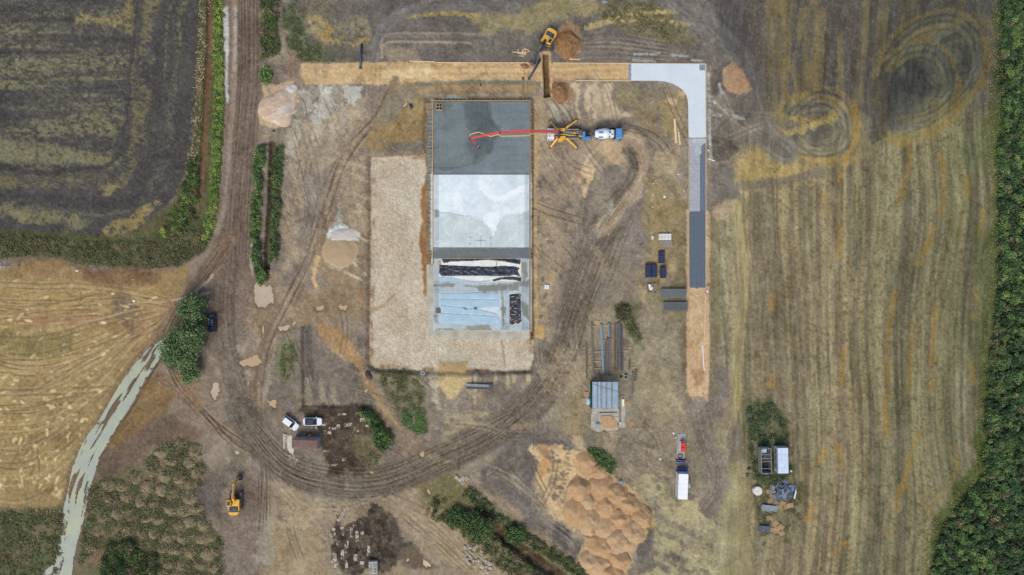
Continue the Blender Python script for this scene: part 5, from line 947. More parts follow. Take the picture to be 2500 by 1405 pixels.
for nm, a, m in [('rebar_mat', (1059, 1291, 249, 426, -.16, 3.0, 3.0, .42), M_RBAR), ('rebar_mat', (1059, 1291, 605, 631, -.16, 2.6, 2.6, .75), M_RBAR), ('edge_rebar', (1059, 1291, 689, 715, -.17, 3, 5, .3), M_RBARL), ('edge_rebar', (1059, 1291, 792, 807, -.17, 3, 4, .3), M_RBARL), ('edge_rebar', (1059, 1071, 632, 792, -.17, 3, 3, .3), M_RBARL), ('edge_rebar', (1275, 1291, 632, 807, -.12, 3, 3, .3), M_RBARL), ('edge_rebar', (1059, 1070, 428, 604, -.02, 5, 3, .3), M_RBARL), ('edge_rebar', (1281, 1291, 428, 604, -.02, 3, 3, .3), M_RBARL), ('edge_rebar', (1224, 1243, 700, 807, -.12, 4, 3, .3), M_RBARL), ('edge_rebar', (1272, 1276, 716, 792, -.17, 3, 3, .3), M_RBARL)]:
    o = bars(*a).build(nm, m, fnd); o['kind'] = 'stuff'
for k in range(9):      # bar chairs showing through the mat in rows
    y = 272 + k * 17; mb = MB()
    for x in range(1222 - (k % 3) * 8, 1286, 4): px_box(mb, x, x + .7, y, y + 5, -.3, -.22, fb)
    o = mb.build('bar_chair_row', M_RBAR, fnd); o['kind'] = 'stuff'
mb = px_box(MB(), 1160, 1188, 587.6, 588.3, -.02, .06, fb); px_box(mb, 1173.6, 1174.4, 575, 602, -.02, .07, fb); mb.build('starter_bar_cross', M_GRY, fnd)
for x, y in ((1148, 581), (1198, 581), (1148, 596), (1198, 596)): px_box(MB(), x - 1.6, x + 1.6, y - 1.6, y + 1.6, -.03, 0, fb).build('anchor_plate', M_RBARL, fnd)
px_box(MB(), 1063.5, 1076, 751, 765.5, -.24, -.205, fb).build('sump_lid', mat('sump', (122, 108, 76), (104, 92, 64), 2, .8), fnd)
# sheets and boards lying on the slab
def lay_sheet(name, pts, z, t, m, label, cat, amp=.05, sub=1.2, seed=1):
    base = W(sum(p[0] for p in pts) / len(pts), sum(p[1] for p in pts) / len(pts), 0); xs = [p[0] for p in pts]; ys = [p[1] for p in pts]
    st = sub; X = np.arange(min(xs), max(xs) + st, st, dtype=np.float32); Y = np.arange(min(ys), max(ys) + st, st, dtype=np.float32)
    GX, GY = np.meshgrid(X, Y); sd = sdf(pts, GX, GY); ins = sd > -st * .45; zz = z + t + (fbm(GX / 9, GY / 5, seed, 3) - .5) * 2 * amp; zz = np.where(sd < st, z + .012 + t * .3, np.maximum(zz, z + .012))
    ids = -np.ones(GX.shape, int); ids[ins] = np.arange(ins.sum())
    V = np.stack([(GX[ins] - 1250) / S - base.x, (702.5 - GY[ins]) / S - base.y, zz[ins]], -1)
    q = np.stack([ids[:-1, :-1], ids[1:, :-1], ids[1:, 1:], ids[:-1, 1:]], -1).reshape(-1, 4); q = q[(q >= 0).all(1)]
    me = fast_mesh(name, V, q, None, True); o = newobj(name, me, None, m, base); return tag(o, label, cat)
lay_sheet('white_sheet', [(1076, 636), (1274, 636), (1274, 688), (1200, 690), (1120, 688), (1072, 676)], -.21, .02, M_WSH, 'white sheet spread under the black plastic on the slab', 'sheet', .01)
lay_sheet('black_plastic', [(1078, 633), (1160, 632), (1230, 632), (1272, 634), (1270, 646), (1255, 644), (1230, 639), (1190, 635), (1150, 638), (1100, 639), (1092, 642), (1082, 643)], -.16, .07, M_BPL, 'thin strip of black plastic along the top of the white sheet', 'plastic sheet', .05, 1.0, 5)
lay_sheet('black_plastic', [(1073, 647), (1085, 648), (1150, 651), (1200, 652), (1225, 650), (1255, 651), (1269, 655), (1264, 662), (1271, 677), (1258, 672), (1230, 675), (1150, 674), (1078, 675), (1072, 668)], -.16, .12, M_BPL, 'widest wrinkled black plastic sheet across the slab', 'plastic sheet', .1, 1.0, 6)
lay_sheet('black_plastic', [(1200, 684), (1222, 678), (1250, 676), (1272, 678), (1272, 688), (1250, 684), (1225, 683), (1206, 688)], -.15, .08, M_BPL, 'short torn black plastic below the widest black sheet', 'plastic sheet', .06, 1.0, 7)
lay_sheet('black_plastic', [(1244, 720), (1258, 718), (1271, 718), (1271, 740), (1272, 770), (1273, 785), (1266, 792), (1258, 789), (1252, 794), (1244, 792), (1244, 760)], -.16, .12, M_BPL, 'upright black plastic pinned with battens in the slab corner', 'plastic sheet', .09, 1.0, 8)
lay_sheet('insulation_board', [(1072, 676), (1100, 677), (1130, 683), (1165, 687), (1200, 684), (1198, 687), (1160, 689), (1072, 689)], -.2, .05, M_INS, 'narrow pale blue insulation strip below the black plastic', 'insulation', .01)
INS = [[(1073, 717), (1220, 716), (1220, 731), (1074, 730)], [(1074, 731), (1220, 732), (1219, 750), (1180, 752), (1168, 755), (1074, 744)], [(1075, 745), (1168, 756), (1200, 763), (1214, 768), (1214, 772), (1076, 764)], [(1074, 765), (1214, 773), (1220, 780), (1224, 791), (1150, 791), (1072, 790)]]
for k, p in enumerate(INS): lay_sheet('insulation_board', p, -.19, .06, M_INS, ['pale blue insulation boards, top row of the large rectangle', 'pale blue insulation boards, second row above the white gap', 'pale blue insulation boards, third row below the white gap', 'pale blue insulation boards, bottom row of the large rectangle'][k], 'insulation', .006)
bt = [((1248, 724), (1256, 725)), ((1260, 727), (1270, 729)), ((1267, 719), (1271, 726)), ((1248, 738), (1260, 737)), ((1255, 753), (1263, 754)), ((1245, 757), (1248, 751)), ((1248, 768), (1258, 769)), ((1246, 774), (1247, 781)), ((1248, 783), (1253, 780)), ((1254, 786), (1263, 783)), ((1266, 780), (1272, 779)), ((1268, 768), (1269, 773))]
for k, (a, b_) in enumerate(bt): tag(plank('batten', a, b_, .12, .06, M_TIM, z=.02), 'short timber batten holding down the upright black plastic', 'batten', 'battens on the upright black plastic')
for a, b_, w, lab in [((1237, 676), (1247, 676), .14, 'single timber batten on the edge of the widest black sheet'), ((1212, 636), (1212, 650), .15, 'timber batten standing across the white sheet gap'), ((1072, 646), (1072, 662), .12, 'thin timber at the left end of the black plastic'), ((1273, 638), (1273, 685), .12, 'long thin timber along the right edge of the white sheet'), ((1130, 752), (1140, 757), .1, 'dark batten lying on the blue insulation'), ((1080, 632), (1250, 631), .1, 'long timber rail above the black plastic strip'), ((1073, 639), (1073, 646), .6, 'plywood offcut at the corner of the black plastic')]:
    tag(plank('batten', a, b_, w, .05, M_STL if 'dark' in lab else M_TIM, z=-.02), lab, 'batten')
tag(px_box(MB(), 1157.5, 1163.5, 752, 755.5, 0, .2, W(1160, 753)).build('tool_box', M_STL, None, W(1160, 753, -.14)), 'small dark box at the tip of the white insulation gap', 'box')
# formwork with raking braces
def formwork(x0, y0, x1, y1, out, braces, label, L=11, ztop=.05):
    base = W((x0 + x1) / 2, (y0 + y1) / 2, 0); t = tag(empty('formwork', base), label, 'formwork', 'formwork round the slab')
    A, B_ = W(x0, y0), W(x1, y1); d = B_ - A; n_ = max(1, int(d.length / 4.2)); ang_ = math.atan2(d.y, d.x); shared = MB().box((0, 0, 0), (d.length / n_ - .03, .05, .75)).mesh('board'); rail = MB().box((0, 0, 0), (d.length / n_ - .05, .1, .08)).mesh('rail')
    o_ = Vector((out[0], -out[1], 0))
    for k in range(n_):
        c = A + d * ((k + .5) / n_) - base
        o = newobj('board', shared, t, M_TIM, (c.x + o_.x * .03, c.y + o_.y * .03, ztop - .36)); o.rotation_euler = (0, 0, ang_)
        o = newobj('rail', rail, t, M_TIM, (c.x + o_.x * .11, c.y + o_.y * .11, ztop - .08)); o.rotation_euler = (0, 0, ang_)
    Lm = L / S; bme = MB(); bme.box((Lm / 2, 0, -.28), (math.hypot(Lm, .55), .07, .09), M=Matrix.Rotation(math.atan2(.55, Lm), 4, 'Y')); bme = bme.mesh('brace')
    rr = random.Random(int(x0 + y0))
    for q in braces:
        p = (W(q, y0) if out[1] else W(x0, q)) - base
        o = newobj('brace', bme, t, M_TIM if rr.random() < .75 else M_TIMG, (p.x + o_.x * .16, p.y + o_.y * .16, ztop - .06)); o.rotation_euler = (0, 0, math.atan2(o_.y, o_.x) + rr.uniform(-.12, .12))
        o.scale = (rr.uniform(.8, 1.2), 1, 1)
    return t
rr = random.Random(5)
formwork(1056, 247, 1293, 247, (0, -1), [1062 + k * 9.8 + rr.uniform(-2, 2) for k in range(24)], 'timber formwork with raking braces along the top edge of the slab', 9)
formwork(1057.5, 646, 1057.5, 249, (-1, 0), [252 + k * 11.4 + rr.uniform(-2.5, 2.5) for k in range(35)], 'timber formwork with raking braces along the left edge of the slab', 11)
formwork(1292.8, 828, 1292.8, 247, (1, 0), [250 + k * 9.6 + rr.uniform(-2.5, 2.5) for k in range(20)] + [445 + k * 23 for k in range(8)] + [624, 632, 641, 649, 800, 808, 816, 822], 'timber formwork with raking braces along the right edge of the slab', 10)
sb = W(1072.5, 262, -.15); sf = tag(empty('shaft_form', sb), 'square timber box form with a cross on the fresh concrete', 'form box')
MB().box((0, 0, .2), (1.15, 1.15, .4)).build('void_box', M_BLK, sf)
for k in range(4): a = k * math.pi / 2; MB().box((.62 * math.cos(a), .62 * math.sin(a), .22), (.1, 1.34, .46), a).build('side_board', M_TIM, sf)
MB().box((0, 0, .44), (1.2, .09, .08)).build('cross_bar', M_TIM, sf); MB().box((0, 0, .44), (.09, 1.2, .09)).build('cross_bar', M_TIM, sf)
# ------------------------------------------------------------------ concrete road and its unfinished lengths
rb = W(1640, 250); ROADP = [(1541, 156.5), (1722, 157.5), (1722.5, 337), (1681, 337), (1680, 262), (1679, 245), (1675, 232), (1667, 221), (1655, 211), (1640, 204), (1620, 199), (1600, 198), (1541, 197.5)]
cr = tag(empty('concrete_road', rb), 'new pale concrete road slab turning a rounded corner', None, None, 'structure')
poly_mesh('pavement', ROADP, -.1, .16, M_CONW, cr, rb); px_box(MB(), 1707, 1721, 158.5, 173, .1, .166, rb).build('corner_patch', mat('patch_grey', (140, 152, 162), (116, 128, 140), 3, .7), cr)
px_box(MB(), 1534, 1541, 156.5, 197, -.1, .1, rb).build('rough_joint', mat('joint_grey', (158, 164, 168), (120, 128, 134), 4, .8), cr)
def strip_thing(name, label, cat, x0, x1, y0, y1, parts):
    base = W((x0 + x1) / 2, (y0 + y1) / 2); t = tag(empty(name, base), label, cat)
    for pn, a, z0, z1, m in parts: px_box(MB(), *a, z0, z1, base).build(pn, m, t)
    return t, base
t, base = strip_thing('membrane_strip', 'grey membrane strip with steel mesh below the concrete road end', 'road membrane', 1682, 1722, 337, 517, [('pale_membrane', (1682, 1708.5, 338, 517), -.1, .07, M_MEMG), ('dark_membrane', (1708.5, 1722, 338, 517), -.1, .06, M_MEMD)])
for pts in [[(1683, 338), (1721, 338), (1721, 350), (1712, 358), (1712, 376), (1700, 380), (1694, 372), (1695, 360), (1684, 356)], [(1694, 342), (1704, 341), (1708, 350), (1712, 362), (1709, 376), (1699, 378), (1696, 362)]]:
    poly_mesh('cement_slurry', smooth(pts, 3, True), .06, .085 if len(pts) > 8 else .095, M_SLUR, t, base)
fbs = fb; fb = base
o = bars(1683, 1721, 352, 516, .1, 6, 8, .16, .02).build('mesh_bars', M_RBAR, t); o['kind'] = 'stuff'
t, base = strip_thing('rebar_strip', 'dark blue-grey membrane and rebar strip lower on the right road', 'road membrane', 1683, 1722, 517, 701, [('dark_membrane', (1683, 1722, 518, 700), -.1, .05, M_MEMB)])
fb = base; o = bars(1684, 1721, 518, 702, .08, 3.1, 3.1, .35, .03).build('mesh_bars', M_RBAR, t); o['kind'] = 'stuff'
poly_mesh('torn_edge', [(1684, 699), (1722, 699), (1721, 703), (1706, 703), (1702, 706), (1696, 703), (1684, 703)], -.02, .055, M_MEMB, t, base); fb = fbs
for a, b_, w, lab, m in [((1000, 150), (1062, 152), .2, 'pale edge board at the start of the sandy road bed', M_TIMP), ((1064, 153), (1150, 154), .14, 'thin edge board on the top side of the sandy road bed', M_TIMP), ((1150, 154), (1290, 154), .14, 'long edge board above the sand left of the trench', M_TIMP), ((1350, 154.5), (1540, 155.5), .14, 'long edge board above the sand right of the trench', M_TIMP), ((1405, 197.5), (1541, 198), .14, 'edge board under the sandy road bed by the concrete', M_TIMP), ((1541, 155.6), (1722, 156.6), .1, 'edge board along the top of the concrete road', M_TIMP), ((1723.4, 157), (1723.4, 338), .1, 'edge board along the outer side of the concrete road', M_TIMP), ((1723.3, 340), (1723.3, 700), .1, 'long edge rail right of the membrane strips', M_TIMP), ((1681, 340), (1682, 700), .1, 'long edge rail left of the membrane strips', M_TIM), ((1665, 338.5), (1725, 338.5), .1, 'cross bar at the end of the concrete road', M_TIMG),
                        ((1682, 706), (1682, 880), .12, 'long timber rail on the left side of the sand strip', M_TIM), ((1722, 716), (1721, 780), .14, 'pale edge board on the right side of the sand strip, upper', M_TIMP), ((1721, 782), (1718, 845), .14, 'pale edge board on the right side of the sand strip, lower', M_TIMP), ((1715, 845), (1719, 905), .2, 'white beam lying on the sand strip', M_WHITE), ((735, 150), (838, 154), .1, 'weathered edge board at the left end of the road bed', M_TIMG), ((1390, 145), (1416, 146), .22, 'loose pale board beside the upper spoil heap', M_TIMP),
                        ((1646.5, 291), (1650.5, 350), .45, 'stack of long pale timbers left of the concrete road', M_TIMP), ((1656, 323), (1660.5, 354), .3, 'shorter pale timber beside the long timber stack', M_TIMP), ((1631, 322), (1632, 336), .12, 'thin black batten left of the timber stack', M_STL), ((1727, 388), (1744, 394), .2, 'white plank right of the membrane strip', M_WHITE), ((1507, 745), (1528, 742), .1, 'thin stick by the dark shrub', M_TIMG), ((560, 333), (572, 318), .05, 'thin stick', M_TIM)][:-2]:
    tag(plank('edge_board' if 'edge' in lab or 'rail' in lab else 'timber', a, b_, w, .16 if 'concrete' in lab else .1, m), lab, 'board')
# ------------------------------------------------------------------ spoil, sand and gravel heaps
def heap(name, px, py, rx, ry, h, rot, m, label, cat, group=None, seed=0, flat=.0, rough=.10, pw=1.5):
    rg = np.random.RandomState(seed); nr, na = 18, 44; base = W(px, py, hz(px, py)); off = rg.uniform(0, 50)
    A_, R_ = np.meshgrid(np.arange(na) * 2 * math.pi / na, np.arange(nr + 1) / nr); A_ = A_.ravel(); R_ = R_.ravel()
    e_ = 1 + (fbm(np.cos(A_) * 1.1 + off, np.sin(A_) * 1.1 + off, 5, 3) - .5) * .75 + (fbm(np.cos(A_) * 4 + off, np.sin(A_) * 4 + off, 6, 2) - .5) * .16
    x = np.cos(A_) * R_ * rx / S * e_; y = np.sin(A_) * R_ * ry / S * e_
    p_ = 2.0 if pw > 1.4 else 1.35; u = x / (rx / S) + (fbm(x * .6 + off, y * .6, 7, 2) - .5) * .5; v = y / (ry / S) + (fbm(x * .6, y * .6 + off, 8, 2) - .5) * .5
    q_ = (np.abs(u * (.8 + .3 * (u > 0))) ** p_ + np.abs(v * (.8 + .3 * (v > 0))) ** p_) ** (1 / p_)
    z = h * np.clip(1.06 - np.maximum(q_, flat * 1.6) ** (pw * .9), 0, 1); z *= np.clip((1 - R_) * 6, 0, 1)
    ridge = np.abs(fbm(x * .8 + off, y * .8, 9, 2) - .5) * 2; z = z + ((fbm(x * .9 + off, y * .9, 3, 3) - .5) - (ridge - .3) * .45 + (fbm(x * 2.6 + off, y * 2.6, 10, 2) - .5) * .5) * h * rough * 3.2 * np.clip(z / h * 4, 0, 1) + (fbm(x * 5 + off, y * 5, 4, 2) - .5) * .05 * np.clip(z / h * 4, 0, 1)
    z = np.where(R_ >= .999, -.14, z - .02); V = np.stack([x, y, z], -1).astype(np.float32)
    F = []
    for i in range(nr):
        for j in range(na): k = (j + 1) % na; F.append((i * na + j, (i + 1) * na + j, (i + 1) * na + k, i * na + k))
    me = fast_mesh(name, V, np.array(F), None, True); o = newobj(name, me, None, m, base); o.rotation_euler = (0, 0, rot); return tag(o, label, cat, group)
SH = [(1437, 1130, 28, 30, 0, 'sand heap touching the dark weeds, topmost left'), (1462, 1150, 32, 20, .3, 'elongated sand heap just below the dark weeds'), (1417, 1190, 30, 30, 0, 'round sand heap on the upper left side of the heaps'), (1468, 1190, 30, 34, -.4, 'sand heap in the upper middle of the heaps'), (1508, 1206, 34, 26, -.5, 'sand heap on the upper right beside the blue-white drum'), (1404, 1248, 26, 38, 0, 'tall narrow sand heap on the far left edge'), (1441, 1222, 24, 24, 0, 'small sand heap above the pale boxy heap'), (1442, 1270, 26, 36, .05, 'pale boxy sand heap on the left'), (1481, 1236, 29, 34, .3, 'sand heap in the very centre of the heaps'), (1536, 1230, 32, 26, -.4, 'sand heap on the right side, above the crumbly one'), (1478, 1284, 29, 37, .2, 'large sand heap right of the pale boxy heap'), (1514, 1265, 27, 25, 0, 'round sand heap right of the centre'), (1572, 1262, 24, 32, .1, 'crumbly sand heap on the far right edge'), (1546, 1302, 34, 30, -.5, 'pale sand heap on the lower right edge'), (1517, 1322, 36, 34, -.4, 'broad sand heap left of the lower right pale heap'), (1470, 1336, 44, 30, -.45, 'wide orange sand heap with drag lines at lower left'), (1512, 1366, 32, 27, -.4, 'striped sand heap below the broad one'), (1455, 1376, 38, 32, -.4, 'greyish sand heap near the bottom edge'), (1496, 1402, 32, 24, -.3, 'sand heap cut by the bottom edge of the picture')]
for k, (x, y, rx, ry, rot, lab) in enumerate(SH): heap('sand_heap', x, y, rx * 1.12, ry * 1.12, 1.0 + .5 * ((k * 7) % 5) / 5, rot, M_SANDP if 'pale' in lab or 'grey' in lab else M_SAND, lab, 'sand heap', 'tipped sand heaps', 100 + k, .1, .06, 1.3)
heap('spoil_heap', 1387, 104, 32, 38, 1.3, .1, M_CLAY, 'orange spoil heap beside the trenching excavator', 'spoil heap', None, 130, .1, .14)
heap('spoil_heap', 1366, 226, 23, 28, .8, 0, M_CLAY, 'smaller orange spoil heap right of the trench foot', 'spoil heap', None, 131, .1, .14)
heap('spoil_heap', 1281, 162, 11, 7, .4, -.3, M_CLAY, 'small spill of brown soil left of the excavator bucket', 'spoil heap', None, 132, .1, .2)
heap('gravel_heap', 830, 616, 41, 40, .5, .2, M_GRVT, 'tan gravel heap left of the gravel pad', 'gravel heap', None, 133, .2, .06)
heap('gravel_heap', 838, 575, 34, 18, .35, .15, M_GRV, 'white stone heap capping the tan gravel heap', 'gravel heap', None, 134, .2, .1)
heap('sand_mound', 680, 262, 46, 50, .9, .3, mat('mound_sand', (190, 164, 136), (202, 198, 190), .5, .95, bump=.3, contrast=(.42, .68), stretch=(.7, 2.2, 1)), 'sand mound streaked with white stone at the roadside', 'sand mound', None, 135, .2, .08)
heap('gravel_heap', 713, 214, 15, 12, .5, .3, M_GRV, 'small white stone heap at the top of the roadside sand', 'gravel heap', None, 136, .2, .1)
heap('soil_heap', 900, 915, 9, 14, .6, .4, mat('dark_soil', (92, 80, 70), (74, 64, 58), 3, .95, bump=.6), 'dark soil heap at the lower left corner of the gravel pad', 'soil heap', None, 137, .1, .2)
# grassy mounds of dumped soil, bottom left
MM = [mat('mound_soil', (144, 124, 100), (108, 106, 78), 1.6, .95, bump=.6, contrast=(.38, .6)), mat('mound_grass', (104, 106, 74), (142, 126, 100), 1.8, .95, bump=.6, contrast=(.38, .6))]
rg = random.Random(17); MP = [(395, 1100), (440, 1085), (475, 1100), (425, 1125), (460, 1130), (485, 1150), (370, 1150), (405, 1160), (440, 1165), (470, 1180), (330, 1170), (300, 1185), (355, 1190), (395, 1195), (430, 1205), (462, 1215), (265, 1190), (275, 1225), (310, 1215), (345, 1225), (380, 1235), (415, 1240), (450, 1248), (480, 1240), (250, 1265), (290, 1255), (325, 1262), (360, 1265), (395, 1270), (432, 1280), (468, 1275), (500, 1280), (310, 1300), (345, 1300), (380, 1305), (415, 1310), (450, 1312), (485, 1310), (518, 1312), (345, 1335), (400, 1340), (435, 1345), (470, 1345), (505, 1348), (530, 1345), (415, 1375), (450, 1380), (485, 1378), (520, 1385), (400, 1400), (438, 1402), (475, 1405), (510, 1408), (230, 1300), (225, 1340)]
for k, (x, y) in enumerate(MP): heap('grassy_mound', x + rg.uniform(-5, 5), y + rg.uniform(-5, 5), rg.uniform(13, 24), rg.uniform(10, 19), rg.uniform(.3, .7), rg.uniform(-.7, .5), MM[k % 3 == 1], 'small soil mound with dry grass in the crowded mound field at bottom left', 'mound', 'soil mounds at bottom left', 200 + k, .1, .12)
sx, sy = inpoly([(215, 1190), (330, 1140), (400, 1085), (485, 1085), (505, 1150), (480, 1210), (505, 1270), (545, 1310), (545, 1430), (390, 1430), (380, 1360), (320, 1320), (250, 1330), (195, 1380), (205, 1260)], 42000, rs)
gapd = np.full(len(sx), 99.0)
for x, y in MP: gapd = np.minimum(gapd, np.hypot((sx - x) / 1.25, sy - y))
kp = (gapd > 11.5) | (rs.rand(len(sx)) < .1)
scrub('mound_grass', 'green grass filling the gaps between the soil mounds', 'grass', sx[kp], sy[kp], .5, (.1, .24), OLIVE + [(80, 108, 54), (70, 98, 50)], 61, clump=22, cov=.42, k=1.0, tint=OLIVE)
tx = np.concatenate([x + rs.normal(size=110) * 9 for x, y in MP]).astype(np.float32); ty = np.concatenate([y + rs.normal(size=110) * 7 for x, y in MP]).astype(np.float32); td = np.minimum.reduce([np.hypot((tx - x) / 1.2, ty - y) for x, y in MP])
P_ = np.stack([(tx - 1250) / S, (702.5 - ty) / S, hzv(tx, ty) + .5 * np.clip(1 - td / 15, 0, 1) + rs.rand(len(tx)) * .25 + .05], -1)
tag(newobj('dry_tufts', leaf_mesh('dry_tufts', P_, rs.uniform(.08, .2, len(tx)), palette(DRY + DRY + OLIVE + [(150, 126, 100)], len(tx), rs, 1.15) * (.75 + .5 * fbm(tx / 20, ty / 20, 91, 2))[:, None], .3, 2.6, 63)), 'dry straw tufts sprouting on the soil mounds', 'grass', None, 'stuff')
# ------------------------------------------------------------------ vehicles
def wheel(parent, x, y, r, w, name='wheel'):
    o = MB().cyl((x, y - w / 2, r), (x, y + w / 2, r), r, n=16).build(name, M_BLK, parent); MB().cyl((x, y - w / 2 - .01, r), (x, y + w / 2 + .01, r), r * .55, n=12).build('rim', M_GRY, o); return o
def car(px, py, rz, L, Wd, paint, label, kind='hatch', roof=None, h=1.45):
    b = W(px, py, hz(px, py)); t = tag(empty('parked_car' if kind != 'van' else 'parked_van', b, rz), label, 'van' if kind == 'van' else 'car')
    x0, x1, w = -L / 2, L / 2, Wd / 2; bz = .72 if kind != 'van' else .95
    nose = .10 * L
    plan = [(x1, -w * .55), (x1, w * .55), (x1 - .12, w * .82), (x1 - nose, w * .97), (x1 - .3 * L, w), (x0 + .25 * L, w), (x0 + .12, w * .93), (x0, w * .7), (x0, -w * .7), (x0 + .12, -w * .93), (x0 + .25 * L, -w), (x1 - .3 * L, -w), (x1 - nose, -w * .97), (x1 - .12, -w * .82)]
    MB().prism(plan, .22, bz, .1).build('body', paint, t)
    if kind == 'sedan': g0, g1, r0, r1 = x0 + .10 * L, x1 - .26 * L, x0 + .25 * L, x1 - .43 * L
    elif kind == 'van': g0, g1, r0, r1 = x0 + .33 * L, x1 - .12 * L, x0 + .36 * L, x1 - .28 * L
    else: g0, g1, r0, r1 = x0 + .03 * L, x1 - .27 * L, x0 + .13 * L, x1 - .42 * L
    lo = [(g1, -w * .8), (g1, w * .8), (g0, w * .82), (g0, -w * .82)]; hi = [(r1, -w * .68), (r1, w * .68), (r0, w * .7), (r0, -w * .7)]
    MB().prism(lo, bz - .02, h - .04, top=hi).build('window_band', M_GLS, t)
    MB().prism(rrect(r0 - .03, r1 + .03, -w * .72, w * .72, .12), h - .06, h, .03).build('roof', roof or paint, t)
    for s in (-1, 1):
        MB().add([(g1, s * w * .8, bz), (g1 - .06, s * w * .74, bz), (r1 - .06, s * w * .62, h - .03), (r1, s * w * .70, h - .03), (r1, s * w * .74, h - .06), (g1, s * w * .86, bz)], [(0, 1, 2, 3), (0, 3, 4, 5)] if s > 0 else [(3, 2, 1, 0), (5, 4, 3, 0)]).build('pillar', paint, t)
        MB().box((g1 - .1, s * (w + .08), bz + .1), (.14, .2, .12)).build('mirror', paint, t)
        MB().box((x1 - .12, s * w * .66, .6), (.16, .3, .14)).build('headlight', M_GRY, t)
        MB().box((x0 + .06, s * w * .72, .62), (.1, .26, .16)).build('tail_light', mat('tail_red', (150, 30, 28), (120, 26, 24), 3, .3), t)
        for xx in (x0 + .2 * L, x1 - .19 * L): wheel(t, xx, s * (w - .1), .31, .2)
        MB().box((.1 * L - .2, s * (w + .005), bz - .18), (.2, .03, .04)).build('door_handle', M_GRY, t)
    if kind == 'van':
        for yy in (-.35, .35): MB().box(((r0 + r1) / 2, yy, h + .05), (r1 - r0, .06, .06)).build('roof_bar', M_GRY, t)
        MB().prism(rrect(x0 + .08, g0 - .06, -w * .84, w * .84, .08), bz - .3, bz + .06, .03).build('load_bed_cover', M_NAVY, t)
        MB().box((x0 + .35 * L - .3, 0, bz + .3), (.08, w * 1.6, .5)).build('rack', M_STL, t)
    return t
M_CARW = mat('car_white', (232, 236, 240), (222, 228, 234), .6, .3, coat=.5)
car(765, 1028.5, 0, 3.85, 1.62, M_CARW, 'white car with dark glass roof parked level above the brown cabin', 'sedan', M_GLS)
car(711, 1032, R(-37), 3.75, 1.6, M_CARW, 'white hatchback with white roof parked at an angle beside the track', 'hatch')
car(520.5, 789, R(92), 3.6, 1.5, M_NAVY, 'dark navy pickup parked right of the green trees', 'van')
def excavator(px, py, rt, rh, label, yel, boom_m, pose, tw=2.5, tl=3.3, ho=(0, 0)):
    b = W(px, py, hz(px, py)); t = tag(empty('excavator', b, 0), label, 'excavator')
    cr, sr = math.cos(rt), math.sin(rt)
    for s in (-1, 1):
        tr = empty('track', (0, 0, 0), rt); tr.parent = t; y = s * (tw / 2 - .25)
        prof = [(tl / 2 - .35 + .4 * math.cos(a), .4 + .4 * math.sin(a)) for a in np.linspace(-math.pi / 2, math.pi / 2, 7)] + [(-tl / 2 + .35 - .4 * math.cos(a), .4 - .4 * math.sin(a)) for a in np.linspace(-math.pi / 2, math.pi / 2, 7)]
        m = MB(); n_ = len(prof); m.add([(x, y + e_ * .25, z) for e_ in (-1, 1) for x, z in prof], [tuple(range(n_)), tuple(reversed(range(n_, 2 * n_)))] + [(i, n_ + i, n_ + (i + 1) % n_, (i + 1) % n_) for i in range(n_)]); m.build('belt', M_MUDM, tr)
        sm_ = MB()
        for k in range(int(tl / .17)): sm_.box((-tl / 2 + .2 + k * .17, y, .82), (.11, .54, .05))
        o = sm_.build('track_shoes', M_STL, tr); o['kind'] = 'stuff'
    MB().box((0, 0, .55), (1.6, 1.6, .5), rt).build('undercarriage', M_STL, t); MB().cyl((0, 0, .75), (0, 0, 1.0), .6, n=16).build('slew_ring', M_STL, t)
    h = empty('house', (ho[0], ho[1], 0), rh); h.parent = t      # +x is the digging direction
    MB().prism([(1.0, -1.1), (1.0, .25), (.3, .3), (.3, 1.1), (-1.5, 1.12), (-1.95, .85), (-2.1, 0), (-1.95, -.85), (-1.5, -1.12), (.2, -1.1)], 1.0, 1.75, .06).build('deck', yel, h)
    MB().prism([(-1.35, -1.1), (-1.35, 1.1), (-1.7, 1.05), (-2.05, .7), (-2.15, 0), (-2.05, -.7), (-1.7, -1.05)], 1.0, 2.0, .12).build('counterweight', yel, h)
    MB().prism(rrect(-1.3, -.45, -.85, .85, .1), 1.7, 2.0, .05).build('engine_cover', mat('hood_slate', (70, 84, 104), (58, 70, 88), 3, .6), h)
    MB().box((-.9, .5, 2.04), (.22, .18, .12)).build('exhaust', M_BLK, h)
    c = MB().prism(rrect(-.15, 1.25, .32, 1.12, .1), 1.0, 2.75, .1).build('cab', yel, h)
    MB().box((.52, .72, 2.765), (.85, .55, .03)).build('roof_window', M_GLS, h); MB().box((1.262, .72, 2.1), (.03, .66, .95)).build('windscreen', M_GLS, h); MB().box((.5, 1.13, 2.1), (1.0, .03, .8)).build('side_window', M_GLS, h)
    (x1, z1), (x2, z2), (x3, z3) = pose      # boom knee, stick joint, bucket joint
    def arm(name, pts, ws, m):
        mb = MB()
        for (xa, za, ya), (xb, zb, yb), (wa, ha, hb) in zip(pts[:-1], pts[1:], ws):
            d = Vector((xb - xa, yb - ya, zb - za)); q = d.to_track_quat('X', 'Z'); vs = []
            for P, hh in ((Vector((xa, ya, za)), ha), (Vector((xb, yb, zb)), hb)):
                for sy, sz in ((-1, -1), (1, -1), (1, 1), (-1, 1)): vs.append(P + q @ Vector((0, sy * wa / 2, sz * hh / 2)))
            mb.add(vs, [(0, 3, 2, 1), (4, 5, 6, 7), (0, 1, 5, 4), (1, 2, 6, 5), (2, 3, 7, 6), (3, 0, 4, 7)])
        return mb.build(name, m, h)
    y0_, yb_ = pose_y
    arm('boom', [(.5, 1.5, y0_), (x1, z1, y0_ * .7 + yb_ * .3), (x2, z2, y0_ * .3 + yb_ * .7)], [(.42, .55, .75), (.36, .7, .4)], boom_m)
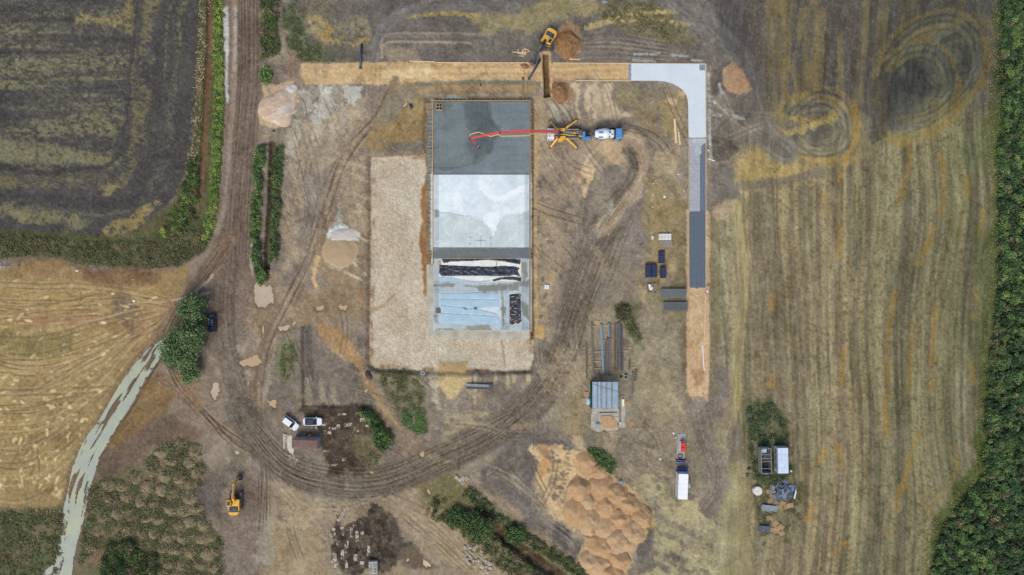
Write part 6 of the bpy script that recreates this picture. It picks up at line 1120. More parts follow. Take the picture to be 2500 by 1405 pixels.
    arm('stick', [(x2 - .45, z2 + .2, y0_ * .4 + yb_ * .6), (x3, z3, yb_)], [(.28, .5, .26)], boom_m)
    for s in (-1, 1): MB().cyl((.7, y0_ + s * .32, 1.2), (x1 - .1, y0_ + s * .26, z1 - .1), .09, .07, 8).build('boom_cylinder', M_STL, h)
    MB().cyl((x1, y0_ * .6 + yb_ * .4, z1 + .4), (x2 - .4, y0_ * .4 + yb_ * .6, z2 + .35), .09, .07, 8).build('stick_cylinder', M_GRY, h)
    prof = [(x3 - .15, z3 + .1), (x3 + .35, z3 + .05), (x3 + .4, z3 - .35), (x3 + .1, z3 - .75), (x3 - .45, z3 - .8), (x3 - .6, z3 - .5)]
    mb = MB(); bw = .48; n_ = len(prof); mb.add([(x, yb_ + e_ * bw, z) for e_ in (-1, 1) for x, z in prof], [tuple(range(n_)), tuple(reversed(range(n_, 2 * n_)))] + [(i, n_ + i, n_ + (i + 1) % n_, (i + 1) % n_) for i in range(n_ - 1)])
    bk = mb.build('bucket', M_MUDM if boom_m is M_STL else M_STL, h)
    for k in range(5): MB().box((x3 - .68, yb_ - .4 + k * .2, z3 - .58), (.2, .07, .1)).build('tooth', M_GRY, bk)
    MB().cyl((x3 - .5, yb_, z3 + .5), (x3 + .1, yb_, z3), .07, .07, 8).build('bucket_link', yel, h)
    return t
pose_y = (-.25, -.25)
excavator(1333, 110, R(90), R(-120), 'yellow excavator with dark boom digging the trench', M_YEL, M_STL, ((2.4, 3.4), (4.3, 3.6), (5.75, 1.0)), 2.5, 3.3, (.35, .75))
pose_y = (-.12, -.7)
excavator(579, 1220, R(90), R(90), 'yellow excavator with yellow boom parked at the bottom left', M_YEL, M_YEL, ((1.9, 3.0), (4.6, 3.2), (5.2, 1.0)), 2.5, 3.4, (-.1, -.6))
# ---- concrete pump truck: local origin at pixel (1380, 328); +x is picture right (the rear)
pb = W(1380, 328, hz(1380, 328)); pt = tag(empty('concrete_pump_truck', pb), 'concrete pump truck with white cab, yellow outriggers and long red boom', 'pump truck')
def Q(px, py, z): v = WT(px, py, z) - pb; return Vector((v.x, v.y, z))
def qbox(name, x0, x1, y0, y1, z0, z1, m, parent=pt, ch=.05, rad=.08):
    a, b_ = Q(x0, y1, z1), Q(x1, y0, z1); return MB().prism(rrect(a.x, b_.x, a.y, b_.y, rad, 2), z0, z1, ch).build(name, m, parent)
qbox('chassis', 1340, 1426, 320, 338, .6, 1.1, M_STL)
cb = qbox('cab', 1336.5, 1354, 312.5, 338.5, .6, 3.0, M_WHITE, ch=.22, rad=.2); qbox('windscreen', 1335.6, 1337, 315, 336, 1.7, 2.5, M_GLS, cb, 0, .02)
for y in (316.5, 330.5): qbox('roof_marker', 1340, 1342.5, y, y + 4, 2.98, 3.08, mat('marker_orange', (150, 84, 52), (130, 70, 44), 3, .5), cb, .02, .04)
for y in (311.5, 339): qbox('mirror', 1338, 1340, y - 1, y + 1, 1.8, 2.6, M_BLK, cb, .02, .04)
qbox('pedestal', 1361, 1368, 318, 336, 1.0, 3.4, M_STL); qbox('deck_box', 1359, 1380, 313, 320, 1.0, 2.1, M_YEL); qbox('deck_box', 1357, 1381, 332, 341, 1.0, 2.1, M_YEL); qbox('side_step', 1363.5, 1373.5, 341, 346, .8, 1.6, M_YEL)
qbox('pump_deck', 1381, 1416, 315, 319, 1.0, 1.3, M_TIMG, ch=.02); qbox('pump_deck', 1381, 1416, 337, 341, 1.0, 1.3, M_TIMG, ch=.02)
for y in (322.5, 326): v0, v1 = Q(1372, y, 1.5), Q(1412, y, 1.5); MB().cyl(v0, v1, .13, n=10).build('pump_cylinder', M_GRY, pt)
v0, v1 = Q(1366, 328, 1.9), Q(1423, 333.5, 1.6); MB().cyl(v0, v1, .11, n=10).build('delivery_pipe', mat('pipe_yellow', (222, 190, 84), (204, 170, 70), 2, .5), pt)
qbox('oil_tank', 1392, 1398, 321, 327, 1.1, 1.9, M_GRY); qbox('valve_block', 1400, 1405, 323, 328, 1.1, 1.8, M_YEL); qbox('engine_box', 1412, 1421, 318, 332, 1.0, 1.9, M_MUDM); qbox('water_box', 1384, 1412, 331, 336, 1.0, 1.8, M_STL)
hp = qbox('hopper', 1422.5, 1429, 321, 340, .7, 1.9, M_BLUE); hp2 = qbox('hopper_lid', 1429, 1441, 333, 343, .9, 2.0, M_BLUE, rad=.35); qbox('hopper_grate', 1429, 1440, 319.5, 333, .8, 1.6, M_BLK)
for x, y0_, y1_ in [(1345, 313.5, 337.5), (1352, 313.5, 337.5), (1396, 315, 340), (1404, 315, 340), (1412, 315, 340)]:
    for y in (y0_, y1_): p = Q(x, y, .5); wheel(pt, p.x, p.y, .5, .32)
for (a, b_) in [((1358, 315), (1342, 296)), ((1381, 314), (1409, 294)), ((1359, 341), (1343, 361)), ((1382, 338), (1409, 363))]:
    A, B_ = Q(a[0], a[1], 1.3), Q(b_[0], b_[1], .55); d = B_ - A; q = d.to_track_quat('X', 'Z'); mb = MB(); vs = []
    for P, wd in ((A, .42), (B_, .26)):
        for sy, sz in ((-1, -1), (1, -1), (1, 1), (-1, 1)): vs.append(P + q @ Vector((0, sy * wd / 2, sz * wd / 2)))
    mb.add(vs, [(0, 3, 2, 1), (4, 5, 6, 7), (0, 1, 5, 4), (1, 2, 6, 5), (2, 3, 7, 6), (3, 0, 4, 7)]); og = mb.build('outrigger', mat('outrigger_yellow', (228, 186, 98), (212, 166, 76), 1.5, .5), pt)
    MB().cyl((B_.x, B_.y, .1), (B_.x, B_.y, .75), .09, n=8).build('jack', M_STL, og); MB().cyl((B_.x, B_.y, .02), (B_.x, B_.y, .12), .25, n=12).build('foot_pad', M_MUDM, og)
def seg(name, a, b_, wd, wd2, m, parent=pt):
    A, B_ = Q(*a), Q(*b_); d = B_ - A; q = d.to_track_quat('X', 'Z'); vs = []
    for P, wv in ((A, wd), (B_, wd2)):
        for sy, sz in ((-1, -1), (1, -1), (1, 1), (-1, 1)): vs.append(P + q @ Vector((0, sy * wv / 2, sz * wv / 2)))
    return MB().add(vs, [(0, 3, 2, 1), (4, 5, 6, 7), (0, 1, 5, 4), (1, 2, 6, 5), (2, 3, 7, 6), (3, 0, 4, 7)]).build(name, m, parent)
M_REDF = mat('boom_red_faded', (224, 106, 106), (208, 94, 94), 1.2, .5); M_PIPEY = mat('pipe_cream', (226, 200, 126), (206, 176, 96), 2, .5)
BM = [((1361, 322, 3.6), (1296, 320.5, 8.2), .56, .44, M_REDF), ((1296, 320.5, 8.2), (1220, 324, 9.0), .46, .36, M_RED), ((1220, 324, 9.0), (1147.5, 338.5, 7.0), .36, .28, M_RED), ((1147.5, 338.5, 7.0), (1164, 355, 4.2), .26, .2, M_RED)]
for a, b_, w1, w2, m in BM: sgm = seg('boom_section', a, b_, w1, w2, m); p = Q(*b_); MB().cyl((p.x, p.y - .3, p.z), (p.x, p.y + .3, p.z), .2, n=10).build('boom_joint', M_STL, sgm)
pl = [(1361, 328, 3.7), (1297, 327, 8.0), (1292.5, 331.5, 8.1), (1222, 333, 8.8), (1219, 328.5, 8.9), (1197, 333.5, 8.4), (1168, 323, 7.6), (1148, 328.5, 7.2), (1146, 338, 7.0), (1160, 350, 4.8)]
for a, b_ in zip(pl[:-1], pl[1:]): MB().cyl(Q(*a), Q(*b_), .085, n=8).build('delivery_pipe', M_PIPEY, pt)
for x in (1252, 1264, 1286): MB().cyl(Q(x, 322.5, 8.5), Q(x, 332.5, 8.5), .05, n=6).build('pipe_bracket', M_RED, pt)
MB().cyl(Q(1164, 355, 4.2), Q(1167, 358, 3.4), .16, n=8).build('end_coupling', M_WHITE, pt); MB().cyl(Q(1167, 358, 3.4), Q(1172, 363, .5), .12, n=8).build('end_hose', M_BLK, pt)
# ---- mixer truck: rear (hopper) to the left, cab to the right
xb = W(1482, 327, hz(1482, 327)); xt = tag(empty('concrete_mixer_truck', xb), 'concrete mixer truck with blue cab and white drum with blue patches', 'mixer truck'); pbs = pb; pb = xb
qbox('chassis', 1448, 1516, 321, 335, .6, 1.05, M_STL, xt)
cb = qbox('cab', 1504.5, 1520.5, 312.5, 339, .55, 2.9, M_BLUE, xt, .2, .18); qbox('windscreen', 1519.6, 1521.3, 315, 336, 1.6, 2.4, M_GLS, cb, 0, .02); qbox('roof_hatch', 1509, 1515, 320, 326, 2.88, 2.96, mat('hatch_blue', (92, 156, 210), (80, 140, 196), 2, .4), cb, .02, .05)
for y in (306, 340.5): qbox('mirror', 1514, 1516, y - 2, y + 2, 1.8, 2.6, M_BLK, cb, .02, .05)
v0, v1 = Q(1515, 306, 2.4), Q(1517, 313, 2.4); MB().cyl(v0, v1, .05, n=6).build('mirror_arm', M_STL, cb)
qbox('water_tank', 1491, 1500, 316, 334.5, 1.0, 2.8, M_WHITE, xt, .2, .2); v = Q(1495, 328.5, 2.8); MB().cyl((v.x, v.y, 2.78), (v.x, v.y, 2.9), .12, n=10).build('filler_cap', M_BLK, xt); qbox('bracket_frame', 1500.5, 1504, 317, 337, .9, 1.7, M_STL, xt)
A, B_ = Q(1451, 327, 2.6), Q(1491, 326, 1.9); dr = MB().lathe([(0, .55), (.08, .72), (.3, .98), (.55, 1.08), (.78, 1.02), (.92, .82), (1, .5)], A, B_, 20).build('drum', mat('drum_white', (232, 236, 240), (214, 220, 226), 1, .4), xt, sm=True)
ax = (B_ - A); q = ax.to_track_quat('Z', 'Y')
for (t0, t1, ra, rb_) in ((.2, .46, .90, 1.05), (.8, .93, 1.02, .83)):
    for k in range(6):
        a0 = 2 * math.pi * (k + .25) / 6; a1 = a0 + .42; vs = []
        for t_, r_ in ((t0, ra), (t1, rb_)):
            for a_ in (a0, (a0 + a1) / 2, a1): vs.append(A + ax * t_ + q @ Vector(((r_ + .03) * math.cos(a_), (r_ + .03) * math.sin(a_), 0)))
        MB().add(vs, [(0, 1, 4, 3), (1, 2, 5, 4)]).build('drum_patch', M_BLUE, dr)
cx_ = Q(1449, 326, 2.7); MB().lathe([(0, .35), (.5, .55), (1, .62)], (cx_.x, cx_.y, 1.9), (cx_.x, cx_.y, 3.0), 12).build('charge_hopper', M_MUDM, xt); MB().cyl((cx_.x, cx_.y, 2.96), (cx_.x, cx_.y, 3.01), .5, n=12).build('hopper_mouth', M_STL, xt)
seg('discharge_chute', (1446, 327, 1.7), (1434, 328, 1.3), .5, .45, M_STL, xt); qbox('ladder', 1445, 1448, 333, 337, .6, 2.4, M_GRY, xt, .02, .03); qbox('fender', 1459, 1478, 337.5, 341.5, .9, 1.15, M_GRY, xt, .03, .1); qbox('fender', 1459, 1478, 314, 317, .9, 1.15, M_GRY, xt, .03, .1)
for x in (1462, 1471, 1496, 1512):
    for y in (315.5, 338.5): p = Q(x, y, .5); wheel(xt, p.x, p.y, .5, .32)
pb = pbs
# ------------------------------------------------------------------ cabins, containers, shelter
def rbox_at(px, py, z, name, dims, rz, label, cat):      # px, py: centre of the roof as seen
    c = WT(px, py, z); return tag(empty(name, (c.x, c.y, hz(px, py)), rz), label, cat)
t = rbox_at(1668, 1189, 2.6, 'storage_container', None, R(-2.2), 'long white container standing below the blue water bottles', 'container'); l_, w_ = 5.1, 1.95
MB().box((0, 0, 1.3), (w_, l_, 2.5)).build('shell', mat('container_white', (226, 232, 236), (204, 212, 218), .8, .5), t)
for k in range(5): MB().box((0, -l_ / 2 + (k + .5) * l_ / 5, 2.57), (w_ - .04, l_ / 5 - .03, .05)).build('roof_panel', mat('roof_white', (240, 244, 246), (232, 238, 242), .8, .5), t)
for sx_ in (-1, 1):
    for sy_ in (-1, 1): MB().box((sx_ * (w_ / 2 - .03), sy_ * (l_ / 2 - .03), 1.3), (.12, .12, 2.66)).build('corner_post', M_GRY, t)
MB().box((w_ / 2 + .35, -.15, 1.5), (.8, .9, .04), M=Matrix.Rotation(R(20), 4, 'Y') @ Matrix.Rotation(R(30), 4, 'Z')).build('awning', mat('awning_pale', (176, 200, 208), (160, 186, 196), 2, .4), t); MB().box((-w_ / 2 - .05, .2, 1.2), (.12, .4, .3)).build('junction_box', M_GRY, t)
t = rbox_at(1912, 1125.5, 2.6, 'site_cabin', None, R(1), 'pale bluish cabin with closed white roof at the right', 'cabin'); l_, w_ = 5.1, 2.05
MB().box((0, 0, 1.3), (w_, l_, 2.5)).build('wall_shell', mat('cabin_pale', (196, 206, 214), (164, 174, 180), 1.2, .6), t)
for k in range(4): MB().box((0, -l_ / 2 + (k + .5) * l_ / 4, 2.58), (w_ + .04, l_ / 4 - .02, .06)).build('roof_panel', mat('cabin_roof', (206, 222, 238), (190, 208, 226), .8, .45), t)
for y in (-1.4, .2, 1.6): MB().box((-w_ / 2 - .01, y, 1.4), (.04, .8, .9)).build('wall_window', M_GRY, t)
t = rbox_at(1871, 1126.5, 2.4, 'open_cabin', None, R(1), 'grey roofless cabin with exposed rafters left of the pale cabin', 'cabin'); l_, w_ = 5.0, 2.05
MB().box((0, 0, .1), (w_, l_, .2)).build('floor', mat('cabin_floor', (104, 106, 108), (78, 78, 80), 2, .8), t)
MW_ = mat('panel_khaki', (150, 148, 132), (130, 128, 116), 1, .7); MWI = mat('panel_slate', (96, 102, 106), (124, 128, 130), 1.2, .7)
for s in (-1, 1):
    for k in (-1, 1): MB().box((s * (w_ / 2 - .03), k * l_ / 4, 1.3), (.06, l_ / 2 - .02, 2.2)).build('wall_panel', MW_, t)
    MB().box((0, s * (l_ / 2 - .03), 1.3), (w_ - .13, .06, 2.2)).build('end_panel', mat('end_pale', (186, 200, 210), (160, 172, 180), 1, .6), t)
    MB().box((s * (w_ / 2 - .04), 0, 2.44), (.1, l_, .07)).build('wall_plate', M_GRY, t)
for y in (-1.5, -.1, .55, 1.3): MB().box((-.05, y, 2.38), (w_ - .25, .1, .08)).build('rafter', M_GRY, t)
for x, y, a in ((.45, 1.2, .3), (-.3, .2, .1), (.5, -1.2, .2), (-.2, -1.9, 0)): MB().box((x, y, .35), (.6, .5, .3), a).build('stored_box', M_STL, t)
MB().box((-.3, 1.9, 1.9), (1.1, .7, .03), .12).build('loose_sheet', M_INS, t)
# brown roofed workers' cabin
t = rbox_at(745, 1084, 2.5, 'workers_cabin', None, R(-1), 'cabin with brown roof and two small windows near the white cars', 'cabin'); l_, w_ = 5.1, 2.0
MB().box((0, 0, 1.25), (l_, w_, 2.3)).build('wall_shell', mat('cabin_wall', (166, 178, 186), (140, 152, 160), 1.4, .6), t)
MB().prism([(-l_ / 2 - .05, -w_ / 2 - .05), (l_ / 2 + .05, -w_ / 2 - .05), (l_ / 2 + .05, w_ / 2 + .05), (-l_ / 2 - .05, w_ / 2 + .05)], 2.38, 2.58, top=[(-l_ / 2 + .25, -w_ / 2 + .3), (l_ / 2 - .25, -w_ / 2 + .3), (l_ / 2 - .25, w_ / 2 - .3), (-l_ / 2 + .25, w_ / 2 - .3)]).build('roof', M_BRN, t)
for x in (-1.3, 1.3): o = MB().box((x, w_ / 2 + .02, 1.55), (.8, .05, .7)).build('wall_window', M_WHITE, t); MB().box((x, w_ / 2 + .05, 1.55), (.64, .02, .55)).build('pane', M_GLS, o)
MB().box((.15, w_ / 2 + .02, 1.15), (.75, .05, 1.9)).build('door', M_GRY, t); MB().box((.15, w_ / 2 + .45, .1), (.9, .8, .2)).build('step', mat('rust_grate', (130, 84, 60), (108, 70, 52), 4, .8), t); MB().box((.55, w_ / 2 + .4, 1.3), (.75, .05, .7), .7).build('open_shutter', M_WHITE, t)
cp = tag(poly_mesh('concrete_apron', [(700, 1064), (713, 1063), (713, 1094), (718, 1096), (716, 1112), (708, 1106), (703, 1098), (701, 1092)], -.1, .1, mat('apron', (206, 200, 186), (184, 178, 164), 1.2, .9), None, W(708, 1085)), 'pale concrete apron at the left end of the brown roofed cabin', 'slab'); cp.location = W(708, 1085)
for k, (x, y0_, y1_) in enumerate(((693, 1059, 1096), (696, 1060, 1094), (699, 1060, 1080))): tag(plank('stacked_timber', (x, y0_), (x + .6, y1_), .2, .25, mat('cream_timber', (204, 196, 172), (176, 166, 142), 2, .8)), ['outer', 'middle', 'short inner'][k] + ' pale timber stacked left of the concrete apron', 'timber')
# pale blue shelter beside the beams
sbp = W(1477.5, 965, 0); t = tag(empty('shelter', sbp), 'open shelter with pale blue sheet roof and green netting side', 'shelter')
def SL(px, py, z): v = WT(px, py, z) - sbp; return v
for k in range(5):
    x0_, x1_ = 1446.5 + k * 12.6, 1446.5 + (k + 1) * 12.6 - .5; a, b_, c_, d_ = SL(x0_, 997, 2.5), SL(x1_, 997, 2.5), SL(x1_, 933, 2.9), SL(x0_, 933, 2.9)
    mb = MB(); nn_ = 6
    for s_ in range(nn_):
        f0, f1 = s_ / nn_, (s_ + 1) / nn_; up_ = Vector((0, 0, .05 * (s_ % 2))); up2 = Vector((0, 0, .05 * ((s_ + 1) % 2)))
        mb.add([a.lerp(b_, f0) + up_, a.lerp(b_, f1) + up2, d_.lerp(c_, f1) + up2, d_.lerp(c_, f0) + up_], [(0, 1, 2, 3)])
    mb.build('roof_sheet', M_ROOFB, t)
for x in (1458.5, 1467, 1480, 1493.5): a, c_ = SL(x, 996.5, 2.6), SL(x, 934, 3.0); MB().cyl(a, c_, .09, n=4).build('roof_batten', mat('stained_batten', (158, 146, 136), (134, 116, 98), 1.5, .8), t)
a, c_ = SL(1447, 938, 3.0), SL(1508, 957, 2.9); MB().cyl(a, c_, .03, n=5).build('roof_cable', M_STL, t)
for x in (1449, 1478, 1506):
    for y in (936, 994): p = W(x, y) - sbp; MB().box((p.x, p.y, 1.25), (.12, .12, 2.5)).build('post', M_TIMG, t)
a = W(1442, 964) - sbp; MB().box((a.x, a.y, 1.3), (.1, 5.0, 2.4), M=Matrix.Rotation(R(8), 4, 'Y')).build('netting_side', M_GREENS, t); MB().box((a.x - .35, a.y + 1.6, 1.9), (.06, 1.7, .9), M=Matrix.Rotation(R(-12), 4, 'Y')).build('hung_sheet', M_ROOFB, t)
CY = [([(1445, 997), (1511, 997), (1512, 1018), (1445, 1012)], 'concrete yard slab directly below the pale blue roof', 0), ([(1443, 1012), (1462, 1012), (1472, 1030), (1478, 1048), (1462, 1056), (1443, 1048)], 'stained concrete slab with a grey bucket, lower left of the shelter yard', .02), ([(1462, 1013), (1512, 1019), (1508, 1050), (1478, 1052), (1470, 1030)], 'sand covered concrete slab in the shelter yard', .04), ([(1516, 967), (1526, 967), (1527, 1040), (1517, 1040)], 'narrow concrete strip right of the shelter', .03), ([(1508, 1030), (1527, 1030), (1525, 1044), (1507, 1044)], 'small concrete slab at the lower right of the shelter yard', .06)]
for p, lab, dz in CY: o = poly_mesh('yard_slab', p, -.12, .12 + dz, M_CON, None, W(*p[0])); o.location = W(*p[0]); tag(o, lab, 'slab')
sp1 = heap('sand_spread', 1487, 1034, 22, 15, .3, 0, M_SANDP, 'thin brown sand heap on the shelter yard slab', 'sand heap', None, 141, .5, .1); sp1.location.z = .2; sp2 = heap('sand_spread', 1480, 1020, 18, 6, .22, 0, M_SANDP, 'streak of brown sand at the top of the shelter yard slab', 'sand heap', None, 142, .5, .1); sp2.location.z = .18
tag(plank('steel_rail', (1463, 1008), (1506, 1007), .12, .12, M_STL, z=.14), 'dark steel rail lying across the shelter yard', 'rail')
v = W(1458, 1038, .14); tag(MB().lathe([(0, .3), (.9, .42), (1, .42)], (0, 0, 0), (0, 0, .45), 14).build('bucket', mat('zinc', (150, 164, 176), (128, 142, 154), 2, .4), None, v), 'round grey tub standing on the stained yard slab', 'tub')
tag(px_box(MB(), 1517, 1523, 974, 991, 0, .5, W(1520, 982)).build('white_chest', M_WSH, None, W(1520, 982, .15)), 'white chest on the narrow concrete strip', 'chest')
tag(heap('tarp_pile', 1436, 978, 7, 13, .7, 0, mat('pale_tarp', (178, 204, 222), (150, 178, 200), 2, .4, bump=.8), 'crumpled pale blue tarp against the green netting', 'tarp', None, 143, .2, .3))
# ------------------------------------------------------------------ pallets and boards
PAL = {}
def pallet(px, py, rz, label, m=M_TIM, z=None, sx_=1.1, sy_=.85):
    b = W(px, py, hz(px, py) if z is None else z); t = tag(empty('pallet', b, rz), label, 'pallet', 'timber pallets')
    if not PAL: PAL['slat'] = MB().box((0, 0, 0), (1.1, .11, .03)).mesh('slat'); PAL['stringer'] = MB().box((0, 0, 0), (.1, .85, .09)).mesh('stringer')
    for k in range(5): o = newobj('slat', PAL['slat'], t, None, (0, -.37 + k * .185, .14)); o.data.materials or o.data.materials.append(M_TIM)
    for k in range(3): o = newobj('stringer', PAL['stringer'], t, None, (-.5 + k * .5, 0, .075)); o.data.materials or o.data.materials.append(M_TIMG)
    return t
for (x, y, a, lab) in [(1614, 609, 0, 'pallet between the formwork panels and the upper navy tarp stack'), (1615, 647, 0, 'pallet between the two narrow navy tarp stacks'), (1618, 685, 0, 'pallet below the lower narrow navy tarp stack'), (1541, 1035, .6, 'tilted pallet lower right of the shelter yard'), (1532, 984, .1, 'pallet with a dark crate right of the narrow concrete strip'), (1432, 964, 1.5, 'pallet leaning by the green netting, upper'), (1427, 979, 1.5, 'pallet left of the crumpled pale tarp'), (1880, 1224, .3, 'pallet just above the grey stacked boards'), (1902, 1238, .1, 'pallet at the right end of the grey stacked boards'), (1893, 1230, .9, 'tilted pallet behind the grey stacked boards'), (1911, 1229, -.5, 'pale grey pallet tipped on its side below the scrap heap'), (1930, 1234, .05, 'pallet at the lower right of the scrap heap'), (1921, 1237, .4, 'pallet leaning against the scrap heap corner'), (1878, 1265, .05, 'lone pallet between the two board stacks'), (1893, 1278, .7, 'topmost pallet of the lower scattered group'), (1897, 1290, -.2, 'pallet in the middle of the lower scattered group'), (1907, 1287, -.6, 'rightmost upper pallet of the lower scattered group'), (1885, 1294, -.1, 'brown pallet next to the lower tarp-covered boards'), (1908, 1302, .5, 'lowest right pallet of the scattered group'), (1896, 1297, .05, 'pale pallet at the bottom of the scattered group'), (1877, 1200, .5, 'broken pallet at the left of the scrap heap')]:
    pallet(x, y, a, lab)
def tarp_stack(x0, x1, y0, y1, h, label, split=False, m=M_TARP):
    base = W((x0 + x1) / 2, (y0 + y1) / 2, 0); base.z = hz((x0 + x1) / 2, (y0 + y1) / 2); t = tag(empty('covered_stack', base), label, 'stack')
    xs = [(x0, (x0 + x1) / 2 - .3), ((x0 + x1) / 2 + .3, x1)] if split else [(x0, x1)]
    for a, b_ in xs:
        A, B_ = W(a, y1) - base, W(b_, y0) - base; MB().prism(rrect(A.x, B_.x, A.y, B_.y, .08, 2), .1, h, .1).build('tarp_cover', m, t)
    A, B_ = W(x0, y1) - base, W(x1, y0) - base
    for f in (.15, .85): y = A.y + (B_.y - A.y) * f; MB().box(((A.x + B_.x) / 2, y, .05), (B_.x - A.x + .3, .1, .1)).build('bearer', M_TIM, t)
    return t
tarp_stack(1575, 1602, 646, 678, .9, 'wide navy covered stack with a seam down the middle', True); tarp_stack(1607, 1621.5, 613, 643, .7, 'upper narrow navy covered stack'); tarp_stack(1610.5, 1624.5, 651, 680, .9, 'lower narrow navy covered stack')
for x0_, x1_, y0_, y1_, m, lab, nx_ in [(1607, 1638, 571.5, 588, M_WSH, 'pale gridded formwork panel stack above the navy stacks', 9), (1609, 1641, 589.5, 605, mat('brown_panel', (164, 150, 134), (140, 124, 108), 1, .8), 'brown stained formwork panel stack below the pale one', 9)]:
    base = W((x0_ + x1_) / 2, (y0_ + y1_) / 2, 0); t = tag(empty('formwork_panel_stack', base), lab, 'panel stack'); px_box(MB(), x0_, x1_, y0_, y1_, .05, .4, base).build('panel_body', m, t)
    for k in range(nx_ + 1): x = x0_ + (x1_ - x0_) * k / nx_; px_box(MB(), x - .25, x + .25, y0_, y1_, .35, .44, base).build('rib', M_GRY, t)
    for y in (y0_, (y0_ + y1_) / 2, y1_): px_box(MB(), x0_, x1_, y - .25, y + .25, .35, .445, base).build('rail', M_GRY, t)
for x0_, x1_, y0_, y1_, lab in [(1613, 1673, 706, 727, 'upper stack of dark steel mesh mats beside the sand strip'), (1618, 1677, 738.5, 759, 'lower stack of dark steel mesh mats beside the sand strip')]:
    base = W((x0_ + x1_) / 2, (y0_ + y1_) / 2, 0); t = tag(empty('mesh_stack', base), lab, 'mesh stack', 'steel mesh stacks'); fbs = fb; fb = base
    for k in range(5): o = bars(x0_ + .5 * (k % 2), x1_, y0_ + .4 * (k % 3), y1_, .12 + k * .13, 2.5, 3.0, .7, .04).build('mesh_mat', M_RBAR, t); o['kind'] = 'stuff'
    px_box(MB(), x0_ + 1, x1_ - 1, y0_ + 1, y1_ - 1, .05, .12, base).build('dark_base_mat', M_STL, t)
    for f in (.1, .5, .9): x = x0_ + (x1_ - x0_) * f; px_box(MB(), x - .5, x + .5, y0_ - 1.5, y1_ + 1.5, 0, .05, base).build('bearer', M_TIM, t)
    fb = fbs
# steel beams on timber bearers
BE = [((1444, 788), (1448.5, 912), .28, 0), ((1466.5, 792), (1472.5, 910), .42, 1), ((1484.5, 790), (1486, 824), .26, 1), ((1490, 790), (1490.5, 915), .24, 0), ((1479, 832), (1477.5, 914), .26, 2), ((1482, 826), (1481.5, 914), .22, 0), ((1485, 826), (1485, 916), .22, 2), ((1487.5, 826), (1487, 918), .2, 0), ((1500.5, 789), (1499.5, 906), .24, 2), ((1505, 790), (1504.5, 908), .2, 0), ((1508, 788), (1508.5, 905), .24, 2), ((1511, 787), (1512, 903), .2, 0), ((1514, 793), (1516.5, 905), .24, 3), ((1517.5, 795), (1520, 905), .22, 2), ((1431.5, 839), (1432.5, 925), .2, 2), ((1544, 909), (1543, 962), .3, 0), ((1552.5, 903), (1550, 930), .3, 2), ((1537, 880), (1535, 903), .3, 2)]
BMs = [M_BEAM, M_BEAMB, mat('beam_rust', (110, 98, 88), (86, 78, 74), 2, .7), M_PIPE]
dsc = ['leftmost long grey', 'wide pale blue', 'short pale blue', 'long grey middle', 'dark brown left', 'grey second left', 'dark middle', 'grey thin right', 'dark brown right group first', 'grey right group second', 'dark right group third', 'grey right group fourth', 'slate blue right group', 'dark rightmost', 'thin rusty outlying left', 'short grey outlying right', 'short dark far right', 'short rusty upper right']
for k, (a, b_, w, m) in enumerate(BE):
    z0_ = hz(*a) + .14; A, B_ = W(*a), W(*b_); d = B_ - A; L = d.length; c = (A + B_) / 2; mb = MB().box((0, 0, .02), (L, w, .04)); mb.box((0, 0, .15), (L, .05, .22)); mb.box((0, 0, .28), (L, w, .04))
    o = mb.build('steel_beam', BMs[m]); o.location = (c.x, c.y, z0_); o.rotation_euler = (0, 0, math.atan2(d.y, d.x)); tag(o, dsc[k] + ' steel beam in the storage yard above the shelter', 'beam', 'steel beams')
for k, (a, b_, lab) in enumerate([((1446, 797), (1518, 793), 'topmost'), ((1467, 832), (1500, 829), 'second'), ((1447, 860), (1535, 857), 'third'), ((1449, 883), (1526, 882), 'fourth'), ((1430, 897), (1447, 895), 'short left'), ((1449, 900), (1508, 902), 'lowest'), ((1538, 879), (1548, 879), 'short upper right'), ((1540, 898), (1556, 898), 'short lower right'), ((1533, 850), (1543, 850), 'short far right'), ((1422, 851), (1431, 849), 'tiny far left')]):
    tag(plank('bearer', a, b_, .16, .13, M_TIM), lab + ' timber bearer of the steel beam yard', 'bearer')
for k in range(9): a = random.uniform(-.5, .5); x, y = 1449 + random.uniform(0, 12), 783 + random.uniform(0, 9); tag(plank('offcut', (x, y), (x + 9 * math.cos(a), y - 9 * math.sin(a)), .1, .05, M_TIMP, z=hz(x, y) + .03 * k), 'pale timber offcut in the small pile at the beam yard corner', 'offcut', 'offcut pile at the beam yard')
for k, (a, b_) in enumerate([((1251, 128), (1288, 129)), ((1263, 130), (1284, 135)), ((1264, 128), (1283, 132)), ((1265, 122), (1265, 131)), ((1275, 121), (1275, 133)), ((1276, 129), (1282, 118)), ((1283, 121), (1283, 135)), ((1285, 121), (1294, 128)), ((1267, 138), (1279, 139))]): tag(plank('offcut', a, b_, .16, .06, M_TIMP, z=hz(*a) + .04 * k), 'pale timber in the loose pile left of the trenching excavator', 'offcut', 'timber pile by the excavator')
# pipes
def pipe(a, b_, r, label, m=M_PIPE):
    A, B_ = W(a[0], a[1], hz(*a) + r), W(b_[0], b_[1], hz(*b_) + r); z = max(A.z, B_.z, r) + .02; A.z = B_.z = z; o = MB().cyl((0, 0, 0), B_ - A, r, n=14).build('pipe', m, None, A, True); MB().cyl((B_ - A) * .95, (B_ - A), r * 1.18, n=14).build('socket', m, o); return tag(o, label, 'pipe')
pipe((883, 110), (880, 169), .22, 'long slate blue pipe across the left end of the sandy road bed'); pipe((1319, 147), (1291, 195), .22, 'slate blue pipe lying beside the trench'); tag(plank('steel_bar', (1276, 190), (1277, 196), .3, .2, M_STL), 'small dark tool left of the trench pipe', 'tool')
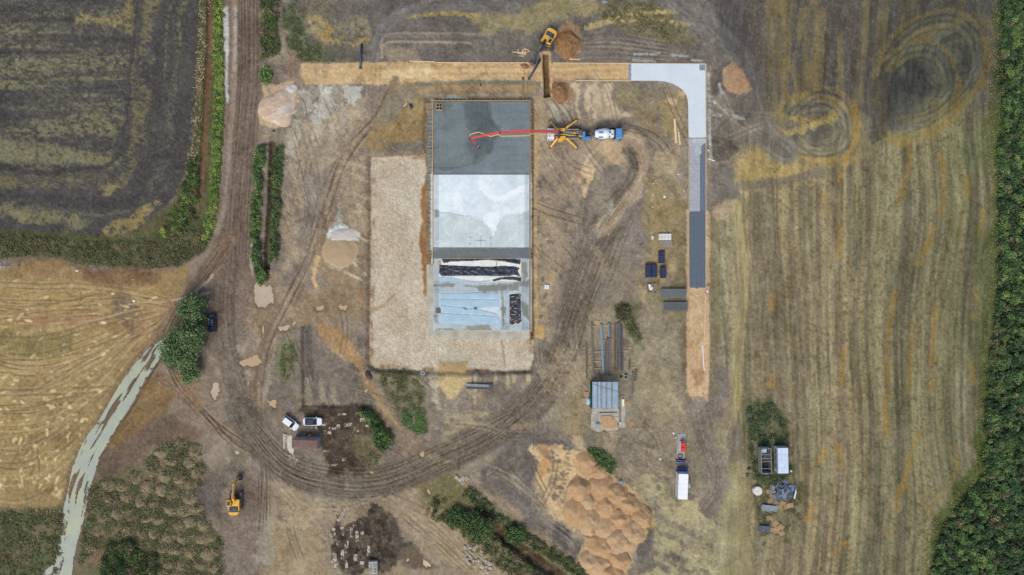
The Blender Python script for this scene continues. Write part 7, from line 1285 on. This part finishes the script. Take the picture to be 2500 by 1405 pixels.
# ------------------------------------------------------------------ generator, bottles, reels, trough
gb = W(1661, 1090, 0); o = poly_mesh('equipment_slab', [(1653.5, 1059), (1674, 1059), (1671, 1120), (1651, 1120)], -.1, .1, mat('slab_grey', (164, 166, 164), (142, 142, 138), 1, .9), None, gb); o.location = gb; tag(o, 'long grey concrete slab carrying the red generator', 'slab')
t = tag(empty('generator', WT(1668, 1092, 1.2).to_2d().to_3d() + Vector((0, 0, .1)), R(-1.5)), 'red generator with white base on the grey slab', 'generator'); MB().box((-.05, .05, .25), (1.0, 1.9, .5)).build('base_frame', M_WHITE, t)
for s in (-1, 1): MB().prism(rrect(-.44, .44, .47 * s - .44, .47 * s + .44, .06), .5, 1.25, .06).build('hood', M_ORED, t)
MB().cyl((0.05, -.55, 1.24), (.05, -.55, 1.36), .06, n=8).build('exhaust_cap', M_GRY, t); MB().box((0, -.95, .8), (.7, .06, .4)).build('radiator_grille', M_BLK, t)
o = MB(); tv = []
for k in range(20): a = 2 * math.pi * k / 20; tv.append((.42 * math.cos(a), .42 * math.sin(a), .08))
o.tube(tv + tv[:1], .09, 8); tag(o.build('hose_coil', M_BLK, None, W(1660, 1114, .1)), 'black hose coiled on the grey slab below the generator', 'hose')
bot = MB().lathe([(0, .12), (.02, .14), (.62, .14), (.78, .1), (.86, .045), (1, .045)], (0, 0, 0), (0, 0, .48), 12).mesh('water_bottle', True); bot.materials.append(M_BOT); cap = MB().cyl((0, 0, .47), (0, 0, .51), .05, n=8).mesh('cap'); cap.materials.append(M_WHITE)
def bottle(x, y, lab, g): 
    o = newobj('water_bottle', bot, None, None, W(x, y, hz(x, y) + .1)); newobj('cap', cap, o); tag(o, lab, 'water bottle', g)
for k in range(24): bottle(1653.8 + (k % 8) * 3.4, 1142.5 + (k // 8) * 3.3, 'blue water bottle in the tidy block above the white container', 'bottle block by the white container')
for k in range(13): bottle(1651 + (k % 7) * 3.6 + (k // 7) * 1.2, 1124 + (k // 7) * 3.6, 'blue water bottle in the loose row below the grey slab', 'bottle row below the grey slab')
pallet(1667, 1146, 0, 'pallet under the tidy block of blue bottles', z=0.0)
def reel(px, py, label, z=0.0, tilt=0.0):
    t = tag(empty('cable_reel', W(px, py, hz(px, py) + z)), label, 'cable reel'); mr_ = mat('reel_white', (222, 222, 216), (204, 200, 190), 2, .7)
    MB().cyl((0, 0, .05), (0, 0, .12), .88, n=28).build('flange', mr_, t); MB().cyl((0, 0, .12), (0, 0, .85), .45, n=20).build('barrel', M_TIMG, t); MB().cyl((0, 0, .85), (0, 0, .92), .88, n=28).build('flange', mr_, t); MB().cyl((0, 0, .915), (0, 0, .935), .08, n=10).build('hub_hole', M_BLK, t)
reel(1847, 1197, 'white wooden cable reel lying flat left of the scrap heap')
wb = W(1170, 944, hz(1170, 944)); t = tag(empty('form_trough', wb, R(-2.5)), 'grey metal form trough on timber below the gravel pad', 'trough')
MB().box((-.1, .22, .5), (5.0, .45, .06)).build('top_panel', M_GRY, t); MB().box((-.1, -.3, .42), (5.0, .4, .06)).build('dark_panel', M_STL, t); MB().box((2.3, -.05, .55), (.7, 1.25, .12)).build('end_plate', M_STL, t)
for y in (.5, 0, -.55): MB().box((-.1, y, .5), (5.1, .06, .14)).build('edge_rail', M_TIM if y < 0 else M_GRY, t)
for x in (-2.4, -.8, .8, 2.2):
    for y in (-.5, .45): MB().box((x, y, .22), (.09, .09, .44)).build('leg', M_STL, t)
tag(poly_mesh('rubber_mat', [(1159, 904), (1168, 908), (1163, 918), (1155, 914)], 0, .06, M_STL, None, W(1161, 911)), 'dark rubber mat above the grey form trough', 'mat').location = W(1161, 911, hz(1161, 911) + .02)
tag(poly_mesh('blue_sheet', [(998, 254), (1005, 253), (1010, 262), (1003, 267)], 0, .06, M_TARP, None, W(1004, 260)), 'small navy sheet left of the slab formwork', 'sheet').location = W(1004, 260, hz(1004, 260) + .02)
tag(plank('white_stick', (985, 261), (993, 253), .12, .06, M_WSH), 'short white board left of the small navy sheet', 'board'); tag(plank('timber_stake', (644, 331), (660, 332), .14, .08, M_TIM), 'short timber below the roadside sand mound', 'timber'); tag(MB().prism([(-.3, -.2), (.3, -.25), (.1, .3)], 0, .35, .05).build('dark_box', M_STL, None, W(668, 320, hz(668, 320))), 'small dark bag at the foot of the roadside sand mound', 'bag')
mc = tag(empty('manhole_block', W(1335, 701, hz(1335, 701))), 'white square cover with a small hole right of the slab', 'cover'); MB().prism(rrect(-.48, .48, -.42, .42, .04), 0, .3, .03).build('cover_plate', M_WHITE, mc); MB().box((0, 0, .305), (.14, .18, .03)).build('lifting_eye', M_STL, mc)
rg_ = MB(); 
for k in range(16): a, a2 = 2 * math.pi * k / 16, 2 * math.pi * (k + 1) / 16; rg_.add([(.28 * math.cos(a), .28 * math.sin(a), .4), (.36 * math.cos(a), .36 * math.sin(a), .4), (.36 * math.cos(a2), .36 * math.sin(a2), .4), (.28 * math.cos(a2), .28 * math.sin(a2), .4), (.36 * math.cos(a), .36 * math.sin(a), 0), (.36 * math.cos(a2), .36 * math.sin(a2), 0), (.28 * math.cos(a), .28 * math.sin(a), 0), (.28 * math.cos(a2), .28 * math.sin(a2), 0)], [(0, 1, 2, 3), (1, 4, 5, 2), (3, 7, 6, 0)])
tag(rg_.build('pipe_ring', M_WHITE, None, W(1032, 912, hz(1032, 912))), 'white pipe ring standing at the lower edge of the gravel pad', 'pipe ring')
# concrete block bottom, half buried panels, rubble and boulders
nb = W(913, 1383, 0); t = tag(empty('concrete_chamber', nb, R(2)), 'grey concrete chamber block with metal lid at the bottom edge', 'chamber'); MB().box((0, 0, .5), (1.75, 2.6, 1.0)).build('block', M_CON, t); MB().box((-.05, -.15, 1.03), (1.55, 1.9, .06)).build('lid', mat('lid_stained', (176, 176, 172), (112, 108, 104), 2, .7, contrast=(.4, .6)), t); MB().box((.0, 1.15, 1.04), (1.6, .3, .08)).build('lid_beam', M_GRY, t)
M_PAN = mat('panel_concrete', (182, 174, 158), (92, 78, 66), 1.1, .95, contrast=(.44, .54), bump=.3)
PN = [(815, 1240, 9, 28), (824, 1268, 10, 30), (838, 1245, 8, 40), (866, 1278, 9, 26), (880, 1262, 7, 22), (813, 1303, 12, 26), (822, 1330, 10, 24), (836, 1298, 9, 22), (815, 1362, 14, 24), (846, 1335, 9, 30), (858, 1300, 7, 26), (872, 1310, 8, 26), (836, 1355, 8, 24), (884, 1305, 8, 18), (900, 1345, 8, 24), (820, 1385, 10, 16), (868, 1362, 9, 16), (884, 1378, 10, 14), (846, 1378, 7, 18)]
for k, (x, y, w, h_) in enumerate(PN): o = MB().box((0, 0, 0), (w / S, h_ / S, .16)).build('road_panel', M_PAN, None, W(x, y, hz(x, y) - .07 + (k % 3) * .014)); o.rotation_euler = (random.uniform(-.01, .01), random.uniform(-.01, .01), random.uniform(-.04, .04)); tag(o, 'mud covered concrete panel in the dark patch at the bottom', 'concrete panel', 'half buried panels at the bottom')
PN2 = [(792, 1056, 34, 9), (812, 1046, 18, 6), (845, 1038, 9, 9), (856, 1037, 9, 8), (826, 1042, 8, 10), (886, 1026, 14, 10), (898, 1040, 12, 5), (835, 1012, 20, 5), (840, 1122, 10, 8), (812, 1136, 24, 5), (800, 1102, 22, 3), (876, 1052, 12, 4), (768, 1046, 14, 6), (790, 1038, 10, 5), (874, 1010, 10, 4)]
for k, (x, y, w, h_) in enumerate(PN2): o = MB().box((0, 0, 0), (w / S, h_ / S, .16)).build('road_panel', M_PAN, None, W(x, y, hz(x, y) - .07 + (k % 3) * .014)); o.rotation_euler = (0, 0, random.uniform(-.05, .05)); tag(o, 'pale concrete panel showing through the dark mud by the cabin', 'concrete panel', 'panels in the mud yard')
def rock_mesh(seed):
    bm = bmesh.new(); bmesh.ops.create_icosphere(bm, subdivisions=1, radius=1); rg2 = random.Random(seed)
    for v in bm.verts: v.co *= rg2.uniform(.75, 1.2)
    me = bpy.data.meshes.new('stone'); bm.to_mesh(me); bm.free(); me.materials.append(M_STONE); return me
RK = [rock_mesh(k) for k in range(6)]; rg = random.Random(23)
def stones(n, poly_, r0, r1, lab, grp, big=()):
    x, y = inpoly(poly_, n, np.random.RandomState(n))
    for k in range(len(x)):
        s_ = rg.uniform(r0, r1) * (1.0 if rg.random() < .85 else 1.7); o = newobj('stone', RK[k % 6], None, None, W(float(x[k]), float(y[k]), hz(x[k], y[k]) + s_ * .25)); o.scale = (s_, s_ * rg.uniform(.7, 1.1), s_ * .7); o.rotation_euler = (0, 0, rg.uniform(0, 6)); tag(o, lab, 'stone', grp)
stones(70, [(1130, 1330), (1165, 1328), (1195, 1370), (1202, 1395), (1175, 1398), (1150, 1380), (1130, 1352)], .12, .3, 'pale field stone scattered beside the bottom ditch', 'field stones by the bottom ditch')
for x, y, s_, lab in [(1177, 1383, .55, 'largest grey boulder in the scattered stones'), (1197, 1387, .42, 'bluish boulder at the right of the scattered stones'), (1191, 1398, .4, 'pale flat boulder at the bottom of the scattered stones'), (1147, 1357, .36, 'white boulder at the left of the scattered stones')]: o = newobj('boulder', RK[2], None, None, W(x, y, s_ * .3)); o.scale = (s_, s_ * 1.1, s_ * .7); tag(o, lab, 'boulder')
stones(60, [(1108, 1160), (1122, 1166), (1142, 1162), (1144, 1174), (1134, 1188), (1124, 1178), (1112, 1170)], .1, .25, 'pale rubble stone in the heap at the tip of the ditch', 'rubble heap at the ditch tip')
stones(34, [(702, 1112), (720, 1112), (730, 1124), (722, 1130), (704, 1120)], .08, .17, 'small white rubble below the concrete apron', 'rubble below the apron')
# scrap heap and covered board stacks, right
rg = random.Random(31); SM = [mat('scrap_slate', (92, 100, 118), (74, 80, 96), 2, .6), mat('scrap_grey', (142, 156, 172), (118, 130, 146), 2, .5), M_TIM, M_WHITE, mat('scrap_blue', (120, 148, 184), (98, 124, 160), 2, .5), M_TIMG]
for k in range(92):
    x, y = rg.gauss(1910, 16), rg.gauss(1201, 11)
    if abs(x - 1910) > 32 or abs(y - 1200) > 22: continue
    m = 2 if x < 1897 and rg.random() < .7 else (3 if x > 1930 and rg.random() < .7 else rg.choice([0, 0, 0, 1, 4, 5])); lg = rg.uniform(.6, 1.9); wd = .12 if m in (2, 5) else rg.uniform(.2, .6)
    o = MB().box((0, 0, 0), (wd, lg, .05)).build('scrap_board' if m in (2, 5) else 'scrap_sheet', SM[m], None, W(x, y, .12 + .75 * math.exp(-((x - 1910) / 24) ** 2 - ((y - 1200) / 15) ** 2) * rg.uniform(.5, 1))); o.rotation_euler = (rg.uniform(-.3, .3), rg.uniform(-.3, .3), rg.uniform(-.7, .7))
    tag(o, {0: 'slate grey sheet in the large scrap heap', 1: 'pale grey sheet in the large scrap heap', 2: 'broken timber at the left of the large scrap heap', 3: 'white sheet at the right of the large scrap heap', 4: 'bluish sheet in the large scrap heap', 5: 'weathered board in the large scrap heap'}[m], 'scrap', 'scrap heap pieces')
for x0_, x1_, y0_, y1_, m, rz, lab in [(1858, 1894, 1233, 1247, SM[1], -.12, 'pale grey stacked boards left of the pallets'), (1852, 1878, 1283, 1299, SM[0], -.1, 'slate blue covered boards at the lower left')]:
    base = W((x0_ + x1_) / 2, (y0_ + y1_) / 2, .0); t = tag(empty('board_stack', base, rz), lab, 'board stack'); wx, wy = (x1_ - x0_) / S, (y1_ - y0_) / S
    for k in range(5): MB().box((rg.uniform(-.12, .12), rg.uniform(-.08, .08), .1 + k * .09), (wx, wy * .9, .07), rg.uniform(-.05, .05)).build('board_layer', m, t)
    for k in range(3): MB().box((-wx / 2 + wx * k / 2, 0, .03), (.1, wy + .5, .06)).build('bearer', M_TIM, t)
# litter
for x, y, w, h_, lab in [(1595, 449, 3, 4, 'small white bag at the top of the litter row left of the membrane'), (1594, 477, 3, 4, 'small white bag in the middle of the litter row'), (1593, 507, 3, 4, 'small white bag at the bottom of the litter row'), (1622, 481, 7, 9, 'white sack left of the membrane strip'), (1656, 426, 7, 3, 'white scrap of film by the membrane strip'), (1670, 468, 3, 3, 'tiny white scrap beside the membrane rail'), (1587, 700, 9, 13, 'heap of white sacks by the thin steel frame'), (1729, 368, 4, 5, 'white cup right of the membrane strip'), (1727, 712, 5, 5, 'white survey marker right of the sand strip'), (1593, 581, 4, 8, 'white carton left of the formwork panels'), (1644, 1058, 5, 7, 'pale bag left of the grey slab'), (1648, 1068, 3, 4, 'small yellowish can left of the grey slab'), (1612, 1121, 4, 5, 'cream block in the dry grass left of the bottles'), (1556, 1048, 3, 7, 'white canister below the tilted pallet'), (1515, 1176, 8, 7, 'blue and white drum beside the sand heaps'), (1931, 1150, 5, 5, 'white bent offcut right of the pale cabin'), (1825, 1160, 9, 9, 'dark square board left of the roofless cabin'), (1828, 1144, 7, 6, 'dark rubber tyre left of the roofless cabin'), (511, 552, 3, 12, 'white board in the verge beside the dirt road'), (327, 735, 8, 7, 'white bag in the clay field'), (1527, 921, 7, 10, 'wheelbarrow with grey tray above the shelter'), (1516, 920, 6, 6, 'black tyres above the shelter'), (189, 662, 8, 4, 'white stone at the edge of the clay field'), (885, 1117, 4, 6, 'white scrap in the thin grass right of the dark mud'), (1476, 5, 16, 10, 'pale plastic sheet at the top edge'), (1173, 209, 4, 6, 'dark bucket above the slab'), (1300, 530, 4, 5, 'green can in the gap right of the slab')]:
    c = M_BLK if 'tyre' in lab else (M_STL if 'dark' in lab else (M_GREENS if 'green' in lab else (M_BLUE if 'drum' in lab else (M_GRY if 'barrow' in lab or 'plastic' in lab else M_WSH))))
    b = W(x, y, hz(x, y)); nm = next((n_ for n_ in ('bag', 'sack', 'film', 'scrap', 'cup', 'marker', 'carton', 'can', 'block', 'canister', 'drum', 'offcut', 'board', 'tyre', 'wheelbarrow', 'stone', 'sheet', 'bucket') if n_ in lab), 'litter')
    wx, wy = w / S / 2, h_ / S / 2
    if nm == 'tyre':
        tv = [(wx * .8 * math.cos(2 * math.pi * k / 14), wx * .8 * math.sin(2 * math.pi * k / 14), .12) for k in range(15)]; o = MB().tube(tv, .1, 7).build('tyre', c, None, b)
    elif nm in ('bag', 'sack', 'film', 'scrap', 'sheet', 'stone'):
        me = RK[(x + y) % 6].copy(); me.materials.clear(); o = newobj(nm, me, None, c, (b.x, b.y, b.z + .08)); o.scale = (wx, wy, min(wx, wy) * .6)
    elif nm in ('drum', 'can', 'canister', 'cup', 'bucket'): o = MB().lathe([(0, wx * .9), (.05, wx), (.9, wx), (1, wx * .85)], (0, 0, 0), (0, 0, .5), 12).build(nm, c, None, b)
    elif nm == 'wheelbarrow':
        o = tag(empty('wheelbarrow', b), lab, nm); MB().prism(rrect(-wx, wx, -wy * .5, wy, .08), .3, .6, top=rrect(-wx * 1.2, wx * 1.2, -wy * .6, wy * 1.1, .1)).build('tray', M_GRY, o); MB().box((0, .05, .61), (wx * 1.7, wy * 1.1, .02)).build('tray_inside', M_BLK, o); wheel(o, 0, wy * 1.1, .18, .1)
        for s in (-1, 1): MB().cyl((s * wx, -wy * 1.4, .5), (s * wx * .6, wy, .25), .03, n=6).build('handle', M_TIM, o)
    else: o = MB().prism(rrect(-wx, wx, -wy, wy, min(wx, wy) * .3, 2), 0, .18, .03).build(nm, c, None, b)
    tag(o, lab, nm)
for k, (x, y) in enumerate([(1585, 697), (1591, 703), (1588, 706)]): o = newobj('sack', RK[k].copy(), None, None, W(x, y, .25)); o.data.materials.clear(); o.data.materials.append(M_WSH); o.scale = (.3, .35, .22); tag(o, 'white sack in the small sack heap by the thin steel frame', 'sack', 'sack heap')
fr = tag(empty('rack_frame', W(1582, 705, .1)), 'thin dark steel frame left of the upper mesh stack', 'frame')
for a, b_ in [((1581, 690), (1582, 718)), ((1582, 693), (1602, 692)), ((1582, 713), (1602, 714))]: A, B_ = W(*a) - fr.location, W(*b_) - fr.location; MB().cyl((A.x, A.y, .1), (B_.x, B_.y, .1), .05, n=6).build('frame_bar', M_STL, fr)
# utility pole at the left edge
ub = W(46, 651, 0); t = tag(empty('utility_pole', ub), 'pale utility pole with cross arm at the left edge', 'pole'); mp_ = mat('pale_pole', (190, 204, 206), (166, 182, 186), 2, .6); MB().cyl((0, 0, 0), (0, 0, 6.2), .14, .1, 10).build('post', mp_, t); MB().box((0, 0, 4.6), (.1, 1.9, .12)).build('cross_arm', mp_, t); MB().box((0, 0, 5.6), (.1, 1.2, .1)).build('cross_arm', mp_, t)
for y in (-.85, 0, .85): MB().cyl((0, y, 4.66), (0, y, 4.9), .06, n=8).build('insulator', M_WHITE, t)
# ------------------------------------------------------------------ trees
M_BARK = mat('bark', (120, 108, 94), (92, 82, 70), 4, .9, bump=.4)
def tree(px, py, rad, ht, label, cols, seed, nl=4500, name='willow_tree', clumps=26, k=1.35):
    rg = np.random.RandomState(seed); b = W(px, py, hz(px, py)); t = tag(empty(name, b), label, 'tree'); tr = MB(); pts = [(0, 0, -.1), (.1, .05, ht * .3), (0, .15, ht * .55)]; rr_ = [.2, .16, .1]
    for i in range(2): tr.cyl(pts[i], pts[i + 1], rr_[i], rr_[i + 1], 8)
    cs = []
    for i in range(clumps):
        a = rg.uniform(0, 6.28); r_ = rad * math.sqrt(rg.rand()) * .82; z = ht * (.38 + .5 * rg.rand() * (1 - .6 * (r_ / rad) ** 2)); cs.append((r_ * math.cos(a), r_ * math.sin(a), z))
    for c in cs[:8]: tr.cyl((0, .1, ht * .4), c, .07, .02, 5)
    tr.build('trunk', M_BARK, t)
    P = np.concatenate([np.array(c) + rg.normal(size=(nl // clumps, 3)) * np.array([rad * .2, rad * .2, ht * .07]) for c in cs]); P[:, 2] = np.maximum(P[:, 2], .15)
    col = palette(cols, len(P), rg, k * 1.3); cz = np.repeat(rg.uniform(.8, 1.2, len(cs)), nl // clumps)[:, None]
    me = leaf_mesh('crown', P, rg.uniform(.1, .26, len(P)), col * cz, .3, 2.4, seed); newobj('crown', me, t); return t
TG = [(86, 106, 64), (72, 94, 54), (98, 116, 74), (60, 82, 48)]
tree(481, 757, 2.9, 4.6, 'small grey-green willow at the top of the tree clump by the track', TG, 71, 5200, clumps=24)
tree(462, 838, 4.0, 6.4, 'largest grey-green willow in the tree clump by the track', TG, 72, 11000, clumps=42)
tree(485, 812, 2.6, 5.2, 'leaning willow on the right of the tree clump beside the navy pickup', TG, 73, 4500, clumps=20)
tree(440, 868, 2.3, 4.4, 'low dark willow on the lower left of the tree clump', [(70, 94, 50), (58, 82, 44)], 74, 4000, clumps=18)
tree(468, 905, 2.2, 3.2, 'sparse willow at the bottom of the tree clump', TG, 75, 2600, clumps=16)
tree(1170, 1282, 2.6, 3.0, 'dark green bush tree on the bottom ditch bank', GREEN + OLIVE[:1], 76, 6000, 'bush_tree', 24)
tree(1120, 1262, 2.0, 2.2, 'low green bush left of the dark bush on the ditch bank', GREEN, 77, 3200, 'bush_tree', 16)
tree(1258, 1302, 2.0, 1.8, 'green bush right of the ditch line', GREEN, 78, 3000, 'bush_tree', 14)
tree(1520, 764, 1.3, 1.2, 'small dry dark shrub above the steel beams', [(96, 90, 62), (84, 82, 58), (74, 76, 52)], 79, 1400, 'dry_shrub', 12, 1.0)
